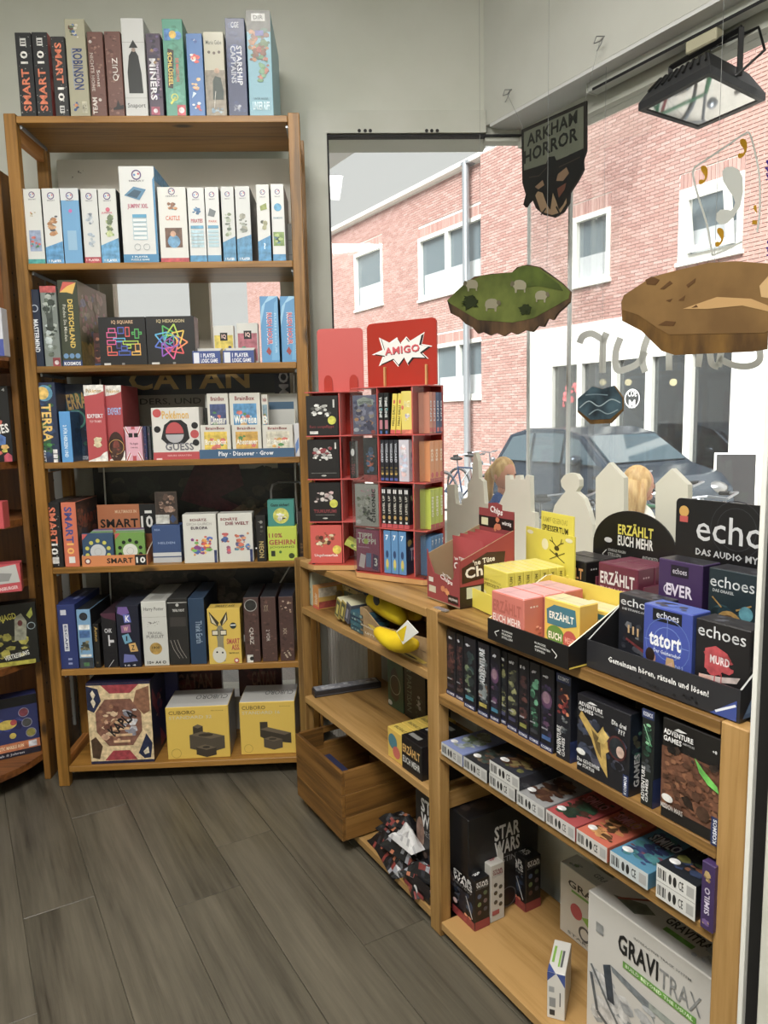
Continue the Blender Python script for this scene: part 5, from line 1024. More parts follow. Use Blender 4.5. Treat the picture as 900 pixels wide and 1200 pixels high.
pk = [('p', [(0, .86), (0, 1), (1, 1), (1, .92), (.6, .88)], 'e4e2dc'), ('t', 'Pokémon', .12, .90, .76, .05, 'b8902c'), ('p', [(0, 0), (0, .03), (.6, .08), (.8, .13), (1, .15), (1, 0)], 'e4e2dc')]
pbox('slim red and white expert-game box with a cream blot low on its front', L, z, D0, 103.5, 127, V4, 451, .2, 'b3202c', {'F': pk + [('t', 'EXPERT', .1, .58, .8, .05, 'e8e8ec'), ('t', 'TOP TRUMPS', .2, .52, .6, .03, 'd8b0b0'), ('s', 65, 12, .28, .16, .5, .2, ['d8c8a0', 'c8b890'], .3)]}, group=G4)
pbox('red and white expert-game box with blue lettering and a dark round picture', L, z, D0 + .02, 127.5, 147.5, V4, 451.5, .2, 'a81f2a', {'F': pk + [('t', 'EXPERT', .12, .62, .8, .09, '8aa8dc'), ('e', .5, .2, .48, .2, '3a2018'), ('ring', .5, .2, .46, .08, 'c89a3a'), ('e', .5, .2, .2, .09, '7a2c1c'), ('s', 66, 10, .1, .02, .8, .2, ['8a6a58', '4a2c20'], .2)]}, group=G4)
pbox('pale grey box with dark speckled arc seen behind the red expert games', L, z, .14, 145, 156, V4 - 3, 452, .08, 'a9aba8', {'F': [('e', .2, .9, .3, .08, '2a2a2c'), ('ring', .1, .4, .9, .12, '5a5c5c')]}, group=G4)
pbox('small pink pocket box printed with a union flag and sunglasses', L, z, D0 - .003, 148, 168, V4 - .5, 500, .035, 'd9a0b4', {'F': [('l', [(0, 0), (1, 1)], .16, 'e8e8e8'), ('l', [(0, 1), (1, 0)], .16, 'e8e8e8'), ('l', [(0, 0), (1, 1)], .07, 'b82c3c'), ('l', [(0, 1), (1, 0)], .07, 'b82c3c'), ('l', [(.5, 0), (.5, 1)], .22, 'b82c3c'), ('e', .5, .55, .36, .38, 'dfa2b6'), ('r', .22, .7, .24, .12, K_), ('r', .54, .7, .24, .12, K_), ('t', 'The English', .26, .48, .5, .07, '5a2c3c'), ('t', 'is under all pig', .3, .38, .42, .06, '5a2c3c')]}, group=G4)
for i, (a, b_) in enumerate(((169, 173.5), (174, 178), (178.5, 182))):
    pbox(('dark blue', 'dark grey', 'green-black')[i] + ' thin card box standing beside the pink pocket box', L, z, .03, a, b_, V4 - 2, 499.5, .06, ('24305c', '3a3d44', '2c3c3a')[i], {'F': [('s', 70 + i, 10, .05, .05, .9, .9, ['8a3a4a', '5a5a7a', '3a3c50'], .1)]}, group='thin card boxes beside the pink pocket box')
pbox('white game box with a red dome pictured behind a window and GUESS in grey letters', L, z, D0, 180, 236, V4 - 1.5, 477.5, .08, 'd8d6d0', {'F': [('r', 0, 0, 1, .17, 'b8202c'), ('p', [(.18, .42), (.26, .68), (.4, .77), (.62, .77), (.74, .68), (.78, .42), (.66, .32), (.3, .32)], '1e1e22'), ('p', [(.47 + .19 * cos(a), .52 + .21 * sin(a)) for a in [i * pi / 12 for i in range(13)]], 'b82830'), ('p', [(.47 + .19 * cos(a), .50 - .16 * sin(a)) for a in [i * pi / 12 for i in range(13)]], 'b0b0b4'), ('t', 'Pokémon', .22, .79, .56, .15, 'd8a830', 0), ('t', 'GUESS', .26, .2, .6, .14, '6a6a74'), ('e', .12, .9, .09, None, 'c0282c'), ('e', .11, .6, .07, None, '1e1e22'), ('e', .9, .66, .07, None, '1e1e22'), ('e', .89, .5, .09, None, 'b8282c'), ('e', .91, .34, .07, None, '1e1e22'), ('t', 'NEUES ERRATEN', .3, .09, .5, .03, 'e0a0a0'), ('r', .06, .03, .12, .03, 'e8c8c8')]}, group=G4)
pbox('dark thin game box standing behind the white GUESS box', L, z, .11, 233, 246, V4 - 4, 478, .03, '34342f', {'F': [('s', 75, 12, .1, .1, .8, .8, ['5a5a4a', '6a4a4a', '44503c'], .2)]}, group=G4)
# cardboard counter display with six quiz boxes
x0 = L.hit(234, 535, D0 - .005)[0]; x1 = L.hit(345, 535, D0 - .005)[0]; zf = L.hit(290, 526, D0 - .005)[1] - z
t = tray('wide counter display with a dark blue lip reading Play Discover Grow', L, x0, x1, D0 - .005, z, zf, .15, [(0, zf), (1, .17)], 'c9cbc6', [('r', 0, 0, 1, 1, '2f5a80'), ('t', 'Play · Discover · Grow', .2, .25, .58, .55, 'e6eaee')], 'b9bdba')
b = MB(); zz = L.hit(330, 461, .13)[1] - z; b.box(.0, .150, .003, x1 - x0 + .006, .153, zz, 0, lin('b8b9b2')); hd = b.build('header_card', M['print'], t)
decal('header_print', [('r', .62, .45, .36, .42, '2c5a7c'), ('t', 'BOX', .7, .5, .2, .12, 'c8d0d8')], (0, .150, 0), (1, 0, 0), (0, 0, 1), (0, -1, 0), x1 - x0, zz, hd)
G5 = 'quiz boxes in the wide counter display'
def bb(lb, u0, u1, vt, d, zb, c, seed, word, dep=.04):
    x0 = L.hit(u0, 520, d)[0]; x1 = L.hit(u1, 520, d)[0]; z1 = L.hit(u0 + 10, vt, d)[1]
    gbox(lb, L, x0, x1 - .001, d, dep, zb, z1, 'd2d0c6', P={'F': [('r', .12, .1, .76, .7, c), ('s', seed, 12, .14, .12, .72, .6, ['4a8a4a', 'd09a30', 'c85a4a', '3a6aa0', c], .14), ('t', 'BrainBox', .18, .86, .64, .08, '8a3a3a'), ('t', word, .14, .42, .72, .16, 'e8e6da')]}, group=G5)
bb('quiz box with a bright yellow panel, front left of the wide display', 235.5, 271, 498, .012, z + .004, 'd8b820', 81, 'BrainBox')
bb('quiz box with a yellow cloud-shaped panel, front middle of the wide display', 272.5, 307, 498, .012, z + .004, 'c89a28', 82, 'Abenteuer')
bb('cream quiz box with a boy in a tie, front right of the wide display', 308, 344, 498, .012, z + .004, 'cdc9b4', 83, 'Hogwarts')
zq = L.hit(280, 497, .055)[1]
for (u0, u1, vt, c, sd_, wd_, lb) in ((245, 270, 461, '3a4a7a', 84, 'Dinosaur', 'quiz box with a dark blue panel, back left of the wide display'), (271, 307, 460.5, '3a86b8', 85, 'Weltreise', 'quiz box with a light blue panel, back middle of the wide display'), (308.5, 316, 462, '7a98a8', 86, 'B', 'quiz box seen edge-on at the right end of the back row of the wide display')):
    bb(lb, u0, u1, vt, .06, zq - .0 - .075, c, sd_, wd_)
for (u0, u1, lb) in ((246, 270, 'white filler box under the dark blue quiz box'), (272, 315, 'white filler box under the light blue quiz box')):
    x0 = L.hit(u0, 520, .06)[0]; x1 = L.hit(u1, 520, .06)[0]; gbox(lb, L, x0, x1, .06, .04, z + .004, zq - .0755, 'c9c7bc', cat='carton', name='carton')
x0 = L.hit(346, 530, .05)[0]
gbox('slanting white leaflet box at the right end of the wide display', L, x0, x0 + .018, .03, .09, z + .0005, z + .12, 'd2d4d8', P={'F': [('p', [(.2, .1), (.8, .3), (.8, .6), (.2, .4)], '4a7ac0')]}, group=G4)

# ---- fifth board
z = LZ[4]; G6 = 'games on the fifth board'
V5 = 664
def s10(a, b_, k='8a8a88'): return [('t', 'SMART', .2, .37, .52, .56, a, -90), ('t', '10', .22, .2, .48, .17, b_, -90), ('r', .3, .06, .42, .1, k)]
pbox('black number-quiz box with orange lettering at the left end of the fifth board', L, z, D0, 57, 75.5, V5 + 1, 589, .22, '1b1b1d', {'F': [speck(90)] + s10('d8622c', 'e6e6e2', 'd8d8d4'), 'T': [speck(91)]}, group=G6, top='2c2c2e')
pbox('orange number-quiz box with purple-blue lettering on the fifth board', L, z, D0, 76.5, 94, V5 + 1, 588.5, .22, 'cf5a24', {'F': s10('3a3f8a', 'f0b030', 'e6e6e2'), 'R': [('s', 92, 60, 0, 0, 1, 1, ['4a3c34', '6a4a3c', '2c3440', '8a4a34'], .1), ('t', 'SMART', .08, .62, .84, .16, '8a3a24')]}, group=G6, side='4a3a34', top='4a2c24')
x0 = L.hit(96.5, 662, D0 - .004)[0]; x1 = L.hit(173, 661, D0 - .004)[0]; zf = L.hit(130, 651, D0 - .004)[1] - z
t = tray('orange counter display with black numerals holding packs of question discs', L, x0, x1, D0 - .004, z, zf, .16, [(0, zf), (.2, .05), (1, .09)], 'a8602c', [('r', 0, 0, 1, 1, 'd27722'), ('e', .09, .5, .05, None, '7a1c14'), ('e', .09, .5, .03, None, 'e8e0d8'), ('t', 'SMART', .38, .24, .4, .5, '1e1a18'), ('r', .81, .02, .18, .96, K_), ('t', '10', .83, .22, .14, .56, 'e8e8e4')], 'b8662a')
zz = L.hit(145, 591.5, .155)[1] - z; zb_ = L.hit(145, 620, .155)[1] - z
b = MB(); b.box(.01, .157, .05, (x1 - x0) - .0, .160, zz, 0, lin('b8652a')); hd = b.build('header_card', M['print'], t)
W9 = x1 - x0 - .01
decal('header_print', [('r', .71, .25, .29, .75, K_), ('t', 'SMART', .04, .42, .64, .22, '1a1816'), ('t', '10', .73, .40, .2, .3, 'e6e6e2'), ('r', .8, .76, .12, .07, 'e6e6e2'), ('t', 'MULTIMAXX IN', .3, .78, .36, .08, 'e0b890'), ('t', 'Die schlaue Art für Familien und Freunde', .05, .24, .62, .07, 'e8c8a8')], (.01, .157, .05), (1, 0, 0), (0, 0, 1), (0, -1, 0), W9, zz - .05, hd)
def discpack(lb, u0, u1, vt, bg_, dotc, inner, n, d):
    x0 = L.hit(u0, 655, d)[0]; x1 = L.hit(u1, 655, d)[0]; z1 = L.hit(u0 + 15, vt, d)[1]; W = x1 - x0; Hh = z1 - z - .004
    ops = [('e', .5 + .36 * cos(a), .42 + .36 * W / Hh * sin(a), .065, None, dotc) for a in [2 * pi * i / 10 + .3 for i in range(10)]]
    return gbox(lb, L, x0, x1, d, .012, z + .004, z1, bg_, P={'F': ops + [('e', .5, .42, .25, None, inner), ('ring', .5, .42, .12, .1, 'a8aaa8'), ('p', [(.02, .8), (.02, .98), (.2, .98)], 'c83a3a')]}, group='question-disc packs in the orange display')
discpack('blue disc pack with yellow dots, foremost left in the orange display', 97.5, 134, 625, '274a6c', 'c8c43a', 'c4c8ca', 0, .016)
discpack('green disc pack with black dots, foremost right in the orange display', 136, 171, 624, '6a9a3c', '16201a', 'd6d8d0', 0, .016)
rg = random.Random(5)
for i in range(7):
    for side_ in (0, 1):
        d = .030 + i * .016; u0, u1 = ((98, 134), (137, 171))[side_]
        x0 = L.hit(u0, 655, d)[0] + .002; x1 = L.hit(u1, 655, d)[0]
        zt_ = z + .10 + i * .0022
        gbox('thin %s disc pack filed in the %s half of the orange display' % (('red', 'pale', 'teal', 'white', 'green', 'grey', 'violet')[i], ('left', 'right')[side_]), L, max(x0, L.hit(96.5, 662, .008)[0] + .005), min(x1, L.hit(173, 661, .008)[0] - .005), d, .010, z + .004, zt_, ('a03a3c', 'c8c4b8', '3a7a6a', 'd0d0cc', '5a9a4a', '9a9aa0', '6a4a7a')[i], group='question-disc packs in the orange display')
# blue leaflet stand and photo card
x0 = L.hit(181, 660, .05)[0]; x1 = L.hit(214, 660, .05)[0]
gbox('blue leaflet stand with a white band, beside the white geography games', L, x0, x1, .04, .07, z + .0005, L.hit(200, 615, .05)[1], '27477c', P={'F': [('r', 0, 0, 1, .14, 'b8bcc0'), ('r', 0, .17, 1, .1, 'c8ccce'), ('t', 'HELDEN', .2, .5, .6, .06, '8aa0c8'), ('t', 'REA', .1, .86, .2, .05, '8aa0c8')]}, cat='leaflet stand', name='leaflet_stand')
zt_ = L.hit(200, 615, .05)[1]
gbox('small card with a photo of people standing on the blue leaflet stand', L, x0 + .012, x1 - .01, .06, .012, zt_ + .0005, L.hit(205, 576, .06)[1], '4a4038', P={'F': [('r', .04, .25, .92, .72, '3a2e28'), ('s', 95, 22, .05, .3, .9, .66, ['8a6a58', '5a4438', 'a88a78', '2c2420'], .16), ('r', 0, .02, .62, .28, 'c4c4bc'), ('p', [(.62, .16), (.78, .3), (.95, .16), (.78, .04)], '27406c')]}, cat='card', name='photo_card')
def book(lb, F, u0, u1, vb, vt, d, ops, col='d6d6ce', dep=.06, n=3, grp=None):
    x0 = F.hit(u0, vb, d)[0]; x1 = F.hit(u1, vb, d)[0]; z1 = F.hit((u0 + u1) / 2, vt, d)[1]
    return gbox(lb, F, x0, x1, d, dep, z + .0005, z1, col, P={'F': ops, 'R': [('r', .3, 0, .03, 1, '6a6a68'), ('r', .65, 0, .03, 1, '6a6a68')], 'T': [('r', 0, .3, 1, .05, '6a6a68'), ('r', 0, .65, 1, .05, '6a6a68')]}, group=grp)
book('white geography game with a paint-splashed map of Europe and three lines of lettering', L, 216.5, 255.5, V5 - 6, 602.5, D0, [('s', 96, 46, .15, .12, .75, .46, ['e08a20', 'd0402a', 'e8b430', '8a3a8a', '3a5ab0', '6ab04a', 'b83a4a'], .13), ('t', 'SCHÄTZ', .22, .86, .5, .06, '7a2a3c'), ('t', 'DICH DURCH', .12, .775, .74, .055, 'a8a4a0', 0, 0), ('t', 'EUROPA', .24, .69, .5, .06, '4a3a4a'), ('r', .9, .0, .08, .26, '2c3a6a')], grp='white geography games')
book('white geography game with a paint-splashed world map and two lines of lettering', L, 257.5, 297.5, V5 - 7, 601.5, D0, [('s', 97, 12, .04, .36, .3, .3, ['b83a3a', '3a5a9a', 'c86a4a'], .24), ('s', 98, 8, .2, .14, .16, .22, ['c83a3a', 'a85a7a'], .3), ('s', 99, 26, .4, .2, .55, .42, ['3a6ab0', 'c85a3a', '5a5a8a', 'd08a5a', '4a8aa0'], .15), ('t', 'SCHÄTZ', .08, .86, .5, .065, '8a1c2c'), ('t', 'DIE WELT', .22, .765, .68, .065, '7a2030'), ('r', .9, .0, .08, .26, '2c3a6a')], grp='white geography games')
pbox('black upright box with faces on its spine between the world game and the yellow game', L, z, D0 - .006, 301.5, 313, V5 - 6, 604, .2, '1d1c1c', {'F': [('s', 100, 10, .2, .55, .6, .4, ['8a8a84', '4a4640', '1c1c1c'], .2), ('t', 'NEON', .25, .08, .5, .36, 'b8a05a', -90)]}, group=G6)
pbox('lime yellow brain-jogging box with red capitals', L, z, D0 - .004, 314.5, 349, V5 - 8.5, 617, .06, 'b9cc1e', {'F': [('t', '110%', .04, .68, .46, .13, '9a3a2c'), ('t', 'GEHIRN', .04, .47, .9, .15, 'a8362a'), ('t', 'JOGGING', .06, .36, .84, .07, '4a5a1c', 0, 0), ('r', .1, .14, .14, .16, '2c3424'), ('e', .8, .14, .1, .08, '3a4a1c'), ('e', .42, .26, .05, None, '4a7a2c')]}, group=G6)
zt_ = L.hit(330, 617, .012)[1]
x0 = L.hit(314, 610, .016)[0]; x1 = L.hit(345, 610, .016)[0]
gbox('small teal game box with a white goose, standing on the lime yellow box', L, x0, x1, .016, .045, zt_ + .0005, L.hit(330, 586, .016)[1], '2f8a80', P={'F': [('t', 'Gans sicher!', .12, .76, .7, .12, '1c2c2a'), ('e', .5, .4, .3, None, 'c8c84a'), ('s', 101, 8, .3, .15, .5, .4, ['d8d8cc', 'e0e0d8', '3a2c2c'], .25)]}, group=G6)
b = MB(); xw0 = L.hit(318, 590, .2)[0]; xw1 = L.hit(366, 580, .2)[0]; zc = L.hit(340, 565, .2)[1]
b.tube([(xw0, .2, z), (xw0, .2, zc - .03), (xw0 + .008, .2, zc - .008), (xw0 + .03, .2, zc), (xw1 - .05, .2, zc), (xw1 - .03, .2, zc - .02), (xw1 - .03, .2, z)], .004, 8)
b.build('metal_hoop', M['metal'], F=L, label='bent grey metal hoop standing behind the lime yellow game', cat='metal stand')
pbox('dark brown upright box behind the low unit end on the fifth board', L, z, .05, 350, 357.5, V5 - 12, 600, .14, '2c2220', {'F': [('s', 102, 12, .1, .05, .8, .3, ['6a5030', '4a3828'], .2)]}, group=G6)

# ---- sixth board
z = LZ[5]; G7 = 'boxes on the sixth board'; V6 = 781
pbox('deep royal blue thick box with a white vertical label, left end of the sixth board', L, z, D0, 69, 93, V6 + 2, 708.5, .26, '10296e', {'F': [('r', .28, .84, .28, .08, 'c8ccd8'), ('r', .36, .28, .24, .42, 'd4d8e0'), ('t', 'ESCAPE', .42, .3, .12, .38, '2c3a6a', -90), ('r', .5, .14, .2, .03, '8a98c8'), ('r', .5, .07, .2, .03, '8a98c8')], 'T': [('r', .5, .3, .2, .5, '6a7ab0')]}, group=G7)
pbox('sky blue box with a round black emblem and a green-grey figure on its spine', L, z, D0, 94, 110.5, V6 + 2, 714, .22, '6a9cc4', {'F': [('ring', .5, .88, .3, .3, '1c1c1e'), ('e', .5, .88, .24, None, '2c3038'), ('r', .1, .66, .8, .08, 'dcdedc'), ('r', .12, .52, .76, .12, '2f62a0'), ('s', 110, 16, .08, .26, .84, .24, ['6a6a52', '3a3c34', '8a8468'], .2), ('r', .1, .2, .8, .04, 'd8d8d4'), ('r', 0, 0, 1, .18, '39404a'), ('r', .3, .04, .4, .06, '4a7a4a')]}, group=G7, top='1f2226', side='24262a')
pbox('black narrow box with gold script on its spine', L, z, D0, 111.5, 119, V6 + 1, 731, .26, '171616', {'F': [('t', 'Anno', .3, .6, .5, .34, 'b08c34', -90), ('r', .3, .1, .3, .04, '6a5a3a')]}, group=G7)
pbox('black box with a slim white key and a maroon top edge', L, z, D0, 122, 139.5, V6 + 1, 718.5, .24, '17161c', {'F': [('p', [(0, 1), (1, 1), (1, .86), (.2, .92), (0, .97)], '4a1c34'), ('t', 'CHK', .2, .64, .5, .08, 'cfcfd4'), ('r', .42, .40, .1, .2, 'cfcfd4'), ('r', .5, .46, .3, .05, 'cfcfd4'), ('l', [(.3, .0), (.7, .14)], .03, 'c8c8cc')]}, group=G7, top='3a2430')
pbox('navy box with tumbled pastel letter tiles K W I Z on its spine', L, z, D0 - .006, 140, 166.5, V6 + 2, 709.5, .24, '15192e', {'F': [('p', [(.05, .88), (.1, .98), (.5, .98), (.6, .88), (.3, .84)], '6a4a9a'), ('p', [(.35, .72), (.3, .86), (.6, .86), (.66, .73)], '4a5ab8'), ('t', 'K', .4, .74, .2, .1, 'e8e8ec'), ('p', [(.2, .56), (.18, .68), (.6, .7), (.62, .57)], '8a5a88'), ('t', 'W', .3, .59, .2, .07, 'e0b8a0'), ('p', [(.2, .52), (.5, .55), (.65, .42), (.32, .38)], '5a9ab8'), ('t', 'I', .38, .43, .06, .08, K_), ('p', [(.48, .38), (.78, .4), (.9, .26), (.55, .25)], 'd0a04a'), ('t', 'Z', .6, .28, .14, .08, K_), ('p', [(.2, .08), (.25, .22), (.7, .2), (.85, .1)], '5a62a8'), ('t', '16 4', .25, .02, .5, .03, 'c8c8cc')]}, group=G7, top='2c3040')
pbox('thick white box with fine grey lettering and a round gold seal', L, z, D0, 169.5, 199, V6 + 1, 704.5, .27, 'cbccc6', {'F': [('t', 'Harry Potter', .1, .84, .8, .07, '5a5a58', 0, 0), ('r', 0, .755, 1, .004, '9a9a96'), ('s', 111, 14, .15, .6, .6, .1, ['8a8a86', 'a8a8a4'], .12), ('t', 'TRIVIAL', .2, .49, .6, .04, '6a6a68', 0, 0), ('t', 'PURSUIT', .15, .43, .7, .05, '6a6a68', 0, 0), ('e', .5, .27, .25, None, 'b08a2c'), ('t', '1800', .34, .265, .32, .04, '4a3a1c'), ('t', '10+ A4 O', .12, .03, .76, .05, '3a3a3a')], 'T': [('r', .25, .1, .5, .8, 'a8a8a2')]}, group=G7, side='8a8a84', top='bdbeb8')
pbox('charcoal box with curved white scratches on its spine, right of the thick white box', L, z, D0, 200, 223.5, V6 + 0, 701, .26, '262524', {'F': [('r', 0, .93, 1, .012, 'b0b0ac'), ('e', .5, .9, .08, None, 'c0c0bc'), ('t', 'TRIVIAL PURSUIT', .25, .80, .6, .04, 'd0d0cc'), ('r', .1, .58, .8, .14, '3c3836')] + [('l', [(x, .38), (x + .15, .24), (x + .42, .1)], .018, 'b8b0a8') for x in (.06, .24, .42)]}, group=G7)
pbox('petrol blue box with white script running down its spine', L, z, D0, 224, 243, V6 - 2, 701, .26, '1c3a58', {'F': [('t', 'Think Earth', .4, .32, .4, .34, '9ab0c4', -90, 0)], 'R': [('s', 112, 20, 0, 0, 1, 1, ['1a2c44', '16263a'], .2)]}, group=G7, side='17283e')
pbox('yellow quiz box with a cartoon donkey in glasses', L, z, D0 - .008, 245.5, 284, V6 - 3, 713, .07, 'd8b41a', {'F': [('p', [(.05, .96), (.1, .75), (.3, .68), (.35, .75)], '3a3420'), ('p', [(.07, .92), (.13, .76), (.28, .7)], 'cfc4a0'), ('p', [(.6, .95), (.62, .8), (.42, .68), (.38, .76)], '3a3420'), ('p', [(.58, .9), (.58, .8), (.44, .7)], 'cfc4a0'), ('p', [(.24, .05), (.28, .4), (.24, .6), (.32, .7), (.42, .7), (.5, .6), (.46, .4), (.5, .05)], '8a8468'), ('e', .32, .17, .21, .145, 'd4d2c4'), ('e', .25, .22, .03, None, K_), ('e', .42, .21, .03, None, K_), ('r', .12, .52, .2, .1, '2a2420'), ('r', .14, .535, .16, .07, 'd8d0b8'), ('r', .37, .52, .2, .1, '2a2420'), ('r', .39, .535, .16, .07, 'd8d0b8'), ('t', 'SMART', .56, .36, .4, .1, 'b0342a'), ('t', 'ASS.', .7, .25, .26, .1, 'b0342a'), ('t', 'DAS TIER QUIZ', .62, .18, .3, .03, '3a3420'), ('e', .78, .69, .1, None, '2c3c3c'), ('r', .7, .69, .16, .02, 'e8e8e0'), ('e', .84, .06, .08, None, 'b82c2c'), ('e', .84, .06, .045, None, 'e8e0d8')], 'T': [('t', 'SMART ASS', .2, .3, .6, .4, '5a4a18')]}, group=G7)
def brownbox(lb, u0, u1, vb, vt, extra, top): return pbox(lb, L, z, D0, u0, u1, vb, vt, .22, '4f3530', {'F': [('s', u0, 50, 0, 0, 1, 1, ['5a3c34', '422c28', '6a4a3e', '4a342c'], .06)] + extra}, group=G7, top=top)
brownbox('brown wooden-look quiz box with a round black disc and white lettering', 288, 306, V6 - 5, 700, [('e', .48, .88, .4, None, '2a2a28'), ('ring', .48, .88, .42, .12, 'a8a8a4'), ('t', 'QUIZ', .3, .28, .3, .26, 'd8d2ca', -90, 0), ('r', .1, .0, .4, .12, 'd8d8d0'), ('e', .42, .06, .14, None, '2c2c2a')], '14161a')
brownbox('brown wooden-look box with small white numerals, second from the right on the sixth board', 308, 326, V6 - 5, 699.5, [('t', '2 VOR', .3, .32, .24, .18, 'c8c0b8', -90, 0), ('t', 'XX', .2, .78, .3, .1, '9a8a70', 0, 0)], '23242a')
brownbox('brown wooden-look box with pale scribbles, right end of the sixth board', 329, 346, V6 - 6, 699, [('s', 120, 10, .1, .74, .8, .22, ['c0a890', 'a88a6c'], .12), ('t', 'XIX', .25, .42, .25, .1, 'b8a890', -90, 0), ('t', 'ii', .3, .06, .4, .1, 'b8a890', 30, 0)], '25283a')

# ---- bottom board
z = LZ[6]
def cub(lb, u0, u1, vt, num, seed, d, deg):
    x0 = L.hit(u0, 888, d)[0]; x1 = L.hit(u1, 886, d)[0]; z1 = L.hit((u0 + u1) / 2, vt, d)[1]
    T = '4f4638'; S_ = '3a3226'; H_ = '6a5c48'
    blocks = [('p', [(.42, .3), (.42, .62), (.5, .66), (.58, .62), (.58, .3)], S_), ('p', [(.42, .62), (.5, .66), (.58, .62), (.5, .58)], H_), ('p', [(.36, .2), (.36, .46), (.66, .5), (.92, .42), (.92, .18), (.66, .1)], T), ('p', [(.36, .46), (.56, .52), (.92, .42), (.7, .37)], H_), ('e', .62, .45, .12, .03, S_), ('p', [(.46, .08), (.46, .22), (.6, .26), (.78, .2), (.78, .06), (.62, .02)], S_), ('p', [(.46, .22), (.6, .27), (.78, .2), (.62, .16)], H_), ('e', .62, .215, .06, .02, '2c261c')] if num == 32 else \
        [('p', [(.36, .34), (.36, .62), (.5, .62), (.5, .5), (.92, .4), (.92, .2), (.5, .26)], S_), ('p', [(.36, .48), (.5, .52), (.92, .4), (.8, .36)], H_), ('p', [(.42, .14), (.42, .3), (.56, .34), (.76, .28), (.76, .12), (.6, .08)], T), ('p', [(.42, .3), (.56, .34), (.76, .28), (.6, .24)], H_), ('e', .58, .29, .07, .02, S_)]
    return gbox(lb, L, x0, x1, d, .17, z + .0005, z1, 'd9b316', P={'F': blocks + [('t', 'CUBORO', .05, .86, .42, .07, '5a4a18', 0, 0), ('t', 'STANDARD %d' % num, .05, .77, .68, .06, 'cfc9a8', 0, 0), ('ring', .14, .12, .08, .1, 'a88c1c'), ('t', 'Spielzeug', .72, .9, .2, .02, '8a741c', 0, 0)], 'T': [('t', 'CUBORO', .42, .4, .52, .24, '4a4a48', 180, 0)]}, group='yellow and white marble-run boxes', deg=deg, side='a9a9a8', top='c4c4c0', ch=.002)
cub('yellow and white marble-run box in the middle of the bottom board, taller block pictured', 197, 270, 828, 32, 1, .02, 1)
cub('yellow and white marble-run box at the right end of the bottom board', 283, 347.5, 822, 16, 2, .035, -1)
x0 = L.hit(107, 893, .01)[0]; x1 = L.hit(181, 893, .01)[0]; z1 = L.hit(144, 800, .01)[1]
kp = [('r', 0, 0, 1, 1, 'd7bd8c'), ('p', [(.2, 1), (.86, 1), (.68, .87), (.36, .87)], '9c1a2c'), ('p', [(.22, .04), (.74, .04), (.62, .16), (.36, .16)], '9c1a2c'), ('r', 0, 0, 1, .035, '1c1c40'), ('r', 0, .975, 1, .025, '1c1c40'),
      ('p', [(0, .97), (0, .68), (.1, .64), (.22, .78), (.18, .93)], '1b2345'), ('p', [(.98, .95), (.98, .64), (.88, .6), (.72, .74), (.78, .9)], '8a5a3c'), ('p', [(.03, .08), (.02, .3), (.1, .34), (.2, .22), (.14, .06)], '4a3420'), ('p', [(.76, .12), (.9, .36), (.99, .24), (.95, .06), (.85, .05)], '1b2345'),
      ('p', [(.3, .22), (.12, .4), (.12, .64), (.28, .8), (.68, .8), (.84, .62), (.84, .4), (.68, .22)], '7d4f3c'), ('s', 130, 30, .14, .25, .4, .5, ['c89a78', '9a6a48', 'd8b890', '6a3c2c'], .13), ('s', 131, 14, .5, .3, .3, .4, ['b8b8c0', 'd0d0d4', '8a8a98'], .2)]
for i in range(4): kp.append(('r', .38 + .04 * (i % 2), .26 + i * .08, .26, .03, 'd8b080'))
kp += [('t', 'KAPLA', .28, .44, .5, .13, '16161a', 42), ('p', [(.06, .88), (.1, .92), (.14, .86), (.1, .8)], 'd8ccb0'), ('p', [(.06, .78), (.1, .82), (.14, .76), (.1, .7)], 'd8ccb0'), ('p', [(.84, .14), (.92, .2), (.93, .12), (.86, .1)], 'd8ccb0')]
gbox('large beige building-plank box with dark red, navy and a round photo on its front', L, x0, x1, .012, .2, z + .0005, z1, 'd7bd8c', P={'F': kp, 'R': [('r', 0, 0, 1, 1, '1b1c38'), ('p', [(.1, .9), (.5, .6), (.5, .4), (.1, .7)], '7a1a2c'), ('p', [(.5, .3), (.9, .05), (.5, .05)], '9c1a2c'), ('s', 132, 10, .2, .2, .6, .6, ['c8b080', '8a2c3c', '2c3460'], .14)], 'T': [('r', 0, 0, 1, 1, '1c1c3c')]}, cat='game box', ch=.003)
gbox('dark blue flat box lying behind the large beige plank box', L, x0 + .03, x1 + .05, .215, .02, z + .0005, z1 + .045, '1b1c50', P={'F': [('r', .02, .9, .96, .06, '2c2c7a')]})

# ---- boards and posters seen behind the tall unit (they hang in the window)
def poster(label, x0, x1, z0, z1, ops, col, y=.32, th=.006, cat='poster', m='print', name='poster'):
    v, f = cbox(0, 0, 0, x1 - x0, th, z1 - z0, .0005); o = make(name, v, f, M['print'], None, [lin(col)] * len(f)); o.location = L.w(x0, y, z0); o.rotation_euler = (0, 0, L.a)
    decal('poster_print', ops, (0, 0, 0), (1, 0, 0), (0, 0, 1), (0, -1, 0), x1 - x0, z1 - z0, o, 'art' if any(q[0] == 's' for q in ops) else 'print'); return tag(o, label, cat)
X = lambda u, v, y=.32: L.hit(u, v, y)
xa, xb = X(70, 240)[0], .895
wb_ = poster('plain white board hanging behind the top two shelves of the tall unit', xa, xb, LZ[1] + .07, 2.235, [('s', 140, 8, .05, .8, .1, .1, ['8a8a86'], .05)], 'd4d0cb')
wb_.data.materials[0] = film('white_translucent_board', 'f4f2ec', .5)
xa = X(110, 480)[0]; xb = X(341, 480)[0]; za = 1.10; zb = X(200, 432)[1]
cz = lambda v: (X(230, v)[1] - za) / (zb - za)
cxx = lambda u: (X(u, 460)[0] - xa) / (xb - xa)
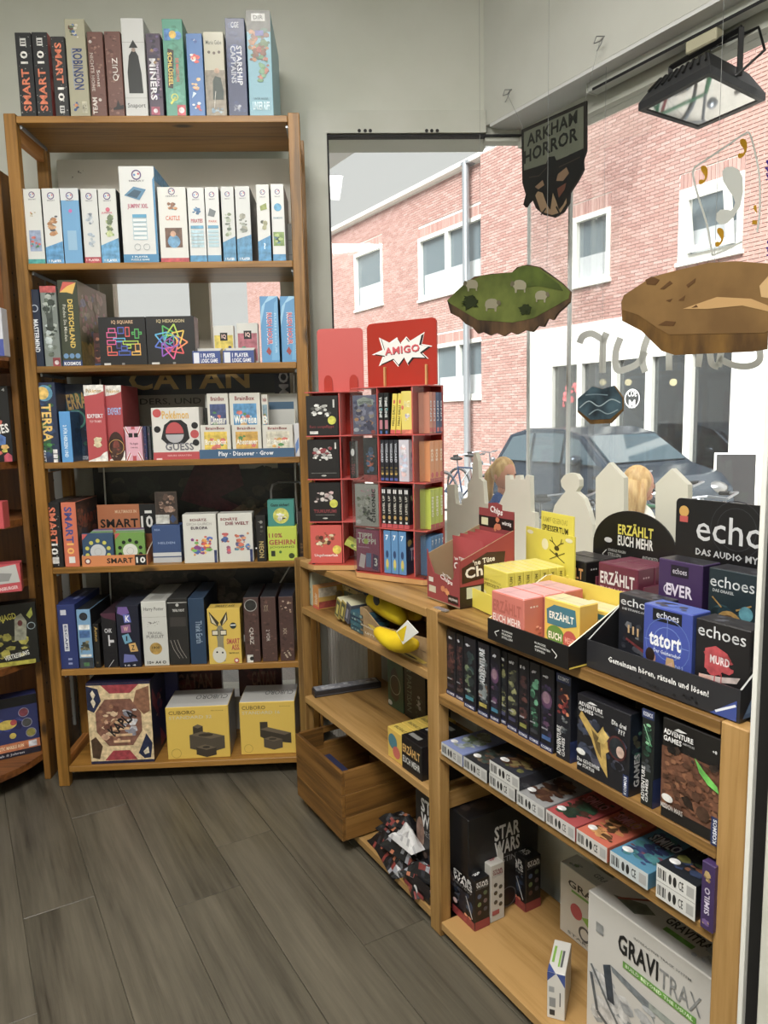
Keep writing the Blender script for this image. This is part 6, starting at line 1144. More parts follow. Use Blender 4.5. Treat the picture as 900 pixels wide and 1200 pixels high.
poster('large dark game poster with gold CATAN lettering over a grey band, behind the fourth shelf', xa, xb, za, zb, [('r', 0, cz(462), 1, 1 - cz(462), '20242c'), ('r', 0, 0, 1, cz(462), '8d897c'), ('r', cxx(322), 0, 1 - cxx(322), 1, '0e1830'), ('t', 'CATAN', cxx(152), cz(456), cxx(293) - cxx(152), cz(432) - cz(456) + .0, 'a8842a'), ('t', 'NDERS, UND D', cxx(152), cz(474), cxx(250) - cxx(152), cz(466) - cz(474), '1c1a18', 0, 0), ('t', 'KOSMOS', cxx(327), cz(500), .05, .6, 'c4c8d0', 90)], '20242c')
xa = X(112, 600)[0]; za = .79; zb = X(200, 546)[1]
poster('very dark landscape poster with a maroon-sleeved arm, behind the fifth shelf', xa, .86, za, zb, [('s', 141, 90, 0, 0, 1, 1, ['1a1c14', '2a261a', '12140f', '3a3226', '20261a'], .08), ('p', [(.42, .6), (.5, 1), (.72, 1), (.74, .75), (.62, .62), (.72, .5), (.66, .44), (.52, .52)], '4a1220'), ('p', [(.66, .44), (.72, .52), (.82, .46), (.8, .38), (.7, .4)], '7a5c44'), ('s', 142, 12, .7, .3, .2, .3, ['5a5030', '4a4a38', '6a5a40'], .16)], '15160f')
poster('dim brown poster behind the sixth shelf', xa, .86, .44, .775, [('s', 143, 60, 0, 0, 1, 1, ['4a4238', '3a342c', '564c40'], .12), ('s', 144, 16, .35, .1, .25, .7, ['14161a', '1c1c1c', '26221e'], .2), ('s', 145, 12, .66, .4, .25, .5, ['10141c', '1a1a1e'], .3)], '423a32')
for u0, u1, nm in ((188, 262, 'left'), (282, 332, 'right')):
    a_, b_ = X(u0, 840, .285)[0], X(u1, 840, .285)[0]
    gbox('dark red game box with faded lettering behind the bottom shelf, %s one' % nm, L, a_, b_, .285, .03, .20, .40, '3d1014', P={'F': [('s', int(u0), 20, 0, 0, 1, 1, ['4a1418', '2c0c10', '5a1c1c'], .2), ('t', 'CATAN', .3, .2, .55, .3, '6a4a3a')]}, group='dark red game boxes behind the bottom shelf')
gbox('white ledge box under the dark red game boxes in the window', L, .14, .86, .285, .09, .0, .199, 'a8a59c', cat='ledge', name='window_ledge')
string('cord', [(X(117, 440, .305)[0], .305, 1.45), (X(118, 500, .305)[0], .305, 1.12), (X(124, 600, .305)[0], .305, .80), (X(130, 715, .305)[0], .305, .50)], 'thin white cord hanging behind the left half of the tall unit', .0032, L).data.materials[0] = M['white']
string('cord', [(X(344, 440, .305)[0], .305, 1.45), (X(345, 545, .305)[0], .305, 1.0), (X(350, 600, .305)[0], .305, .78), (X(300, 690, .305)[0], .305, .5)], 'thin white cord hanging behind the right half of the tall unit', .0032, L).data.materials[0] = M['white']
for (u, v0, v1, w_, zt_) in ((72, 545, 590, .06, 0), (75, 672, 730, .055, 0), (80, 790, 850, .06, 0)):
    a_, z0_ = X(u, v1, .30); _, z1_ = X(u, v0, .30)
    gbox('pale grey board edge seen between the left posts, %s one' % {545: 'highest', 672: 'middle', 790: 'lowest'}[v0], L, a_ - .03, a_ + .03, .30, .01, z0_, z1_, '9a9a94', cat='board', name='board')
# ================================================================== TURNING CARD RACKS ON THE LOW UNIT
TZ = HL + .001
def rack(lb, F, w, dp, cols, rows, ztop, side_from, header):
    t = thing('card_rack', lb, 'card rack', F, 0, 0, TZ)
    b = MB(); pts = [(-.02 + .02, -.0), (w + .01, -.0), (w + .03, .03), (w + .03, dp + .02), (.0 - .0, dp + .02)]
    b.zprism([(-.01, .012), (.012, -.012), (w - .005, -.012), (w + .025, .012), (w + .03, dp + .02), (-.01, dp + .02)], 0, .014); bs = b.build('base', M['ply'], t)
    b = MB(); b.zprism([(-.009, .013), (.013, -.011), (w - .006, -.011), (w + .024, .013), (w + .029, dp + .019), (-.009, dp + .019)], .0142, .0165); b.build('base_top', M['redbase'], bs)
    for x in (.01, w - .005): b = MB(); b.tube([(x, .0, .0166), (x, .0, .0172)], .005, 10); b.build('screw_head', M['seal'], bs)
    zs = [.017 + (ztop - .017) * i / rows for i in range(rows + 1)]
    for i, z in enumerate(zs[1:]):
        b = MB(); b.box(0, 0, z - .003, w, dp, z, 0); o = b.build('rack_shelf', M['redpink'], t)
    for x in cols: b = MB(); b.box(x - .0015, .002, .017, x + .0015, dp, ztop - .003); b.build('divider', M['redpink'], t)
    b = MB(); b.box(.002, dp - .004, .017, w - .002, dp - .001, ztop - .003); b.build('back_panel', M['red'], t)
    b = MB(); b.box(.0, side_from, .017, .003, dp, ztop - .003); b.box(w - .003, dp * .9, .017, w, dp, ztop - .003); b.build('side_panel', M['red'], t)
    return t, zs
def rounded(x0, x1, z0, z1, r):
    p = [(x0, z0), (x1, z0)]
    for i in range(7): a = i * pi / 12; p.append((x1 - r + r * cos(a), z1 - r + r * sin(a)))
    for i in range(7): a = pi / 2 + i * pi / 12; p.append((x0 + r + r * cos(a), z1 - r + r * sin(a)))
    return p
T1 = Frame(-.11, 2.077, radians(-34)); T2 = Frame(-.234, 2.185, radians(-6))
zt1 = T1.hit(444, 453, .02)[1] - TZ; W1 = .255
T1f = T1.sub(.015, .02, 0)
r1, zs1 = rack('red card-game rack in front, with a red crested header and a starburst badge', T1f, W1 - .015 - .0, .102, [.0875, .2], 4, zt1, .12, None)
# header with starburst
hx0, hz0 = T1.hit(429, 452, .06); hx1, hz1 = T1.hit(509, 371, .06)
b = MB(); b.prism(rounded(hx0 - .015, hx1 - .015, zt1 + .0005, hz1 - TZ, .014), .05, .055); hd = b.build('header_board', M['red'], r1)
wd, hh = hx1 - hx0, hz1 - TZ - zt1
sp = [(.08, .52), (.24, .58), (.19, .77), (.34, .68), (.45, .75), (.50, .66), (.58, .75), (.63, .68), (.83, .79), (.79, .62), (.93, .58), (.80, .49), (.88, .40), (.68, .42), (.60, .32), (.55, .43), (.46, .31), (.38, .42), (.18, .34), (.24, .48)]
def shp(k, dx=0, dy=0): return [(.5 + (x - .5) * k + dx, .55 + (y - .55) * k + dy) for x, y in sp]
decal('badge_print', [('p', shp(1.03), 'f0efec'), ('p', shp(.97, .01, -.01), '1a1516'), ('p', shp(.9), 'e3e3df'), ('t', 'AMIGO', .27, .495, .50, .115, '24181c', 2), ('t', 'AMIGO', .265, .505, .50, .115, 'd0283a', 2)], (hx0 - .015, .05, zt1), (1, 0, 0), (0, 0, 1), (0, -1, 0), wd, hh, hd)
for uu in (445, 494):
    x = T1.hit(uu, 440, .04)[0] - .015; b = MB(); b.prism(rounded(x - .0025, x + .0025, zt1 + .0005, zt1 + .055, .002), .042, .0495); b.build('header_foot', M['ply'], r1)
T2f = T2.sub(.006, .008, 0)
zt2 = T2.hit(380, 459, .01)[1] - TZ
r2, zs2 = rack('smaller red card-game rack behind, with a plain faded pink header', T2f, .158, .12, [.102], 4, zt2, .1, None)
hx0, _ = T2.hit(373.5, 452, .06); hx1, hz1 = T2.hit(425, 384, .06)
b = MB(); b.prism(rounded(hx0 - .006, hx1 - .006, zt2 + .0005, hz1 - TZ, .012), .05, .054); b.build('header_board', M['redpink'], r2)
for k in (.22, .78):
    x = hx0 - .006 + (hx1 - hx0) * k; pts = [(x - .013 + .0, zt2 + .0005), (x + .013, zt2 + .0005)] + [(x + .013 * cos(a), zt2 + .03 + .02 * sin(a)) for a in [i * pi / 10 for i in range(11)]]
    b = MB(); b.prism(pts, .046, .0495); b.build('header_foot', M['red'], r2)
def rb(lb, F, x0, x1, y, z, h, dep, col, P=None, group=None, tilt=0, **k): return gbox(lb, F, x0, x1, y, dep, TZ + z, TZ + z + h, col, P=P, group=group, tilt=tilt, name='card_game_box', cat='card game', ch=.0008, **k)
GA = 'card games in the front column of the smaller rack'; GB = 'card games in the red card racks'
# smaller rack, fronts
dark = [('r', 0, 0, 1, 1, '151314')]
sk = lambda s, c: [('s', s, 26, .12, .42, .7, .42, c, .14)]
for i, (lb, col, ops) in enumerate([
    ('red card game with comic figures, lowest in the left column of the smaller rack', 'c8321e', sk(201, ['b89a5a', '8a3a1c', 'd8c8a0', '5a2c1c']) + [('t', 'Ungeheuerlich', .12, .16, .74, .09, 'f0e0d8'), ('e', .84, .36, .14, None, 'd8c02c')]),
    ('black card game with pale mask faces, second from below in the smaller rack', '171415', sk(202, ['c8c0bc', '8a7c7a', '3a2c2c', 'd0b0b0']) + [('t', 'TSUKUYUMI', .14, .22, .72, .09, '8a2430'), ('e', .78, .46, .13, None, 'c4c42c'), ('r', .2, .16, .6, .01, '8a8a88'), ('e', .5, .08, .08, .02, 'b8b8b4')]),
    ('black card game covered in white skull balls, third from below in the smaller rack', '171415', sk(203, ['d0d0cc', 'b8b8b4', 'e0e0dc', '2c2c2c']) + sk(204, ['d0d0cc', '9a9a98', '8a2430']) + [('r', .1, .14, .8, .008, '8a8a88'), ('e', .5, .08, .08, .02, 'b8b8b4'), ('r', .86, .76, .05, .16, 'c8c8c4')]),
    ('black card game with white burst figures, topmost in the smaller rack', '171415', sk(205, ['d0d0cc', 'a8a8a4', 'e0e0dc', '4a4a48']) + [('t', 'Rats ausgeflippt', .1, .17, .76, .09, '7a1c28'), ('e', .80, .38, .13, None, 'c4c42c'), ('r', .84, .7, .05, .2, 'c8c8c4'), ('r', .1, .04, .26, .07, 'c8c8c4')])]):
    h = (zs2[i + 1] - zs2[i]) - .012
    rb(lb, T2f, .002, .098, .004, zs2[i] + .0005, h, .03, col, {'F': ops}, GA)
rb('narrow black card game standing in the right column of the smaller rack', T2f, .128, .146, .012, zs2[2] + .0005, .11, .05, '151314', {'F': [('t', 'TOD', .2, .1, .6, .3, '7a2430', -90), ('e', .5, .7, .3, .1, 'd0d0cc')]}, GB)
rb('green-yellow card game lying aslant in the lowest right cell of the smaller rack', T2f, .104, .150, .006, zs2[0] + .035, .02, .06, 'a8b030', {'F': [('s', 206, 8, .1, .2, .8, .6, ['5a7a2c', 'd8d84a'], .3)]}, GB, tilt=30)
# front rack
c1 = (.003, .083)
fronts = [('magenta card game with white and yellow title, lowest left cell of the front rack', '9a1c58', [('t', 'TIPPI', .1, .80, .6, .12, 'e8e8d8'), ('t', 'TOPPI', .06, .66, .8, .13, 'e8e8d8'), ('e', .44, .72, .1, None, 'b8d030'), ('p', [(.1, .1), (.2, .42), (.42, .38), (.34, .06)], 'e8d8d8'), ('p', [(.42, .1), (.44, .44), (.66, .44), (.64, .1)], '5a7ab0'), ('p', [(.7, .06), (.74, .44), (.96, .4), (.94, .04)], '4a1c5a'), ('t', '3', .78, .14, .14, .2, 'e8e8e8'), ('t', 'KARTENSPIEL', .1, .56, .5, .03, 'd8a0c0')]),
    ('pale card game with a pencil-drawn tree, second from below in the front rack', 'b9bab0', [('s', 210, 40, .05, .08, .7, .7, ['9aa08c', 'c8c8bc', '6a7a5a', 'a8a89c'], .12), ('s', 211, 16, .3, .1, .6, .4, ['3a3c38', '5a5c54'], .12), ('s', 212, 16, .1, .7, .8, .25, ['c88a98', 'b8a0a4', 'd0b0b8'], .12), ('t', 'CHRONIC', .74, .1, .16, .8, '2c2c2c', 90), ('e', .16, .1, .12, .05, 'dcdcd8')]),
    ('dark red-footed card game with a blue and orange figure in the front rack', '1e222a', [('r', 0, 0, 1, .14, 'b02424'), ('s', 213, 22, .1, .16, .8, .76, ['3a6a9a', 'c85a2c', '1c1c2c', '8a3a2c', '2c4a6a'], .18)]),
    ('multicoloured card game with an arched title, top left cell of the front rack', '6a6c8c', [('s', 214, 44, 0, 0, 1, 1, ['8a8aa8', 'c8883a', '4a4c7a', '9a9ab8', '3a3c60', 'b0a090'], .13), ('p', [(.25, .72), (.2, .88), (.5, .96), (.9, .88), (.9, .74), (.55, .8)], 'a8b4a8'), ('t', 'KARTOFFEL', .28, .78, .56, .07, '2c3a3c'), ('e', .16, .12, .12, .05, 'c8ccd4'), ('e', .88, .06, .1, .05, 'b82c2c')])]
for i, (lb, col, ops) in enumerate(fronts):
    h = (zs1[i + 1] - zs1[i]) - (.010 if i < 3 else .022)
    x0, x1 = c1 if i != 2 else (.036, .083)
    rb(lb, T1f, x0, x1, .003, zs1[i] + .0005, h, .022, col, {'F': ops}, GB)
def spines(F, xs, y, z, h, dep, col, ops, lbf, sidec=None, sideops=None, grp=None, top=None):
    for i, (a, b_) in enumerate(xs):
        rb(lbf(i, len(xs)), F, a, b_, y, z, h, dep, col, {'F': ops, 'R': sideops if i == len(xs) - 1 else []}, grp, side=sidec if i == len(xs) - 1 else None, top=top)
def sx(a, b_, n, g=.0008): w = (b_ - a) / n; return [(a + i * w + g, a + (i + 1) * w - g) for i in range(n)]
def od(i): return ('first', 'second', 'third', 'fourth', 'fifth', 'sixth')[i]
dp1 = .1
# row 0: three light blue
spines(T1f, [(.098, .121), (.123, .146), (.148, .172)], .004, zs1[0] + .001, .122, .07, '3d80b8', [('t', '7', .3, .78, .4, .12, 'e8f0f4'), ('e', .5, .45, .2, .09, '1c3c6a'), ('e', .5, .22, .2, .12, 'c8b84a'), ('e', .5, .12, .12, .04, '6ab04a')],
    lambda i, n: 'light blue card game spine, %s of three in the lowest front rack cell' % od(i), '25334c', [('s', 220, 14, .05, .1, .9, .8, ['3a2c5a', '2c4a6a', '5a3c6a', 'b09a4a'], .16), ('t', 'T7', .3, .3, .4, .3, 'c8c8d8')], 'light blue card games in the front rack')
# row 1: five black spines
spines(T1f, sx(.092, .185, 5), .004, zs1[1] + .001, .112, .075, '18171a', [('r', 0, 0, 1, .1, 'b82430'), ('r', .2, .86, .25, .1, 'd8d8d8'), ('r', .55, .86, .25, .1, 'd8d8d8'), ('t', 'LEVEL UP', .3, .36, .4, .44, 'c8c4b8', 90), ('e', .5, .26, .25, .05, 'b8944a'), ('r', .3, .12, .4, .05, 'd0d0d0')],
    lambda i, n: 'black card game spine with white blocks on top, %s of five in the front rack' % od(i), '242228', [('r', 0, 0, 1, .1, 'b82430'), ('t', 'Velonimo', .1, .68, .8, .14, 'b8b87a'), ('ring', .4, .3, .14, .2, 'c8c8cc'), ('ring', .7, .45, .12, .2, 'c8c8cc'), ('ring', .3, .5, .1, .2, 'b84a5a')], 'black card games with white blocks in the front rack')
# row 2: four dark spines with yellow art, two white
spines(T1f, sx(.092, .152, 4), .004, zs1[2] + .001, .114, .075, '1c1c26', [('t', 'WIZARD', .25, .46, .5, .46, 'c8ccd8', -90), ('s', 221, 8, .15, .12, .7, .26, ['b8943a', 'd8b050', '6a5a2c'], .3), ('r', .1, .02, .8, .06, '3a4a9a')],
    lambda i, n: 'dark card game spine with a gold figure, %s of four in the front rack' % od(i), None, None, 'dark card games with a gold figure in the front rack')
spines(T1f, [(.154, .186)], .004, zs1[2] + .001, .114, .075, 'c4c0cc', [('s', 222, 24, 0, 0, 1, 1, ['c8b8c8', 'd8d4dc', 'b8c4d8', 'd8b8b8'], .16)], lambda i, n: 'pale lilac card game beside the four dark spines of the front rack', 'cfcbd2', [('s', 223, 16, 0, 0, 1, 1, ['c8c0d4', 'd8d4dc', 'e0c8cc'], .2), ('t', 'KRIZ', .15, .5, .7, .2, 'a89ab0')], GB)
# row 3: two black, two yellow leaning, big yellow
spines(T1f, [(.090, .106), (.108, .124)], .004, zs1[3] + .001, .112, .07, '131416', [('t', 'TIME LINE', .22, .4, .5, .5, 'd8dcdc', -90), ('r', .2, .12, .6, .22, 'b06a7a'), ('e', .7, .6, .12, .03, '4ab0b8'), ('r', .3, .0, .4, .08, '2c5aa0')],
    lambda i, n: 'black dotted card game spine, %s of two in the top of the front rack' % od(i), None, None, 'black dotted card games in the top of the front rack')
for i, (a, b_) in enumerate([(.128, .143), (.146, .161)]):
    rb('leaning yellow card game spine with a red foot, %s of two, front rack' % od(i), T1f, a, b_, .004, zs1[3] + .001, .108, .07, 'e0c828', {'F': [('r', 0, 0, 1, .1, 'c82c2c'), ('t', 'HALLI GALLI', .25, .2, .5, .5, '3a3420', 90), ('e', .5, .8, .2, .05, 'c8402c')]}, 'leaning yellow card games in the front rack', tilt=5)
rb('wide pale yellow card game seen face-on in the top of the front rack', T1f, .165, .198, .004, zs1[3] + .001, .114, .06, 'dcc84a', {'F': [('r', 0, 0, 1, .1, 'c85a3c'), ('e', .12, .62, .12, .05, 'd0502c'), ('s', 230, 10, .25, .3, .6, .2, ['b8b0c0', '9a90b0', 'e0d8b0'], .2), ('t', 'RAGE', .3, .62, .55, .16, 'e0d8a8')], 'R': [('r', 0, 0, 1, .1, 'c85a3c')]}, GB)
for i in range(4):   # clear corner guards
    for x, y in ((.203, .001),):
        b = MB(); b.box(x, y, zs1[i] + .002, x + .033, y + .0015, zs1[i + 1] - .004); b.build('clear_guard', M['acryl'], r1)
b = MB(); b.box(.0, -.004, .02, .088, -.0025, zt1 - .004); b.build('clear_guard', M['acryl'], r1)
# right flank of the front rack: spines facing the side
Fs = T1f.sub(W1 - .015, .012, 90)
fl_rows = [(['3a78b0'] * 4, 'light blue', [('t', '7', .3, .78, .4, .12, 'e8f0f4'), ('e', .5, .3, .2, .12, 'c8b84a')]), (['b8c828'] * 3, 'lime green', [('r', 0, 0, 1, .12, 'b83028'), ('t', 'GREEN', .25, .3, .45, .5, 'f0f0d8', 90)]), (['d8843a'] * 3, 'orange', [('r', 0, 0, 1, .08, 'b83028'), ('t', 'SOS', .25, .5, .45, .3, 'f4e4c8', 90), ('e', .5, .16, .3, .07, 'c83030')]), (['c87a5a', 'b86a5a', '2c4a7a', '2c3c6a'], 'blue and red', [('r', .1, .04, .8, .1, 'c83028'), ('t', 'UNO', .25, .3, .45, .5, 'd8dce4', 90)])]
for r_, (cc, nm, ops) in enumerate(fl_rows):
    n = len(cc); w = .075 / n
    for i, c in enumerate(cc):
        rb('%s card game spine, %s from the corner, front rack flank' % (nm, od(i)), Fs, .012 + i * w + .001, .012 + (i + 1) * w - .001, -.0, zs1[r_] + .001, .110, .034, c, {'F': ops}, '%s card games on the flank of the front rack' % nm)

# ================================================================== DISPLAY BOXES ON THE LOW UNIT
def F_at(u, v, ang=0, z=TZ): x, y = R.hitz(u, v, z); return R.sub(x, y, ang)
# crisps carton
cf = F_at(501, 700, 0); cw = .137; cdp = .165
ct = thing('crisps_carton', 'open red counter carton of small chips bags beside the front card rack', 'display carton', cf, 0, 0, TZ)
I = lin('9a8058'); C = lin('9c1f1c'); hF = R.hit(520, 655, cf.o.dot(R.ey) * 0 + .065)[1] - TZ
fh = .105
b = MB(); b.box(0, 0, 0, cw, cdp, .003, 0, I); b.build('floor', M['matte'], ct)
b = MB(); b.prism([(0, .003), (cw, .003), (cw, .118), (cw - .006, .112), (cw - .03, .062), (.03, .068), (.006, .105), (0, .125)], 0, .003, lin('8e1c1a')); fo = b.build('front', M['matte'], ct)
decal('front_print', [('t', 'Chips', .42, .44, .38, .13, 'e8e0dc', -12), ('r', .06, .16, .22, .14, 'c8c0a8'), ('r', .06, .38, .14, .1, 'd8d4c8'), ('s', 240, 7, .42, .12, .3, .28, ['c8702c', 'd88a3c'], .22), ('r', .66, .06, .3, .16, '2a1614'), ('t', "'ne Tüte", .5, .58, .26, .05, 'e8e0dc', -12), ('t', 'würzig & knusprig', .68, .1, .26, .08, 'e0d8d0')], (0, 0, 0), (1, 0, 0), (0, 0, 1), (0, -1, 0), cw, .118, fo)
for sx_, (nm) in ((0, 'side'), (1, 'side')):
    xa, xb = (0, .003) if sx_ == 0 else (cw - .003, cw); b = MB()
    pts = [(.003, .003), (cdp, .003), (cdp, .172), (.003, .114)]
    v = [(xa, y, zz) for y, zz in pts] + [(xb, y, zz) for y, zz in pts]; b.add(v, [(3, 2, 1, 0), (4, 5, 6, 7)] + [(i, (i + 1) % 4, 4 + (i + 1) % 4, 4 + i) for i in range(4)], [C if sx_ == 0 else I, I if sx_ == 0 else C] + [I] * 4)
    so = b.build('side', M['matte'], ct)
    if sx_: decal('side_print', [('p', [(.04, .34), (.8, .42), (.84, .72), (.5, .74), (.04, .56)], '3a1614'), ('t', 'Chips', .10, .38, .64, .2, 'f0e8e4', 5), ('t', "'ne Tüte", .24, .59, .4, .08, 'f0e8e4', 5), ('s', 241, 3, .48, .24, .16, .18, ['d07a2c'], .4), ('r', .1, .08, .34, .18, 'b8b8a8'), ('r', 0, 0, .8, .3, '2a1c18'), ('r', .12, .12, .26, .16, 'c8d0c0')], (cw, 0, 0), (0, 1, 0), (0, 0, 1), (1, 0, 0), cdp, .172, so)
hz_ = R.hit(575, 588, .225)[1] - TZ
b = MB(); b.prism([(0, .003), (cw, .003), (cw, hz_ - .018), (cw * .66, hz_ - .018), (cw * .66, hz_ - .005), (cw * .5, hz_), (cw * .28, hz_ - .004), (cw * .28, hz_ - .018), (0, hz_ - .018)], cdp, cdp + .003, lin('8a1a1a')); bo = b.build('header_card', M['matte'], ct)
decal('header_print', [('r', .0, .72, 1, .12, '24100f'), ('t', 'Chips', .34, .86, .36, .09, 'f0e8e4', -8), ('s', 242, 5, .4, .66, .3, .2, ['d07a2c', 'c8642c'], .3), ('r', .08, .74, .2, .08, 'd8d4a8'), ('t', 'würzig', .68, .76, .26, .05, 'e8e0dc')], (0, cdp, 0), (1, 0, 0), (0, 0, 1), (0, -1, 0), cw, hz_, bo)
def bag(lb, F, x, y, z, w, h, d, col, ops, deg=0, tilt=0, grp=None, name='chips_bag', cat='bag'):
    """pillow bag: puffed middle, flat crimped ends"""
    v = []; f = []; n, m = 9, 11; cl = []; C = lin(col)
    for s in (-1, 1):
        for j in range(m):
            for i in range(n):
                a, c = i / (n - 1), j / (m - 1); puff = (sin(pi * a) ** .5) * (max(0, sin(pi * min(max((c - .06) / .88, 0), 1))) ** .5)
                wob = .0015 * sin(9 * a + 5 * c) * sin(7 * c)
                v.append(((a - .5) * w * (1 - .05 * puff), s * d / 2 * puff + wob, c * h))
    for s in (0, 1):
        o_ = s * n * m
        for j in range(m - 1):
            for i in range(n - 1):
                q = (o_ + j * n + i, o_ + j * n + i + 1, o_ + (j + 1) * n + i + 1, o_ + (j + 1) * n + i); f.append(q if s == 0 else q[::-1]); cl.append(C)
    o = make(name, v, f, M['print'], None, cl, smooth=True); o.location = F.w(x, y, z); o.rotation_euler = (radians(tilt), 0, F.a + radians(deg))
    q = decal('bag_print', ops, (-w * .36, -d / 2 - .001, h * .12), (1, 0, 0), (0, 0, 1), (0, -1, 0), w * .72, h * .76, o)
    return tag(o, lb, cat, grp)
for i in range(4):
    bag(('foremost', 'second', 'third', 'rearmost')[i] + ' small red chips bag standing in the red carton', cf, cw / 2, cdp - .090 + i * .024, TZ + .0035, cw - .014, .150 + .003 * i, .026, 'a01f22', [('t', "'ne Tüte", .1, .66, .5, .08, 'f0e8e4', 6), ('t', 'Chips', .08, .42, .7, .2, 'f0e8e4', 6), ('p', [(.0, .38), (.9, .42), (.96, .62), (.1, .6)][:0] or [(.0, .0), (.01, .0), (.01, .01)], '2a1410')] if i == 0 else [], grp='small red chips bags in the carton')

# yellow tray with yellow question-card boxes
yf = F_at(543, 706, -8); ytw = .150; ytd = .20
t = tray('yellow counter tray with a yellow header showing a small antlered skull', yf, 0, ytw, 0, TZ, .045, ytd, [(0, .045), (.35, .06), (1, .075)], 'd8c60c', [('e', .12, .55, .08, .22, 'e8dc80')], 'e2d000', frontcol='e0ce08', back='e8d820', deg=0)
hz1 = R.hit(650, 624, .29)[1] - TZ
b = MB(); b.box(-.03, ytd, .0, ytw + .02, ytd + .004, hz1, 0, lin('e0d20a')); hd = b.build('header_card', M['print'], t)
decal('header_print', [('e', .42, .80, .07, None, 'e8e4b8'), ('e', .10, .93, .07, .03, 'e8e4c0'), ('e', .9, .93, .07, .03, 'e8e4c0'), ('e', .66, .78, .05, .035, '4a4410'), ('e', .66, .70, .03, .02, '4a4410'), ('l', [(.66, .80), (.58, .86), (.56, .93)], .012, '4a4410'), ('l', [(.66, .80), (.74, .86), (.76, .93)], .012, '4a4410'), ('l', [(.58, .86), (.52, .88)], .012, '4a4410'), ('l', [(.74, .86), (.8, .88)], .012, '4a4410'), ('l', [(.52, .74), (.82, .60)], .01, '4a4410'), ('l', [(.82, .74), (.52, .60)], .01, '4a4410')], (-.03, ytd, 0), (1, 0, 0), (0, 0, 1), (0, -1, 0), ytw + .05, hz1, hd)
hz2 = R.hit(650, 602, .29)[1] - TZ
b = MB(); b.box(.03, ytd + .005, hz1 - .02, ytw + .01, ytd + .008, hz2, 0, lin('e6d810')); hd2 = b.build('header_tab', M['print'], t)
decal('tab_print', [('t', 'KAMPF GEGEN DAS', .06, .62, .76, .2, 'a89c10', 0, 0), ('t', 'SPIESSERTUM', .04, .28, .8, .24, '3a3610')], (.03, ytd + .005, hz1 - .02), (1, 0, 0), (0, 0, 1), (0, -1, 0), ytw - .02, hz2 - hz1 + .02, hd2)
for i in range(7):
    for j in range(1):
        y = .035 + i * .0228
        gbox('yellow question-card box, %s from the front in the yellow tray' % ('first second third fourth fifth sixth seventh eighth ninth'.split()[i]), yf, .026, ytw - .006, y, .0215, TZ + .0040, TZ + .097, 'e0cf1c', P={'F': [('t', 'KAMPF GEGEN DAS', .08, .62, .7, .07, 'b0a420', 0, 0), ('t', 'SPIESSERTUM', .08, .5, .8, .09, '8a7c14'), ('e', .14, .25, .09, None, 'eae2a0')] if i == 0 else [], 'R': [('t', 'SPIESSERTUM', .3, .1, .35, .8, '8a7c14', 90)]}, group='yellow question-card boxes in the yellow tray', top='e4d870')

# black and yellow tray of story games
bf = R.sub(1.052, -.033, 0); btw = .228; btd = .175
t = tray('black counter tray with a bright yellow lining and white arrows on its lip', bf, 0, btw, 0, TZ, .043, btd, [(0, .043), (.9, .112), (1, .112)], 'dcc20a', [('l', [(.16, .6), (.1, .45), (.13, .3)], .008, 'd8d8d4'), ('t', 'SCHRÄGE', .2, .62, .14, .1, 'c8c8c4'), ('t', 'FRAGEN', .2, .46, .13, .1, 'c8c8c4'), ('t', 'STELLEN', .2, .3, .14, .1, 'c8c8c4'), ('t', 'KURIOSE', .62, .62, .13, .1, 'c8c8c4'), ('t', 'ANTWORTEN', .62, .46, .18, .1, 'c8c8c4'), ('t', 'TIPPEN', .62, .3, .12, .1, 'c8c8c4'), ('l', [(.82, .66), (.88, .45), (.86, .3)], .008, 'd8d8d4')], '131213', sideops=[('t', 'ERZÄHLT', .45, .34, .42, .16, 'c8a82c'), ('t', 'EUCH', .45, .16, .25, .15, 'd8d8d4')], back='e8e0c0')
def story(lb, F, x, y, w, d, h, col, top, ops, grp, side=None, R_=None): return gbox(lb, F, x, x + w, y, d, TZ + .0040, TZ + h, col, P={'F': ops, 'T': [('r', 0, .3, 1, .012, '8a6a6a'), ('r', .33, .02, .012, .96, 'b09090')], 'R': R_ or []}, group=grp, top=top, side=side, ch=.002)
er = lambda a, b_, hh=.3: [('t', 'ERZÄHLT', .06, .60, .86, .29, a), ('t', 'EUCH MEHR', .06, .39, .86, .16, b_)]
for i in range(3):
    story('pink story-game box, %s from the front in the yellow-lined tray' % ('first second third'.split()[i]), bf, .006, .005 + i * .053, .098, .052, .1025, 'c8604c', 'd8a0a0', er('b04c38', 'f0d8d0') if i == 0 else [], 'pink story-game boxes', side='c85c42', R_=[('s', 250 + i, 5, .5, .2, .4, .3, ['e8a08a', 'b04c38'], .2), ('t', '...', .3, .8, .4, .04, 'e8c8b8')])
for i, (yy, nm) in enumerate(((.050, 'nearer'), (.118, 'farther'))):
    story('yellow story-game box with coloured speech bubbles, the %s one in the lined tray' % nm, bf, .112 + i * .012, yy, .092, .05, .104 - i * .02, 'dcb81c', 'd8cf9a', [('p', [(.1, .5), (.08, .78), (.3, .9), (.9, .9), (.94, .6), (.6, .5)], '2f7486'), ('t', 'ERZÄHLT', .16, .62, .7, .17, 'f0ece0'), ('e', .34, .3, .26, .2, '5a8c2c'), ('t', 'EUCH', .14, .22, .38, .14, 'f0ece0'), ('e', .76, .28, .2, .2, 'b8342c'), ('t', 'MEHR', .62, .22, .28, .12, 'e89a8a')], 'yellow story-game boxes with speech bubbles', side='d8a818', R_=[('e', .4, .2, .25, .15, 'b8342c')])

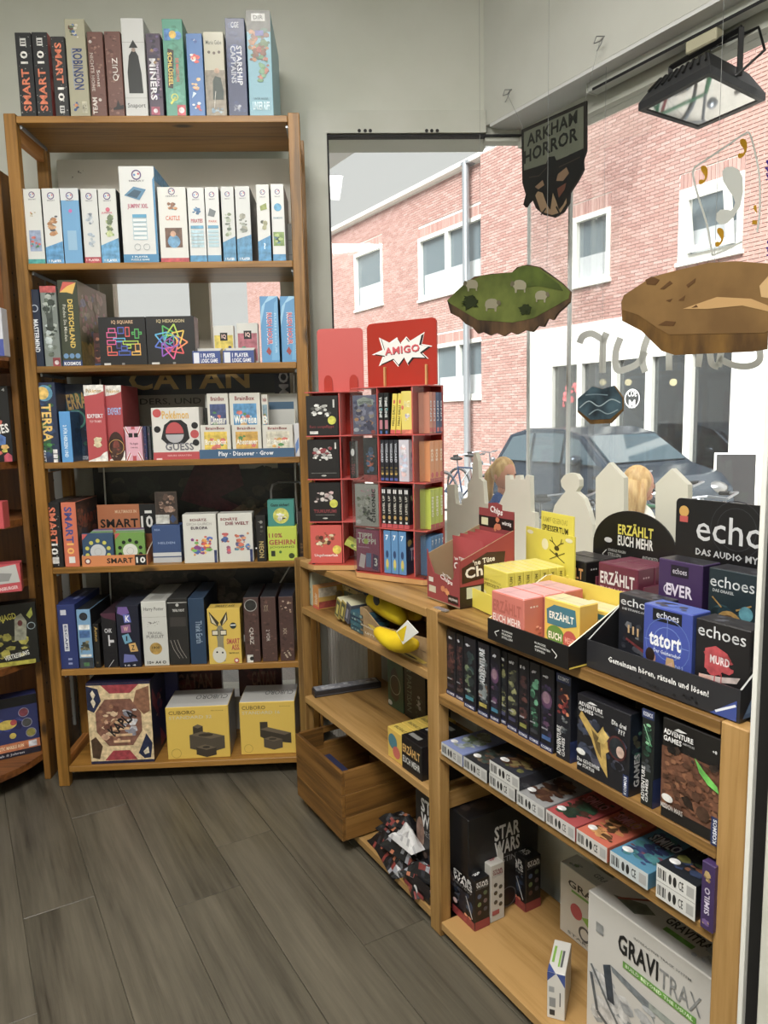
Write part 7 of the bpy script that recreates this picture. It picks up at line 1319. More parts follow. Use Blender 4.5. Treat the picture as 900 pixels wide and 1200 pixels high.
# rear black tray with the arched header
gf = R.sub(.888, .288, 0)
t = thing('display_tray', 'black counter display with a half-round header and white and yellow lettering', 'display tray', gf, 0, 0, TZ)
gw = .285; gd = .115
b = MB(); b.box(0, 0, 0, gw, gd, .003, 0, lin('5a1230')); b.build('floor', M['print'], t)
b = MB(); b.box(0, 0, .003, gw, .003, .06, 0, lin('1a1516')); b.build('front', M['print'], t)
for x in (0, .148, gw - .003):
    b = MB(); b.box(x, .003, .003, x + .003, gd, .085, 0, lin('6a1838' if x else '151314')); b.build('side', M['print'], t)
ah0 = R.hit(741, 599, .403)[1] - TZ
xc, zz0 = 1.043 - .888, .10
b = MB(); pts = [(xc - .122, .003), (xc + .122, .003), (xc + .122, .135)] + [(xc + .122 * cos(a), .135 + (ah0 - .135) * sin(a)) for a in [i * pi / 24 for i in range(25)]] + [(xc - .122, .135)]
b.prism(pts, gd, gd + .004, lin('151416')); hd = b.build('header_card', M['print'], t)
decal('header_print', [('t', 'ERZÄHLT', .32, .74, .42, .13, 'd8cc2c'), ('t', 'EUCH MEHR', .32, .62, .42, .11, 'e0e0dc'), ('e', .2, .66, .05, .028, 'c8c8c8'), ('l', [(.18, .55), (.13, .5), (.16, .44)], .008, 'c8c8c8'), ('t', 'SCHRÄGE FRAGEN', .2, .54, .22, .035, 'b8b8b4', 0, 0), ('t', 'STELLEN', .2, .49, .16, .035, 'b8b8b4', 0, 0), ('t', 'ANTWORTEN', .62, .52, .18, .035, 'b8b8b4', 0, 0), ('t', 'TIPPEN UND SIEGEN', .6, .47, .22, .035, 'b8b8b4', 0, 0), ('l', [(.82, .52), (.87, .47), (.83, .42)], .008, 'c8c8c8')], (xc - .122, gd, 0), (1, 0, 0), (0, 0, 1), (0, -1, 0), .244, ah0, hd)
for i in range(2):
    story('black story-game box with orange and white lettering, %s from the front under the arched header' % ('first second'.split()[i]), gf, .008, .005 + i * .053, .108, .052, .112, '1c1a1a', '3a3838', er('d8963c', 'e0e0dc') if i == 0 else [], 'black story-game boxes under the arched header', R_=[('t', '...', .3, .8, .4, .04, 'c8c8c8')])
for i in range(2):
    story('dark wine-red story-game box, %s from the front under the arched header' % ('first second'.split()[i]), gf, .154, .005 + i * .053, .112, .052, .120, '6a1c38', '7a3048', er('e0dcdc', 'c88a9a') if i == 0 else [], 'wine-red story-game boxes under the arched header', R_=[('t', '...', .3, .8, .4, .04, 'c8a0a8')])

# audio-mystery display
ew = .300; ed = .135
ef = R.sub(1.283, .010, 0)
t = tray('wide black counter display with a tall black header and a white slogan on its lip', ef, 0, ew, 0, TZ, .050, ed, [(0, .050), (.6, .100), (1, .11)], '161618', [('r', .02, .3, .12, .5, '2a2a2e'), ('s', 260, 22, .18, .05, .6, .3, ['0c0c0e', '222226'], .06), ('t', 'Gemeinsam hören, rätseln und lösen!', .17, .42, .66, .26, 'e6e6e4'), ('p', [(.84, .02), (.985, .02), (.985, .66)], '1c3c90'), ('l', [(.87, .12), (.98, .5)], .012, 'e0e4ec')], '2a2a2e', sideops=[('p', [(.05, .04), (.6, .04), (.55, .35), (.35, .5), (.2, .3)], '4a6c98'), ('p', [(.1, .1), (.3, .1), (.25, .4)], '6a8cb8')], back='a8aaa8', th=.003)
hz1 = R.hit(792, 583, .25)[1] - TZ
rs = thing('display_riser', 'black stepped riser with the tall black header behind the audio-mystery tray', 'display riser', R, 1.300, .150, TZ)
RW = .305
b = MB(); b.box(0, 0, 0, RW, .10, .058, .001, lin('1a1a1e')); b.build('step', M['print'], rs)
hx = R.hit(792, 600, .25)[0] - 1.300
b = MB(); b.prism(rounded(hx, RW, .003, hz1, .01), .101, .105, lin('141416')); hd = b.build('header_card', M['print'], rs)
HWD = RW - hx
def hl(u, v): x, z = R.hit(u, v, .251); return (x - 1.300 - hx) / HWD, (z - TZ) / hz1
ax_, az_ = hl(816, 629); tx_, tz_ = hl(835, 606); ex_, _z = hl(897, 620); cx_, cz_ = hl(863, 621)
ew_ = (ex_ - ax_) * 1.46; _, sz_ = hl(816, 648)
decal('header_print', [('ring', cx_, cz_, .16, .03, '34343a'), ('ring', cx_, cz_, .12, .03, '3c3c42'), ('t', 'echoes', ax_, az_ - .02, ew_, tz_ - az_ + .03, 'c8cacc', 0, 0), ('t', 'DAS AUDIO MYSTERY-SPIEL', ax_, sz_ - .01, ew_ * 1.12, .045, 'b8babc'), ('e', hl(802, 596)[0], hl(802, 599)[1], .033, None, 'c8962c'), ('r', hl(797, 608)[0], hl(802, 608)[1] - .02, .055, .04, 'b8342c')], (hx, .101, 0), (1, 0, 0), (0, 0, 1), (0, -1, 0), HWD, hz1, hd)
def echo(lb, x, y, w, h, z0, col, ops, side, top, dep=.046): return gbox(lb, ef, x, x + w, y, dep, TZ + z0, TZ + z0 + h, col, P={'F': ops, 'T': [('s', int(x * 1000) + 5, 8, .02, .05, .96, .9, [top, '4a4a52', '26262c'], .18)], 'R': [('r', .55, .55, .3, .32, 'b8b8b8'), ('t', 'echoes', .3, .1, .3, .4, 'c8c8cc', 90)]}, group='audio-mystery boxes in the wide black display', side=side, top=top, ch=.0015)
eh = .130; ez = .0035
wv = .094
echo('dark box with a pale steam ship pictured, front left of the audio-mystery display', .006, .073, wv, eh - .006, ez, '20222a', [('t', 'echoes', .06, .84, .86, .12, 'd0d2d4', 0, 0), ('t', 'DIE TITANIC-AFFÄRE', .1, .77, .7, .04, 'b8babc'), ('s', 261, 26, 0, .1, 1, .55, ['3a3c44', '50525a', '2a2c34', '6a6c70'], .16), ('p', [(.12, .42), (.2, .32), (.7, .2), (.98, .16), (.98, .26), (.6, .36)], '2a2426'), ('p', [(.2, .33), (.98, .1), (.98, .16), (.22, .36)], '6a2024'), ('r', .25, .44, .04, .12, 'c8a06a'), ('r', .36, .43, .04, .12, 'c8a06a'), ('r', .47, .42, .04, .12, 'c8a06a'), ('e', .86, .6, .12, None, 'a8aaac'), ('s', 262, 5, .3, .02, .3, .12, ['b8bcc4', 'd0d4d8'], .3)], '16171c', '2c2e34')
echo('bright blue box with a crosshair and two people, middle front of the audio-mystery display', .107, .020, wv, eh + .004, ez, '1a3aa0', [('r', .2, .82, .6, .15, '14161e'), ('t', 'echoes', .28, .86, .46, .09, 'd0d4e0', 0, 0), ('ring', .52, .56, .3, .05, '5a78c8'), ('ring', .52, .56, .46, .03, '4a68b8'), ('r', .51, .2, .012, .7, '5a78c8'), ('r', .04, .555, .92, .01, '5a78c8'), ('t', 'tatort', .14, .5, .66, .17, 'eceef4'), ('t', 'Der Geisterseher', .24, .42, .56, .05, 'c8d0e8'), ('p', [(.05, .06), (.04, .24), (.2, .32), (.36, .22), (.4, .04)], '16161c'), ('e', .2, .34, .09, .08, 'a8786a'), ('e', .17, .37, .1, .09, '2a1c18'), ('p', [(.42, .02), (.44, .2), (.6, .28), (.76, .18), (.8, .02)], '16161c'), ('e', .6, .3, .09, .09, 'c89a80'), ('p', [(.5, .3), (.52, .4), (.66, .4), (.72, .24), (.66, .2), (.64, .36)], 'b8925a'), ('e', .14, .05, .13, .05, 'd8dce4'), ('p', [(.76, .0), (1, 0), (1, .16)], '3a6ac8'), ('t', 'Fall 3', .7, .3, .16, .04, '8aa0d8')], '1c3888', '3a5ab0')
echo('black box with a red splatter and a knife pictured, front right of the audio-mystery display', .203, .026, .092, eh, ez, '1e1c1e', [('t', 'echoes', .05, .80, .88, .15, 'd0d2d4', 0, 0), ('s', 263, 14, .14, .3, .62, .4, ['a81c28', 'b82430', '981820'], .22), ('p', [(.2, .42), (.2, .66), (.4, .72), (.62, .66), (.66, .48), (.4, .36)], 'b0202c'), ('t', 'MURD', .3, .5, .36, .1, 'e8d8d8'), ('p', [(.14, .33), (.5, .36), (.86, .42), (.8, .34), (.5, .29), (.16, .28)], 'b8a8a4'), ('r', .1, .28, .24, .05, 'c89a8a'), ('l', [(.4, .4), (.38, .1)], .02, 'a81c28'), ('l', [(.52, .4), (.52, .16)], .016, 'a81c28'), ('e', .2, .07, .16, .05, 'd8d8d8'), ('e', .8, .12, .15, None, '6a6c6e'), ('ring', .8, .12, .16, .1, '9a9c9e')], '141214', '2c2a2c')
z2 = .0585
for (x, w, lb, col, ops, sd) in ((.030, .098, 'purple box with white ornate lettering, back left of the audio-mystery display', '3a2052', [('r', .3, .78, .4, .16, '1c1426'), ('t', 'echoes', .34, .82, .32, .08, 'c8c4d0', 0, 0), ('t', 'EVER', .2, .5, .6, .17, 'd8d0e0'), ('ring', .24, .58, .1, .2, 'd8d0e0'), ('e', .2, .3, .13, None, '8a8a8e'), ('p', [(.34, .3), (.4, .4), (.8, .3), (.84, .16), (.5, .2)], 'b8b8c4'), ('p', [(.4, .32), (.78, .25), (.78, .2), (.44, .26)], '3a3a5a')], '2c1a44'),
    (.134, .096, 'dark teal box with a gold medallion pictured, back middle of the audio-mystery display', '1c2c32', [('t', 'echoes', .04, .76, .9, .15, 'd0d4d4', 0, 0), ('t', 'DAS ORAKEL', .1, .69, .44, .04, 'b0b4b4'), ('s', 264, 16, 0, 0, 1, .6, ['1c343c', '2a4a52', '162428'], .2), ('e', .46, .28, .28, None, 'a07a30'), ('e', .46, .28, .2, None, '5a3c20'), ('s', 265, 6, .34, .16, .24, .24, ['c89a4a', '7a4a2c'], .3), ('l', [(.3, .5), (.1, .62)], .03, 'a07a30'), ('l', [(.6, .5), (.9, .6)], .03, 'a07a30'), ('e', .8, .48, .14, None, '4a8a98')], '141c20'),
    (.225, .094, 'black box with a red blotch, back right of the audio-mystery display', '1e1c1e', [('t', 'echoes', .05, .78, .9, .13, 'd0d2d4', 0, 0), ('s', 266, 12, .15, .2, .7, .4, ['a81c28', '781420'], .22)], '141214')):
    echo(lb, x + .004, .145, w - .006, eh, z2, col, ops, sd, '2a2a30', dep=.05)

# ================================================================== FIRST BAY OF THE LOW UNIT
z = .6739
def pr(lb, zz, d, uL, uR, vb, vt, dep, col, P=None, **k): return pbox(lb, R, zz, d, uL, uR, vb, vt, dep, col, P, **k)
pr('pale green and white upright box at the far end of the upper shelf', z, .035, 360.5, 366.5, 716, 671, .16, 'b8bca4', {'F': [('s', 301, 8, .1, .2, .8, .6, ['8a9a6a', 'd0c88a'], .3)], 'R': [('s', 302, 12, .1, .1, .8, .8, ['a8aa98', 'c8c4a0'], .2)]})
pr('orange-yellow upright box with white vertical lettering on the upper shelf', z, .03, 367.5, 374.5, 727, 686, .13, 'd88a18', {'F': [('t', 'kinder', .25, .2, .5, .5, 'f0e0c8', 90), ('r', 0, 0, 1, .12, 'c83a20')], 'R': [('r', 0, .55, .5, .4, 'd0c8b8'), ('r', .0, .05, .5, .3, '9a2c1c'), ('s', 303, 10, .4, .1, .6, .8, ['c8a040', '7a5a3a', '9a8a6a'], .2)]}, side='c8a030')
x0, y0 = R.hitz(384, 724, z); PKf = R.sub(x0, y0, 0)
for i, (u, c) in enumerate(((376, 'b09a3c'), (387, 'a8943c'), (397, '5a5a66'))):
    x, y = R.hitz(u, 731 + i * 2, z); y = max(y, .012)
    gbox('small %s card pack leaning on the upper shelf, %s of three' % (('yellow-green', 'olive', 'grey')[i], od(i)), R, x, x + .028, y, .09, z + .012, z + .075, c, P={'F': [('r', .1, .1, .8, .8, '4a4c34' if i < 2 else '3a3c48'), ('r', .3, .2, .4, .5, 'c8b84a' if i < 2 else '8a8a9a')]}, tilt=20, group='leaning card packs on the upper shelf', top='c8c4a0')
rg = random.Random(8)
for i in range(7):
    c = ['6a3a2c', '8a7a5a', '4a5a4a', 'b09a5a', '2c3a4c', '7a4a3a', '8a5a3a'][i]
    gbox('flat picture card pack, %s in the loose pile behind the leaning packs' % ('lowest', 'second', 'third', 'fourth', 'fifth', 'sixth', 'topmost')[i], R, .10 + rg.uniform(0, .02), .29 + rg.uniform(-.02, .02), .115, .14, z + .0005 + i * .0185, z + i * .0185 + .0185, c, P={'T': [('s', 310 + i, 24, 0, 0, 1, 1, ['b86a4a', 'd0b07a', '3a4a5a', '8a3a2c', 'c8c0a0'], .14)], 'F': [('s', 320 + i, 10, 0, .1, 1, .8, ['c8b88a', '4a3a2c', '8a7a3a'], .12)]}, group='loose pile of picture card packs', deg=rg.uniform(-5, 5))
for i in range(4):
    x, y = R.hitz(410, 738, z)
    gbox('teal card pack, %s in the small stack left of the banana carton' % ('lowest', 'second', 'third', 'topmost')[i], R, x - .005, x + .075, max(y, .014), .085, z + .0005 + i * .015, z + .0145 + i * .015, ['1f4c5c', '245a68', '1c3a50', '2c5c6c'][i], P={'F': [('s', 330 + i, 6, .05, .1, .9, .8, ['8aa8a0', '2c6a7a'], .2)], 'T': [('s', 335, 10, .05, .1, .9, .8, ['4a8a98', '1c4050'], .2)]}, group='teal card packs in a small stack')
# brown carton with yellow banana-shaped pouches
x0 = R.hit(422, 748, .012)[0]; x1 = .765; hc = R.hit(422, 712, .012)[1]
bc_ = thing('cardboard_carton', 'brown cardboard counter carton printed with a yellow banana', 'carton', R, x0, .014, z + .0005)
w = x1 - x0; hh = hc - z
b = MB(); b.box(0, 0, 0, w, .22, .003); b.build('floor', M['card'], bc_)
b = MB(); b.prism([(0, .003), (w, .003), (w, hh * .95), (w * .7, hh * .8), (w * .3, hh * .62), (.03, hh), (0, hh)], 0, .003); fo = b.build('front', M['card'], bc_)
decal('front_print', [('p', [(.12, .85), (.3, .36), (.6, .08), (.92, .1), (.98, .26), (.7, .4), (.42, .62), (.2, .9)], 'c8aa14'), ('t', 'BANANAS', .02, .6, .22, .1, 'd0c8b0'), ('t', 'LETTERS', .08, .2, .28, .12, 'd0c8b0'), ('t', 'ANAGRAM GAME', .72, .76, .24, .06, '4a3c28', 0, 0), ('e', .75, .18, .1, .06, '3a2a14')], (0, 0, 0), (1, 0, 0), (0, 0, 1), (0, -1, 0), w, hh * .6, fo)
for x in (0, w - .003): b = MB(); b.box(x, .003, .003, x + .003, .22, hh); b.build('side', M['card'], bc_)
b = MB(); b.box(.003, .217, .003, w - .003, .22, hh * 1.15); b.build('back', M['card'], bc_)
def banana(lb, pts, r):
    o = MB(); o.tube(pts, r, 16); o = o.build('banana_pouch', M['banana'], None, True, F=R, label=lb, cat='pouch', group='yellow banana-shaped pouches')
    m = o.modifiers.new('s', 'SUBSURF'); m.levels = 1; m.render_levels = 1
    return o
def P3(u, v, d): x, zz = R.hit(u, v, d); return (x, d, zz)
def arc(u0, v0, u1, v1, sag, d, rmax, n=9):
    pts = []; rs = []
    for i in range(n):
        t = i / (n - 1); pts.append(P3(u0 + (u1 - u0) * t, v0 + (v1 - v0) * t + sag * sin(pi * t), d + .01 * sin(pi * t))); rs.append(rmax * (.3 + .7 * sin(pi * min(max(t, .04), .96)) ** .6))
    return pts, rs
banana('yellow banana-shaped cloth pouch lying on top in the brown carton', *arc(432, 702, 474, 728, -5, .06, .034))
o = banana('yellow banana-shaped cloth pouch drooping over the front of the brown carton', *arc(440, 738, 488, 755, 6, -.022, .026))
banana('yellow banana-shaped cloth pouch at the back right of the brown carton', *arc(462, 712, 492, 722, -2, .12, .026))
b = MB(); c_ = P3(441, 703, .022); b.ball(c_, (.016, .005, .016), 12, 8); b.build('brand_patch', M['seal'], F=R, label='dark oval patch on the end of the topmost banana pouch', cat='patch')
tg = [P3(465, 740, -.052), P3(478, 727, -.052), P3(491, 741, -.052), P3(473, 755, -.052)]
b = MB(); b.prism([(p[0], p[2]) for p in tg], -.054, -.0525); o = b.build('price_tag', M['white'], F=R, label='white diamond card tag printed with a banana, on the drooping pouch', cat='tag')
b = MB(); q = [(tg[0][0] * (1 - a) + tg[2][0] * a, tg[0][2] * (1 - c) + tg[2][2] * c) for a, c in ((0, 0), (0, 0))]
b.prism([(tg[0][0] + .004, tg[0][2]), (tg[1][0] - .002, tg[1][2] - .012), (tg[3][0] + .004, tg[3][2] + .01), (tg[3][0] - .004, tg[3][2] + .006)], -.0546, -.0541); b.build('tag_print', M['banana'], o)

z = .3678
# flat tin
xa, ya = R.hitz(361, 812, z + .02); xb, yb = R.hitz(440, 797, z + .02)
ang = math.degrees(atan2(yb - ya, xb - xa)); ln = .235
tin = gbox('long flat silver-grey tin lying across the empty middle shelf', R, .045, .045 + ln, .012, .052, z + .0005, z + .022, '24242a', P={'T': [('r', .03, .08, .94, .84, '8a8c94'), ('s', 340, 16, .05, .1, .6, .8, ['a8aab0', '6a6c78', 'b8bac0'], .14), ('s', 341, 8, .66, .15, .3, .7, ['5a3a34', '2c2c34', 'a8a0a0'], .2)], 'F': [('r', .02, .2, .96, .1, '5a5a62')]}, deg=80, cat='tin', name='flat_tin', ch=.002)
tin.location = R.w(.074, .020, z + .0005)
# green and black upright boxes near the middle post
pr('dark green upright box with a brown oval picture near the middle post', z, .195, 455, 473, 832, 756, .09, '2f4a30', {'F': [('p', [(.2, .2), (.25, .6), (.5, .7), (.7, .55), (.72, .2), (.5, .12)], '3a2c1c'), ('ring', .5, .4, .34, .06, 'a8a890'), ('e', .15, .07, .14, .04, 'b8b8b0')]}, side='1c2a1c')
pr('black-green upright box with vertical letters beside the dark green box', z, .195, 474, 499, 832, 757, .09, '10140f', {'F': [('t', 'DER PARTISAN', .14, .1, .22, .76, '5a6a58', -90, 0), ('s', 342, 12, .5, .05, .45, .4, ['2c3a2c', '8a8c88'], .14)]})
x, y = R.hitz(456, 868, z)
for i in range(4):
    gbox('yellow story-card box, %s from the end in the row by the middle post' % od(i), R, .560, .560 + .075, .012 + i * .044, .043, z + .0005, z + .085, 'd8b01c', P={'F': [('e', .35, .6, .3, .25, '3a7a8a'), ('e', .6, .3, .25, .2, 'c8503c')] if i == 0 else [], 'L': [('s', 350 + i, 8, .1, .1, .8, .8, ['3a7a8a', '5a8a3c', 'd8a8a8'], .24)], 'T': [('t', 'ERZÄHLT', .15, .3, .7, .3, '7a6a2c')]}, group='yellow story-card boxes by the middle post', top='d4b424')
for i in range(3):
    gbox('black story-card box, %s from the front beside the yellow ones' % od(i), R, .638, .638 + .095, .008 + i * .052, .051, z + .0005, z + .092, '171516', P={'F': [('t', 'ERZÄHLT', .06, .52, .86, .3, 'd0a040'), ('t', 'EUCH MEHR', .06, .22, .86, .2, 'c8c8c4')] if i == 0 else [], 'T': [('r', .1, .3, .5, .3, '8a8a84')]}, group='black story-card boxes by the middle post')
gbox('black box with a wine-red bubble, tight against the middle post', R, .735, .768, .034, .1, z + .0005, z + .098, '141214', P={'F': [('e', .3, .6, .3, .2, '7a1c38'), ('t', 'YOU', .2, .2, .6, .16, 'c8a0a8'), ('e', .7, .12, .2, .1, '2f7486')], 'T': [('t', 'ERZ', .2, .3, .4, .3, 'b8b8b4')]})
gbox('crumpled white receipt-like card behind the yellow story-card boxes', R, .66, .72, .24, .02, z + .0005, z + .11, 'b8b6ac', cat='card', name='card')

# pine crate on the bottom shelf
z = .046
cr_ = thing('wooden_crate', 'pine storage crate with a hand hole, sticking out of the lowest far shelf', 'crate', R, 0, 0, z + .0005)
cx0, cx1, cy0, cy1 = -.0, .0, .0, .0
cx0, cy0 = R.hitz(358, 925, z)[0] + .0, -.05
cx0 = .075; cx1 = .40; cy0 = -.055; cy1 = .225; chh = .205
chh = R.hit(356, 868, cy0)[1] - z; chh = max(.15, min(chh, .24))
for nm, (a, b0, c, d) in (('front_panel', (cx0, cy0, cx1, cy0 + .012)), ('back_panel', (cx0, cy1 - .012, cx1, cy1))):
    for k in range(3):
        slab('plank', M['crx'], R, a, b0, .006 + k * (chh - .006) / 3, c, d, .006 + (k + 1) * (chh - .006) / 3 - .0012, .0012, parent=cr_)
for a in (cx0, cx1 - .012):
    for k in (range(2) if a == cx0 else range(3)): slab('plank', M['cry'], R, a, cy0 + .0125, .006 + k * (chh - .006) / 3, a + .012, cy1 - .0125, .006 + (k + 1) * (chh - .006) / 3 - .0012, .0012, parent=cr_)
    z0_, z1_ = .006 + 2 * (chh - .006) / 3, chh; ym = (cy0 + cy1) / 2
    for q in ((cy0 + .0125, z0_, ym - .045, z1_), (ym + .045, z0_, cy1 - .0125, z1_), (ym - .045, z0_, ym + .045, z0_ + .018), (ym - .045, z1_ - .018, ym + .045, z1_)):
        if a == cx0: slab('hand_hole_end', M['cry'], R, a, q[0], q[1], a + .012, q[2], q[3], 0, parent=cr_)
slab('bottom_panel', M['crx'], R, cx0 + .0125, cy0 + .0125, .0, cx1 - .0125, cy1 - .0125, .006, 0, parent=cr_)
gbox('dark blue cloth-bound tube-like box inside the pine crate', R, cx0 + .09, cx1 - .02, cy0 + .03, .05, z + .008, z + .165, '20264a', cat='box', name='blue_box')
gbox('pale folded paper at the bottom of the pine crate', R, cx0 + .05, cx1 - .05, cy0 + .10, .10, z + .008, z + .03, '6a6250', cat='paper', name='folded_paper')
# big black boxes with white lettering
SWt = lambda x, y, w, h, c='d8d8d8': [('t', 'STAR', x, y + h * .56, w, h * .34, c), ('t', 'WARS', x, y + h * .2, w, h * .34, c), ('t', 'DESTINY', x, y, w, h * .13, '8a8a8c', 0, 0)]
gbox('large black space-game carton standing behind the middle post', R, .635, .870, .050, .225, z + .0005, .318, '111114', P={'F': SWt(.12, .5, .44, .42) + [('e', .1, .5, .08, .16, '8a6a5a'), ('s', 360, 16, .1, .05, .8, .45, ['2c2c34', '3a3a44', '5a4a44'], .14)], 'R': SWt(.36, .46, .36, .42) + [('ring', .55, .1, .12, .1, '5a5a5e'), ('p', [(0, .0), (.3, .0), (0, .7)], '17171c')], 'T': [('s', 361, 24, .02, .02, .96, .96, ['2c2422', '1c1a1c', '3a302c'], .16)]}, ch=.002)
rg = random.Random(3)
def foil(lb, x, y, w, d, h, cols, seed, m='print', grp='dark foil packets in the heap'):
    rr = random.Random(seed); n = 12; v = []; f = []; cl = []
    for s in (1, 0):
        for j in range(n):
            for i in range(n):
                a, c = i / (n - 1), j / (n - 1); e = min(a, 1 - a, c, 1 - c) * 4; e = min(e, 1)
                zz = h * (.55 + .45 * sin(5 * a + seed) * cos(6 * c + seed * 2)) * e * (1 if s else .05) + rr.uniform(0, h * .14) * s * e + (.0008 if s else 0)
                v.append(((a - .5) * w, (c - .5) * d, zz))
    for s in (0, 1):
        o_ = s * n * n
        for j in range(n - 1):
            for i in range(n - 1):
                q = (o_ + j * n + i, o_ + j * n + i + 1, o_ + (j + 1) * n + i + 1, o_ + (j + 1) * n + i); f.append(q if s == 0 else q[::-1]); cl.append(lin(rr.choice(cols) if rr.random() < .45 else cols[0]))
    o = make('foil_packet', v, f, M[m], None, cl); o.location = R.w(x, y, z + .0005); o.rotation_euler = (0, 0, R.a + rr.uniform(-.5, .5)); tag(o, lb, 'packet', grp); return o
for i, (x, y, w, d, h, zz, lb) in enumerate([(.49, .06, .13, .10, .05, 0, 'lowest far'), (.56, .05, .15, .11, .05, 0, 'lowest middle'), (.66, .035, .15, .06, .045, 0, 'lowest near'), (.50, .08, .12, .09, .04, .045, 'middle far'), (.585, .045, .14, .08, .05, .046, 'middle near'), (.52, .07, .11, .08, .03, .085, 'topmost far'), (.70, .03, .12, .05, .04, .04, 'upper near')]):
    o = foil('crumpled black and red foil packet, %s in the heap beside the pine crate' % lb, x, y, w, d, h, ['131316', '7a1c14', '2c2c34', 'a85a2c', '8a8c94', '131316'], 370 + i); o.location.z += zz
o = foil('crumpled white foil wrapper on top of the dark packets', .625, .03, .11, .055, .05, ['c8c8c8', 'd8d8d8', 'a8a8ac'], 390, grp=None); o.location.z += .095
bag('flat black and red foil packet standing on edge by the middle post', R, .70, .006, z + .001, .13, .05, .012, '1a1416', [('r', 0, 0, 1, .3, '8a1c1c'), ('e', .6, .3, .1, .3, 'd8d8d8')], name='foil_packet', cat='packet')

# ================================================================== SECOND BAY
z = .6303
GQ = 'narrow adventure-game boxes in a row'
def adv(seed, pal, foot='3a6a8a', lead=1): return [('s', seed, 40, 0, .12, 1, .72, pal, .15), ('s', seed + 1, 6, .15, .86, .6, .06, ['c8c8cc', 'b0b0b8'], .3), ('t', 'ABENTEUER', .12, .25, .5, .02, 'a8a8b0'), ('r', .15, .13, .7, .05, foot), ('r', 0, 0, 1, .075, '1c2350'), ('t', 'KOSMOS', .1, .02, .8, .035, 'd0d4e0')]
PURP = ['2a2438', '3a2c50', '1e1c2a', '5a3c5a', '242a38']; GRN = ['2a3436', '3a5048', '1c2426', '6a7a5a', '2c3c40']; RED_ = ['2c2226', '4a2c2c', '1e1a1e', '3a2a30', '5a3430']; YEL = ['3a3c34', '6a6c4a', '2a2c2c', '8a8a5a', '23282c']
sp = [(523.5, 534, 'dark spine with a reddish web pattern, first', RED_, '3a3444', 0, 801), (534.5, 543.5, 'dark spine with a reddish web pattern, second', RED_, '4a3a3a', .0, 808), (544, 557.5, 'dark spine with green glow and teal bar, third', GRN, '3a8a9a', -.012, 820), (560, 573, 'pale grey spine with a vertical white title, fourth', ['5a6468', '7a8486', '3a4046', '6a5040', '8a8e8e'], 'b0a03a', -.012, 826),
    (574.5, 586, 'dark purple spine with a round planet, fifth', PURP, '2c7a9a', -.008, 836), (586.5, 594, 'dark spine with a yellow-lit cliff, sixth', YEL, '4a4a6a', -.002, 843), (594.5, 607, 'dark spine with a yellow-lit cliff, seventh', YEL, '3a3a5a', -.008, 850), (607.5, 619.5, 'almost black spine with pale yellow bar, eighth', RED_, '8a8a3a', -.010, 858), (620, 632.5, 'dark spine with a green burst, ninth', ['1e2a28', '2a5a44', '243430', '5a9a78', '1c2422'], '3a3c44', -.010, 866), (633, 648.5, 'dark purple spine with planet and blue bar, tenth', PURP, '2c5a9a', -.012, 877)]
for i, (a, b_, lb, pal, ft, dd, vb) in enumerate(sp):
    ops = adv(400 + 3 * i, pal, ft)
    if 'planet' in lb: ops.insert(1, ('e', .5, .62, .42, .1, '5a3a5a')); ops.insert(2, ('e', .45, .64, .3, .07, '8a6a7a'))
    if 'vertical white' in lb: ops.append(('t', 'ADVENTURE', .2, .44, .5, .48, 'c8ccd0', 90))
    if 'web' in lb: ops += [('l', [(.1, .6), (.9, .7)], .03, '6a3a3a'), ('l', [(.2, .75), (.8, .5)], .03, '7a4a48'), ('l', [(.5, .8), (.5, .45)], .03, '6a3a3a')]
    pr('narrow box, ' + lb + ' from the middle post', z, .022 + dd, a, b_, vb, 737 + (a - 523.5) * .385, .10, '1c1b22', {'F': ops}, group=GQ, side='16161c', top='1a1a20')
pr('narrow dark box with a navy top band, a red glow and a vertical white title', z, .008, 651, 668, 889, 787, .18, '1a1c26', {'F': [('r', 0, .9, 1, .1, '1c2c5c'), ('t', 'KOSMOS', .12, .925, .76, .05, 'd0d4e0'), ('s', 440, 24, .02, .5, .96, .38, ['7a1c1c', 'a83420', '4a1418', 'c8743a', '2a1820'], .15), ('s', 441, 14, .02, .3, .96, .25, ['5a6064', '3a4048', '7a7c7c'], .16), ('t', 'ADVENTURE', .1, .05, .3, .34, 'd8d8d8', 90), ('t', 'GAMES', .46, .05, .22, .22, 'd8d8d8', 90)], 'R': [('r', 0, 0, 1, .25, '1c2c5c'), ('s', 442, 12, 0, .3, 1, .6, ['3a3c40', '2a2c30'], .2)]}, group='large adventure-game boxes')
adv_t = lambda x, y, w, h: [('t', 'ADVENTURE', x, y + h * .52, w, h * .4, 'e0e0e0'), ('t', 'GAMES', x, y, w * .62, h * .4, 'e0e0e0'), ('t', 'ABENTEUER', x + w * .66, y + h * .22, w * .4, h * .16, 'a8a8a8', 0, 0), ('p', [(x + w * .35, y + h), (x + w * .5, y + h * 1.25), (x + w * .8, y + h * 1.15), (x + w * .6, y + h * 1.02)], 'd8d8d8')]
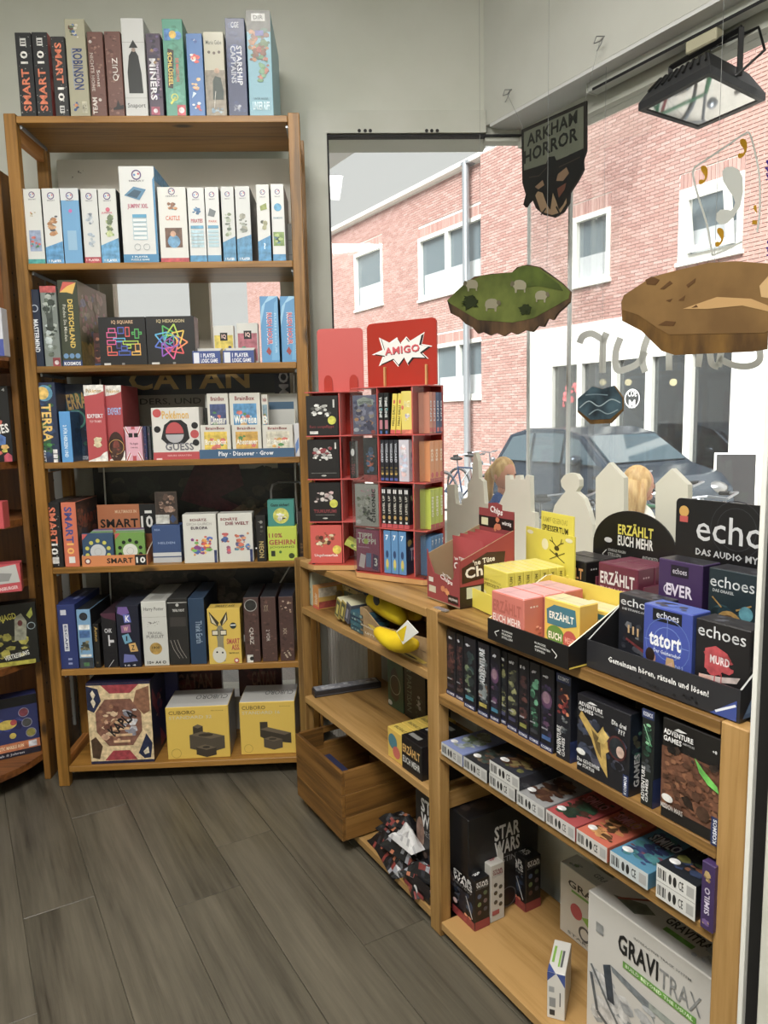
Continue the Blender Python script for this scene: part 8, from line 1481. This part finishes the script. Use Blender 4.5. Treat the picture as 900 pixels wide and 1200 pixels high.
pr('large dark adventure box with a golden winged statue and a round portrait', z, .004, 675, 738, 905, 811, .035, '1b1b21', {'F': [('s', 450, 50, 0, .1, 1, .72, ['22242e', '2c3040', '1a1a20', '3a4258', '4a4a5a'], .13), ('p', [(.05, .72), (.3, .5), (.42, .3), (.5, .2), (.62, .1), (.58, .4), (.72, .5), (.6, .55), (.52, .72), (.42, .6), (.3, .66), (.1, .8)], 'b8963a'), ('p', [(.3, .62), (.4, .4), (.5, .3), (.46, .55)], '6a5424'), ('p', [(.42, .5), (.5, .7), (.64, .62), (.54, .5)], 'd0b050'), ('e', .78, .53, .17, .15, '4a1c1c'), ('e', .78, .53, .14, .125, '23282e'), ('e', .84, .5, .07, .07, 'c8a898'), ('t', 'Die drei', .68, .80, .26, .06, 'e0e0e0'), ('t', '???', .8, .72, .12, .06, 'd8d8d8'), ('e', .1, .27, .09, .04, 'd4d4d0'), ('t', 'Das GEHEIMNIS', .03, .14, .44, .05, 'd8d8d8'), ('t', 'der STATUE', .03, .08, .34, .045, 'd8d8d8'), ('r', .9, .0, .1, .26, '1c2c5c'), ('t', 'KOSMOS', .92, .02, .05, .22, 'd8dce4', 90)] + adv_t(.05, .8, .46, .13), 'R': [('r', 0, 0, 1, 1, '17202c'), ('s', 451, 12, .1, .4, .8, .4, ['3a6a5a', '4a4a3a', '24303c'], .2), ('t', 'GAMES', .3, .1, .4, .4, 'c8c8c8', 90)]}, group='large adventure-game boxes', side='1c2434')
pr('dark navy box sliver seen behind the golden statue box', z, .06, 738, 748, 915, 835, .03, '1b2338', {'F': [('s', 455, 10, .1, .2, .8, .6, ['3a5a6a', '2c3c50'], .2)]}, group='large adventure-game boxes')
pr('narrow dark box with a green glow, standing between the two large adventure boxes', z, .006, 750, 765, 925, 828, .16, '1a1f1e', {'F': [('r', 0, .91, 1, .09, '1c2c5c'), ('t', 'KOSMOS', .12, .93, .76, .045, 'd0d4e0'), ('s', 460, 24, .02, .5, .96, .38, ['24503c', '3a8a5a', '1c3428', '7ab88a', '1a2422'], .16), ('l', [(.2, .84), (.8, .66)], .06, '8ac89a'), ('s', 461, 10, .02, .32, .96, .2, ['4a5054', '3a4044'], .2), ('t', 'ADVENTURE', .1, .05, .3, .36, 'd8d8d8', 90), ('t', 'GAMES', .46, .05, .22, .24, 'd8d8d8', 90)], 'R': [('r', 0, 0, 1, .3, '1c2c5c')]}, group='large adventure-game boxes', side='23282e')
pr('large adventure box with a rusty Mars landscape and a green streak', z, .004, 773, 845, 962, 838, .035, '1a1817', {'F': [('r', 0, .12, 1, .6, '6a4028'), ('s', 470, 150, 0, .12, 1, .62, ['6a4028', '7a4a2c', '5a3622', '8a5834', '4e301f', '7a4a2c'], .08), ('s', 471, 14, 0, .66, 1, .12, ['2a201c', '1c1816', '3a2c24'], .14), ('p', [(.58, .74), (.72, .66), (.95, .56), (.98, .5), (.8, .54), (.66, .62)], '5ab83a'), ('e', .74, .24, .11, .07, '4a3020'), ('p', [(.38, .3), (.44, .24), (.6, .22), (.56, .3), (.48, .34)], '241812'), ('e', .14, .22, .1, .04, 'd8d8d4'), ('t', 'MISSION MARS', .03, .11, .38, .05, 'd0c8c0'), ('r', .88, 0, .12, .27, '1c2c5c'), ('t', 'KOSMOS', .91, .02, .06, .23, 'd8dce4', 90), ('t', '+8', .86, .86, .07, .03, 'c8c8c8')] + adv_t(.05, .79, .5, .13)}, group='large adventure-game boxes')

# flat card games
z = .4918; GS = 'flat card-game boxes on the third shelf'
bar = lambda c='c9c9c4': [('r', 0, 0, 1, 1, c), ('r', .04, .2, .02, .6, '2a2a2a'), ('r', .08, .2, .03, .6, '2a2a2a'), ('r', .13, .2, .015, .6, '2a2a2a'), ('r', .17, .2, .04, .6, '2a2a2a'), ('r', .23, .2, .02, .6, '2a2a2a'), ('e', .36, .5, .04, .3, '3a3a3a'), ('e', .48, .5, .045, .3, '2a2a2a'), ('t', 'CE', .58, .25, .12, .5, '2a2a2a', 0, 0), ('r', .78, .2, .18, .6, 'a8a8a6')]
def flat(lb, uL, uR, vb, zz, h, col, fc, pal, seed, word=None, wc='d8d8d4', d=-.006, dep=.13):
    x0 = R.hit(uL, vb, d)[0]; x1 = R.hit(uR, vb, d)[0]
    T = [('s', seed, 50, .03, .05, .94, .9, pal, .15), ('e', .2, .2, .13, .06, 'd8d8d6')]
    if word: T += [('t', word, .14, .62, .72, .22, 'b0243a' if wc == 'r' else '16161c'), ('t', word, .16, .635, .70, .2, wc if wc != 'r' else 'c8808a')]
    return gbox(lb, R, x0, x1 - .001, d, dep, zz + .0006, zz + h, col, P={'F': bar(fc), 'T': T}, group=GS, top=col, ch=.001)
h = .030
flat('flat lilac-edged card game with a pale leaf picture, first by the middle post', 517.5, 542, 886, z, h, '6a78a8', 'c4c4c0', ['8a948a', 'a8b0a8', '5a6a4a', '7a867a', '9aa4b0'], 500)
flat('flat dark card game with pale lettering, second by the middle post', 543.6, 571, 903, z, h, '26282c', 'c0c0bc', ['3a4a44', '5a3c2c', '2c3430', '6a5a48'], 501, None)
flat('flat brown card game under its twin, third by the middle post', 573.5, 604, 923, z, h, '2c2a2c', 'c0c0bc', ['4a3c2c'], 502)
flat('flat olive-brown card game lying on its twin, third by the middle post', 574, 609, 923, z + h, h, '2a2c34', 'c8c8c4', ['5a5a30', '6a4a2c', '3a3a24', '4a2c1c', '7a6a3a'], 503)
flat('flat silver-edged card game with a dark brown picture, fourth from the middle post', 605.6, 638.5, 944, z, h, '8a8a8a', 'c4c4c2', ['4a2c1c', '3a2c28', '5a3a24', '2a1c18', '6a4a2c'], 504)
flat('flat red-edged card game with a dark green and brown picture', 640, 674.5, 967, z, h, '9a2a2c', 'c8c4c0', ['2c3c2c', '4a2c20', '24342a', '3a241c', '2a4a34'], 505, 'SIMILO', 'r')
flat('flat orange-edged card game with a crouching figure pictured', 668.5 + 7, 712, 1000, z, h, 'b84a24', 'c8c4be', ['b8742c', '5a3a1c', 'c88a3a', '3a2a18', '8a4a20'], 506, 'SIMILO', 'r')
flat('flat navy card game with a light blue edge and a teal fish-like shape', 714.5, 760, 1030, z, h, '3a7a98', 'c0c8ca', ['1c2650', '24305c', '3a7a80', '2a3c6a', '6a3a4c'], 507, 'SIMILO', 'c8ccd8')
flat('lower flat white-edged card game of the doubled pair beside the purple box', 768.5, 816, 1056, z, h, '1c1c22', 'd0d0cc', ['3a3a2c'], 508)
flat('upper flat white-edged card game with a yellow-green sky, on the doubled pair', 768.5, 816, 1056, z + h, h, '1c2026', 'd4d4d0', ['4a5a3a', '2c3a5a', '6a6a2c', '2a2c34', '7a4a2c'], 509, 'SIMILO', 'e0e0dc')
pr('purple upright card box with gold ornaments, wedged against the near post', z, -.008, 819.5, 836, 1080, 1006, .10, '3a2458', {'F': [('t', 'SIMILO', .3, .24, .4, .4, 'c8c0d4', 90), ('s', 510, 8, .1, .7, .8, .22, ['b89a5a', '8a7040', '5a3c7a'], .3), ('s', 511, 5, .1, .05, .8, .14, ['b89a5a', '6a4c8a'], .3)]}, group=None)
for i, (x, y, w, d, h0, c) in enumerate([(.835, .20, .10, .08, .055, '191618'), (.835, .15, .10, .045, .08, '15151a'), (.95, .21, .12, .07, .07, '3c1016')]):
    gbox(('black low box', 'black tall box with a faint disc', 'dark red low box')[i] + ' at the back of the third shelf', R, x, x + w, y, d, z + .0005, z + h0, c, P={'F': [('ring', .5, .5, .2, .1, '5a5a5c'), ('s', 520 + i, 6, .1, .2, .8, .6, ['5a5a44', '6a1c28', '2c2c30'], .2)]}, group='dark boxes at the back of the third shelf')

# bottom shelf of the second bay
z = .0416
swf = lambda s: [('s', s, 30, .0, .22, 1, .45, ['1e2a3c', '2c3c54', '1a1a20', '3a4a60', '4a4a50'], .16), ('p', [(.28, .2), (.36, .6), (.6, .58), (.66, .2)], '23232a'), ('l', [(.62, .56), (.9, .2)], .03, 'c8ccd0')] + SWt(.06, .66, .84, .30) + [('r', 0, 0, 1, .16, '8a1c20'), ('s', s + 1, 5, .5, .14, .45, .08, ['c8643c', 'd88a5a'], .3), ('e', .14, .28, .1, .05, 'c8a8a8')]
sws = lambda s, c='141418', red='8a1c20': [('r', 0, 0, 1, .17, red)] + SWt(.1, .80, .8, .16, 'd8d8d8' if c != 'w' else '7a2430') + [('e', x_, y_, .13, None, k) for x_, y_, k in ((.3, .66, '4a5a7a'), (.7, .70, '5a6a4a'), (.3, .50, '6a7a4a'), (.7, .54, '6a5a5a'), (.3, .34, '5a3c34'), (.7, .38, '4a4a52'))]
def swbox(lb, x0, x1, y, dep, z1, s, col, deg=0, frontc=None):
    o = gbox(lb, R, x0, x1, y, dep, z + .0005, z1, col, P={'F': swf(s) if col != 'b8b4ac' else [], 'R': sws(s) if col != 'b8b4ac' else SWt(.16, .78, .7, .14, '7a2430') + [('e', x_, y_, .13, None, '4a4438') for x_, y_ in ((.35, .64), (.7, .58), (.35, .5), (.7, .42), (.35, .34), (.7, .28))] + [('r', .1, .12, .5, .08, '9a3a3c')], 'T': SWt(.14, .16, .7, .6, 'd8d8d8' if col != 'b8b4ac' else '8a2430')}, deg=deg, group='upright space-game boxes', top=col, side=col, ch=.0015)
    return o
zA = R.hit(531, 1010, .052)[1]
swbox('black upright space-game box with a red foot, foremost on the bottom shelf', .803, .895, .050, .045, zA, 600, '131316')
w_ = swbox('white upright space-game box with a hanging tab, between the two black ones', .800, .893, .100, .044, zA + .02, 610, 'b8b4ac')
b = MB(); b.prism([(.0, 0), (.093, 0), (.093, .02), (.075, .032), (.02, .032), (0, .02)], .040, .0405); o = b.build('hanging_tab', plain('tab_card', 'a8a49c', .6), w_); o.location = (0, 0, zA + .02 - z - .0005)
b = MB(); b.tube([(.03, .0394, zA + .037 - z), (.063, .0394, zA + .037 - z)], .004, 6); b.build('tab_slot', M['seal'], w_)
swbox('black upright space-game box with a red foot, standing farther back to the right', .815, .908, .200, .05, zA + .01, 620, '131316', deg=0)
# white marble-track boxes
zG = R.hit(692, 1042, .075)[1]
gx0 = R.hit(690, 1120, .075)[0]
gbox('very large white marble-track game box with grey towers pictured, nearest on the bottom shelf', R, gx0, 1.545, .070, .10, z + .0005, zG, 'cfccc6', P={'F': [('s', 630, 40, .02, .1, .9, .42, ['b8babc', 'c8c8c8', 'a0a4a8', '8a9094', 'd0d0d0'], .14), ('p', [(.14, .56), (.2, .6), (.24, .34), (.18, .34)], '3a4450'), ('p', [(.2, .6), (.5, .56), (.55, .44), (.5, .5), (.22, .56)], '7a8288'), ('p', [(.55, .44), (.66, .42), (.68, .2), (.6, .16)], '3a4450'), ('p', [(.5, .56), (.7, .56), (.95, .4), (.94, .36), (.7, .5), (.5, .52)], '98a09a'), ('l', [(.04, .5), (.2, .3), (.34, .16), (.6, .12)], .02, '6a7074'), ('l', [(.04, .44), (.1, .2), (.4, .06), (.9, .12)], .025, '5a6066'), ('p', [(.26, .12), (.42, .16), (.5, .1), (.4, .04), (.3, .04)], '7ab02c'), ('p', [(.8, .22), (.94, .26), (.9, .18)], '7ab02c'), ('e', .5, .5, .05, .02, 'b0b4b8'), ('t', 'GRAVI', .26, .74, .30, .13, '1a1c1e'), ('t', 'TRAX', .57, .72, .28, .12, '8a8c8c', 0, 0), ('r', .3, .655, .52, .045, '5f9f2c'), ('t', 'BUILD BEYOND THE USUAL', .32, .665, .48, .025, 'd8e8c8'), ('t', 'INTERACTIVE TRACK SYSTEM', .38, .90, .4, .015, '6a6c6c', 0, 0), ('r', .08, .76, .06, .07, '8a8c8c')],
    'T': [('p', [(.12, .3), (.3, .6), (.4, .5), (.32, .2)], '5a6054'), ('l', [(.16, .3), (.3, .8)], .02, '8a3a2c'), ('r', .5, .3, .2, .12, '5f9f2c'), ('t', 'GRAVITRAX', .46, .5, .34, .22, '2a2c2e'), ('e', .86, .5, .06, .12, 'a8243a'), ('s', 631, 8, .7, .1, .28, .6, ['b8babc', 'a0a4a8'], .2)]}, group='white marble-track game boxes', top='c4c2bc', ch=.002)
x_, y_ = R.hitz(657, 1088, z)
gbox('white marble-track box with red and green dots, behind the very large one', R, x_, x_ + .27, y_ - .003, .055, z + .0005, R.hit(657, 1008, y_)[1], 'c6c3ba', P={'F': [('t', 'GRAVITRAX', .1, .74, .8, .1, '2a2c2e'), ('r', .14, .68, .5, .035, '5f9f2c'), ('e', .2, .44, .07, None, 'b0283c'), ('p', [(.26, .42), (.5, .56), (.56, .3), (.42, .26)], '7ab02c'), ('ring', .3, .2, .07, .3, '4a4c4e'), ('ring', .46, .18, .07, .3, '4a4c4e'), ('t', 'STARTER', .1, .05, .4, .04, '6a6c6c')], 'T': [('t', 'GRAVITRAX', .3, .4, .4, .3, '6a6c6c'), ('s', 640, 5, .02, .1, .2, .8, ['8a8c8a', '5a6a4a'], .3)]}, group='white marble-track game boxes', top='b4b2aa')
sx0, sy0 = R.hitz(641, 1192, z)
o = gbox('small narrow white upright box with blue corners and green stripes, alone on the bottom shelf', R.sub(sx0, sy0, 38), 0, .036, 0, .10, z + .0005, z + .105, 'd0cec8', P={'F': [('p', [(0, 1), (.0, .8), (.5, 1)], '24408a'), ('p', [(.5, 1), (1, 1), (1, .72)], '24408a'), ('r', .12, .26, .36, .2, '8a8c8c'), ('r', .14, .08, .3, .12, '2a2c2e'), ('r', .7, .3, .06, .3, '4a4c4e'), ('r', .1, .58, .3, .12, '9a9c9c')], 'T': [('r', .12, .3, .14, .5, '7ab02c'), ('r', .5, .2, .1, .5, '7ab02c'), ('r', .64, .2, .12, .5, '5a5c5e'), ('p', [(0, .0), (.45, .0), (0, .25)], '24408a')]}, cat='game box', ch=.0012)

# ================================================================== BOXES ON THE CURVED SHELF
def cb(lb, zz, u, v, vt, w, dep, deg, col, P, **k):
    x, y = L.hitz(u, v, zz); a = radians(deg)
    if zz > 1.3: y = -.12; x = L.hit(u, v, y)[0]
    z1 = L.hit(u, vt, y)[1]
    return gbox(lb, L.sub(x - w * cos(a), y - w * sin(a), deg), 0, w, 0, dep, zz + .0005, z1, col, P=P, **k)
cb('black card-game box with coloured fruit dots and white lettering on the curved shelf', CZ[1], 16, 541, 452, .16, .05, 4, '151517', {'F': [('s', 700, 22, .2, .04, .78, .66, ['2c8a5a', 'd8a84a', 'c8503c', '3a6ab0', 'd0c83c'], .13), ('t', 'FRUITIES', .3, .36, .66, .12, 'e8e8e4', 8), ('t', '4', .88, .93, .06, .04, 'c8c8c8'), ('p', [(.82, 0), (.98, 0), (.98, .08), (.9, .12), (.82, .08)], 'b82c4a')]}, side='1a1a1c')
cb('blue and white box end high on the curved shelf', CZ[0], 5, 412, 360, .16, .05, 4, 'c8ccd4', {'F': [('r', 0, 0, 1, .35, '2a3f98')]})
cb('bright red box end on the curved shelf below the fruit-dot game', CZ[2], 5, 620, 588, .16, .05, 4, 'c0182c', {'F': [('r', .2, .4, .5, .2, 'c83a48')]})
cb('white and red box with a tilted grey card under its window on the curved shelf', CZ[3], 26, 693, 660, .18, .06, 18, 'b8182c', {'F': [('p', [(.3, .28), (.5, .86), (.93, .98), (.98, .34)], 'b8b8b4'), ('p', [(.5, .4), (.6, .72), (.86, .66), (.8, .4)], '8a8a88'), ('t', 'RAVENSBURGER', .5, .08, .44, .12, 'e8c8c8', 4)]})
cb('large black box with yellow monster shapes and crooked yellow lettering on the curved shelf', CZ[4], 47, 776, 705, .26, .06, 20, '131410', {'F': [('s', 710, 24, .45, .08, .5, .5, ['8a8420', '3a3a20', 'a8a030', '1c1c18'], .14), ('p', [(.72, .4), (.74, .78), (.82, .84), (.88, .7), (.86, .4)], '8a8a78'), ('e', .8, .68, .03, .05, '5a1c1c'), ('t', 'GEISTERJAGD', .34, .70, .42, .13, 'c8c02c', 8), ('ring', .93, .62, .05, .2, '8a9aa0'), ('r', 0, 0, .95, .07, 'a8a01c'), ('t', 'VERTREIBUNG', .58, .12, .3, .08, 'd8d8d0', 10), ('p', [(.88, .8), (.95, .92), (.96, .8), (.92, .74)], 'a8b030')]}, side='1c1c14')
cb('blue box with three round marbles and an orange band on the lowest curved shelf', CZ[5], 48, 880, 812, .27, .06, 28, '1d2760', {'F': [('r', 0, .84, 1, .16, '101014'), ('s', 720, 14, .4, .4, .5, .36, ['243078', '2c3c90', '1a2050'], .2), ('e', .83, .72, .055, None, '7a2c3c'), ('e', .86, .54, .055, None, '4a4c4a'), ('e', .9, .36, .055, None, '8a8430'), ('ring', .83, .72, .065, .14, '8a8aa0'), ('ring', .86, .54, .065, .14, '8a8aa0'), ('ring', .9, .36, .065, .14, '8a8aa0'), ('e', .62, .56, .12, .08, 'c8b030'), ('e', .7, .58, .04, None, 'a82c2c'), ('e', .68, .36, .04, None, 'c8b030'), ('r', 0, .1, 1, .14, 'b8642c'), ('t', 'MAGNETIC MARBLE RUN', .4, .14, .4, .06, 'e8d0a8'), ('r', .86, .12, .1, .1, 'c8ccd4'), ('r', .0, 0, 1, .1, '15162a'), ('t', 'ab 8 Jahren', .5, .02, .3, .05, 'a8a8b0')]}, side='1a1f40')
bpy.context.view_layer.update()
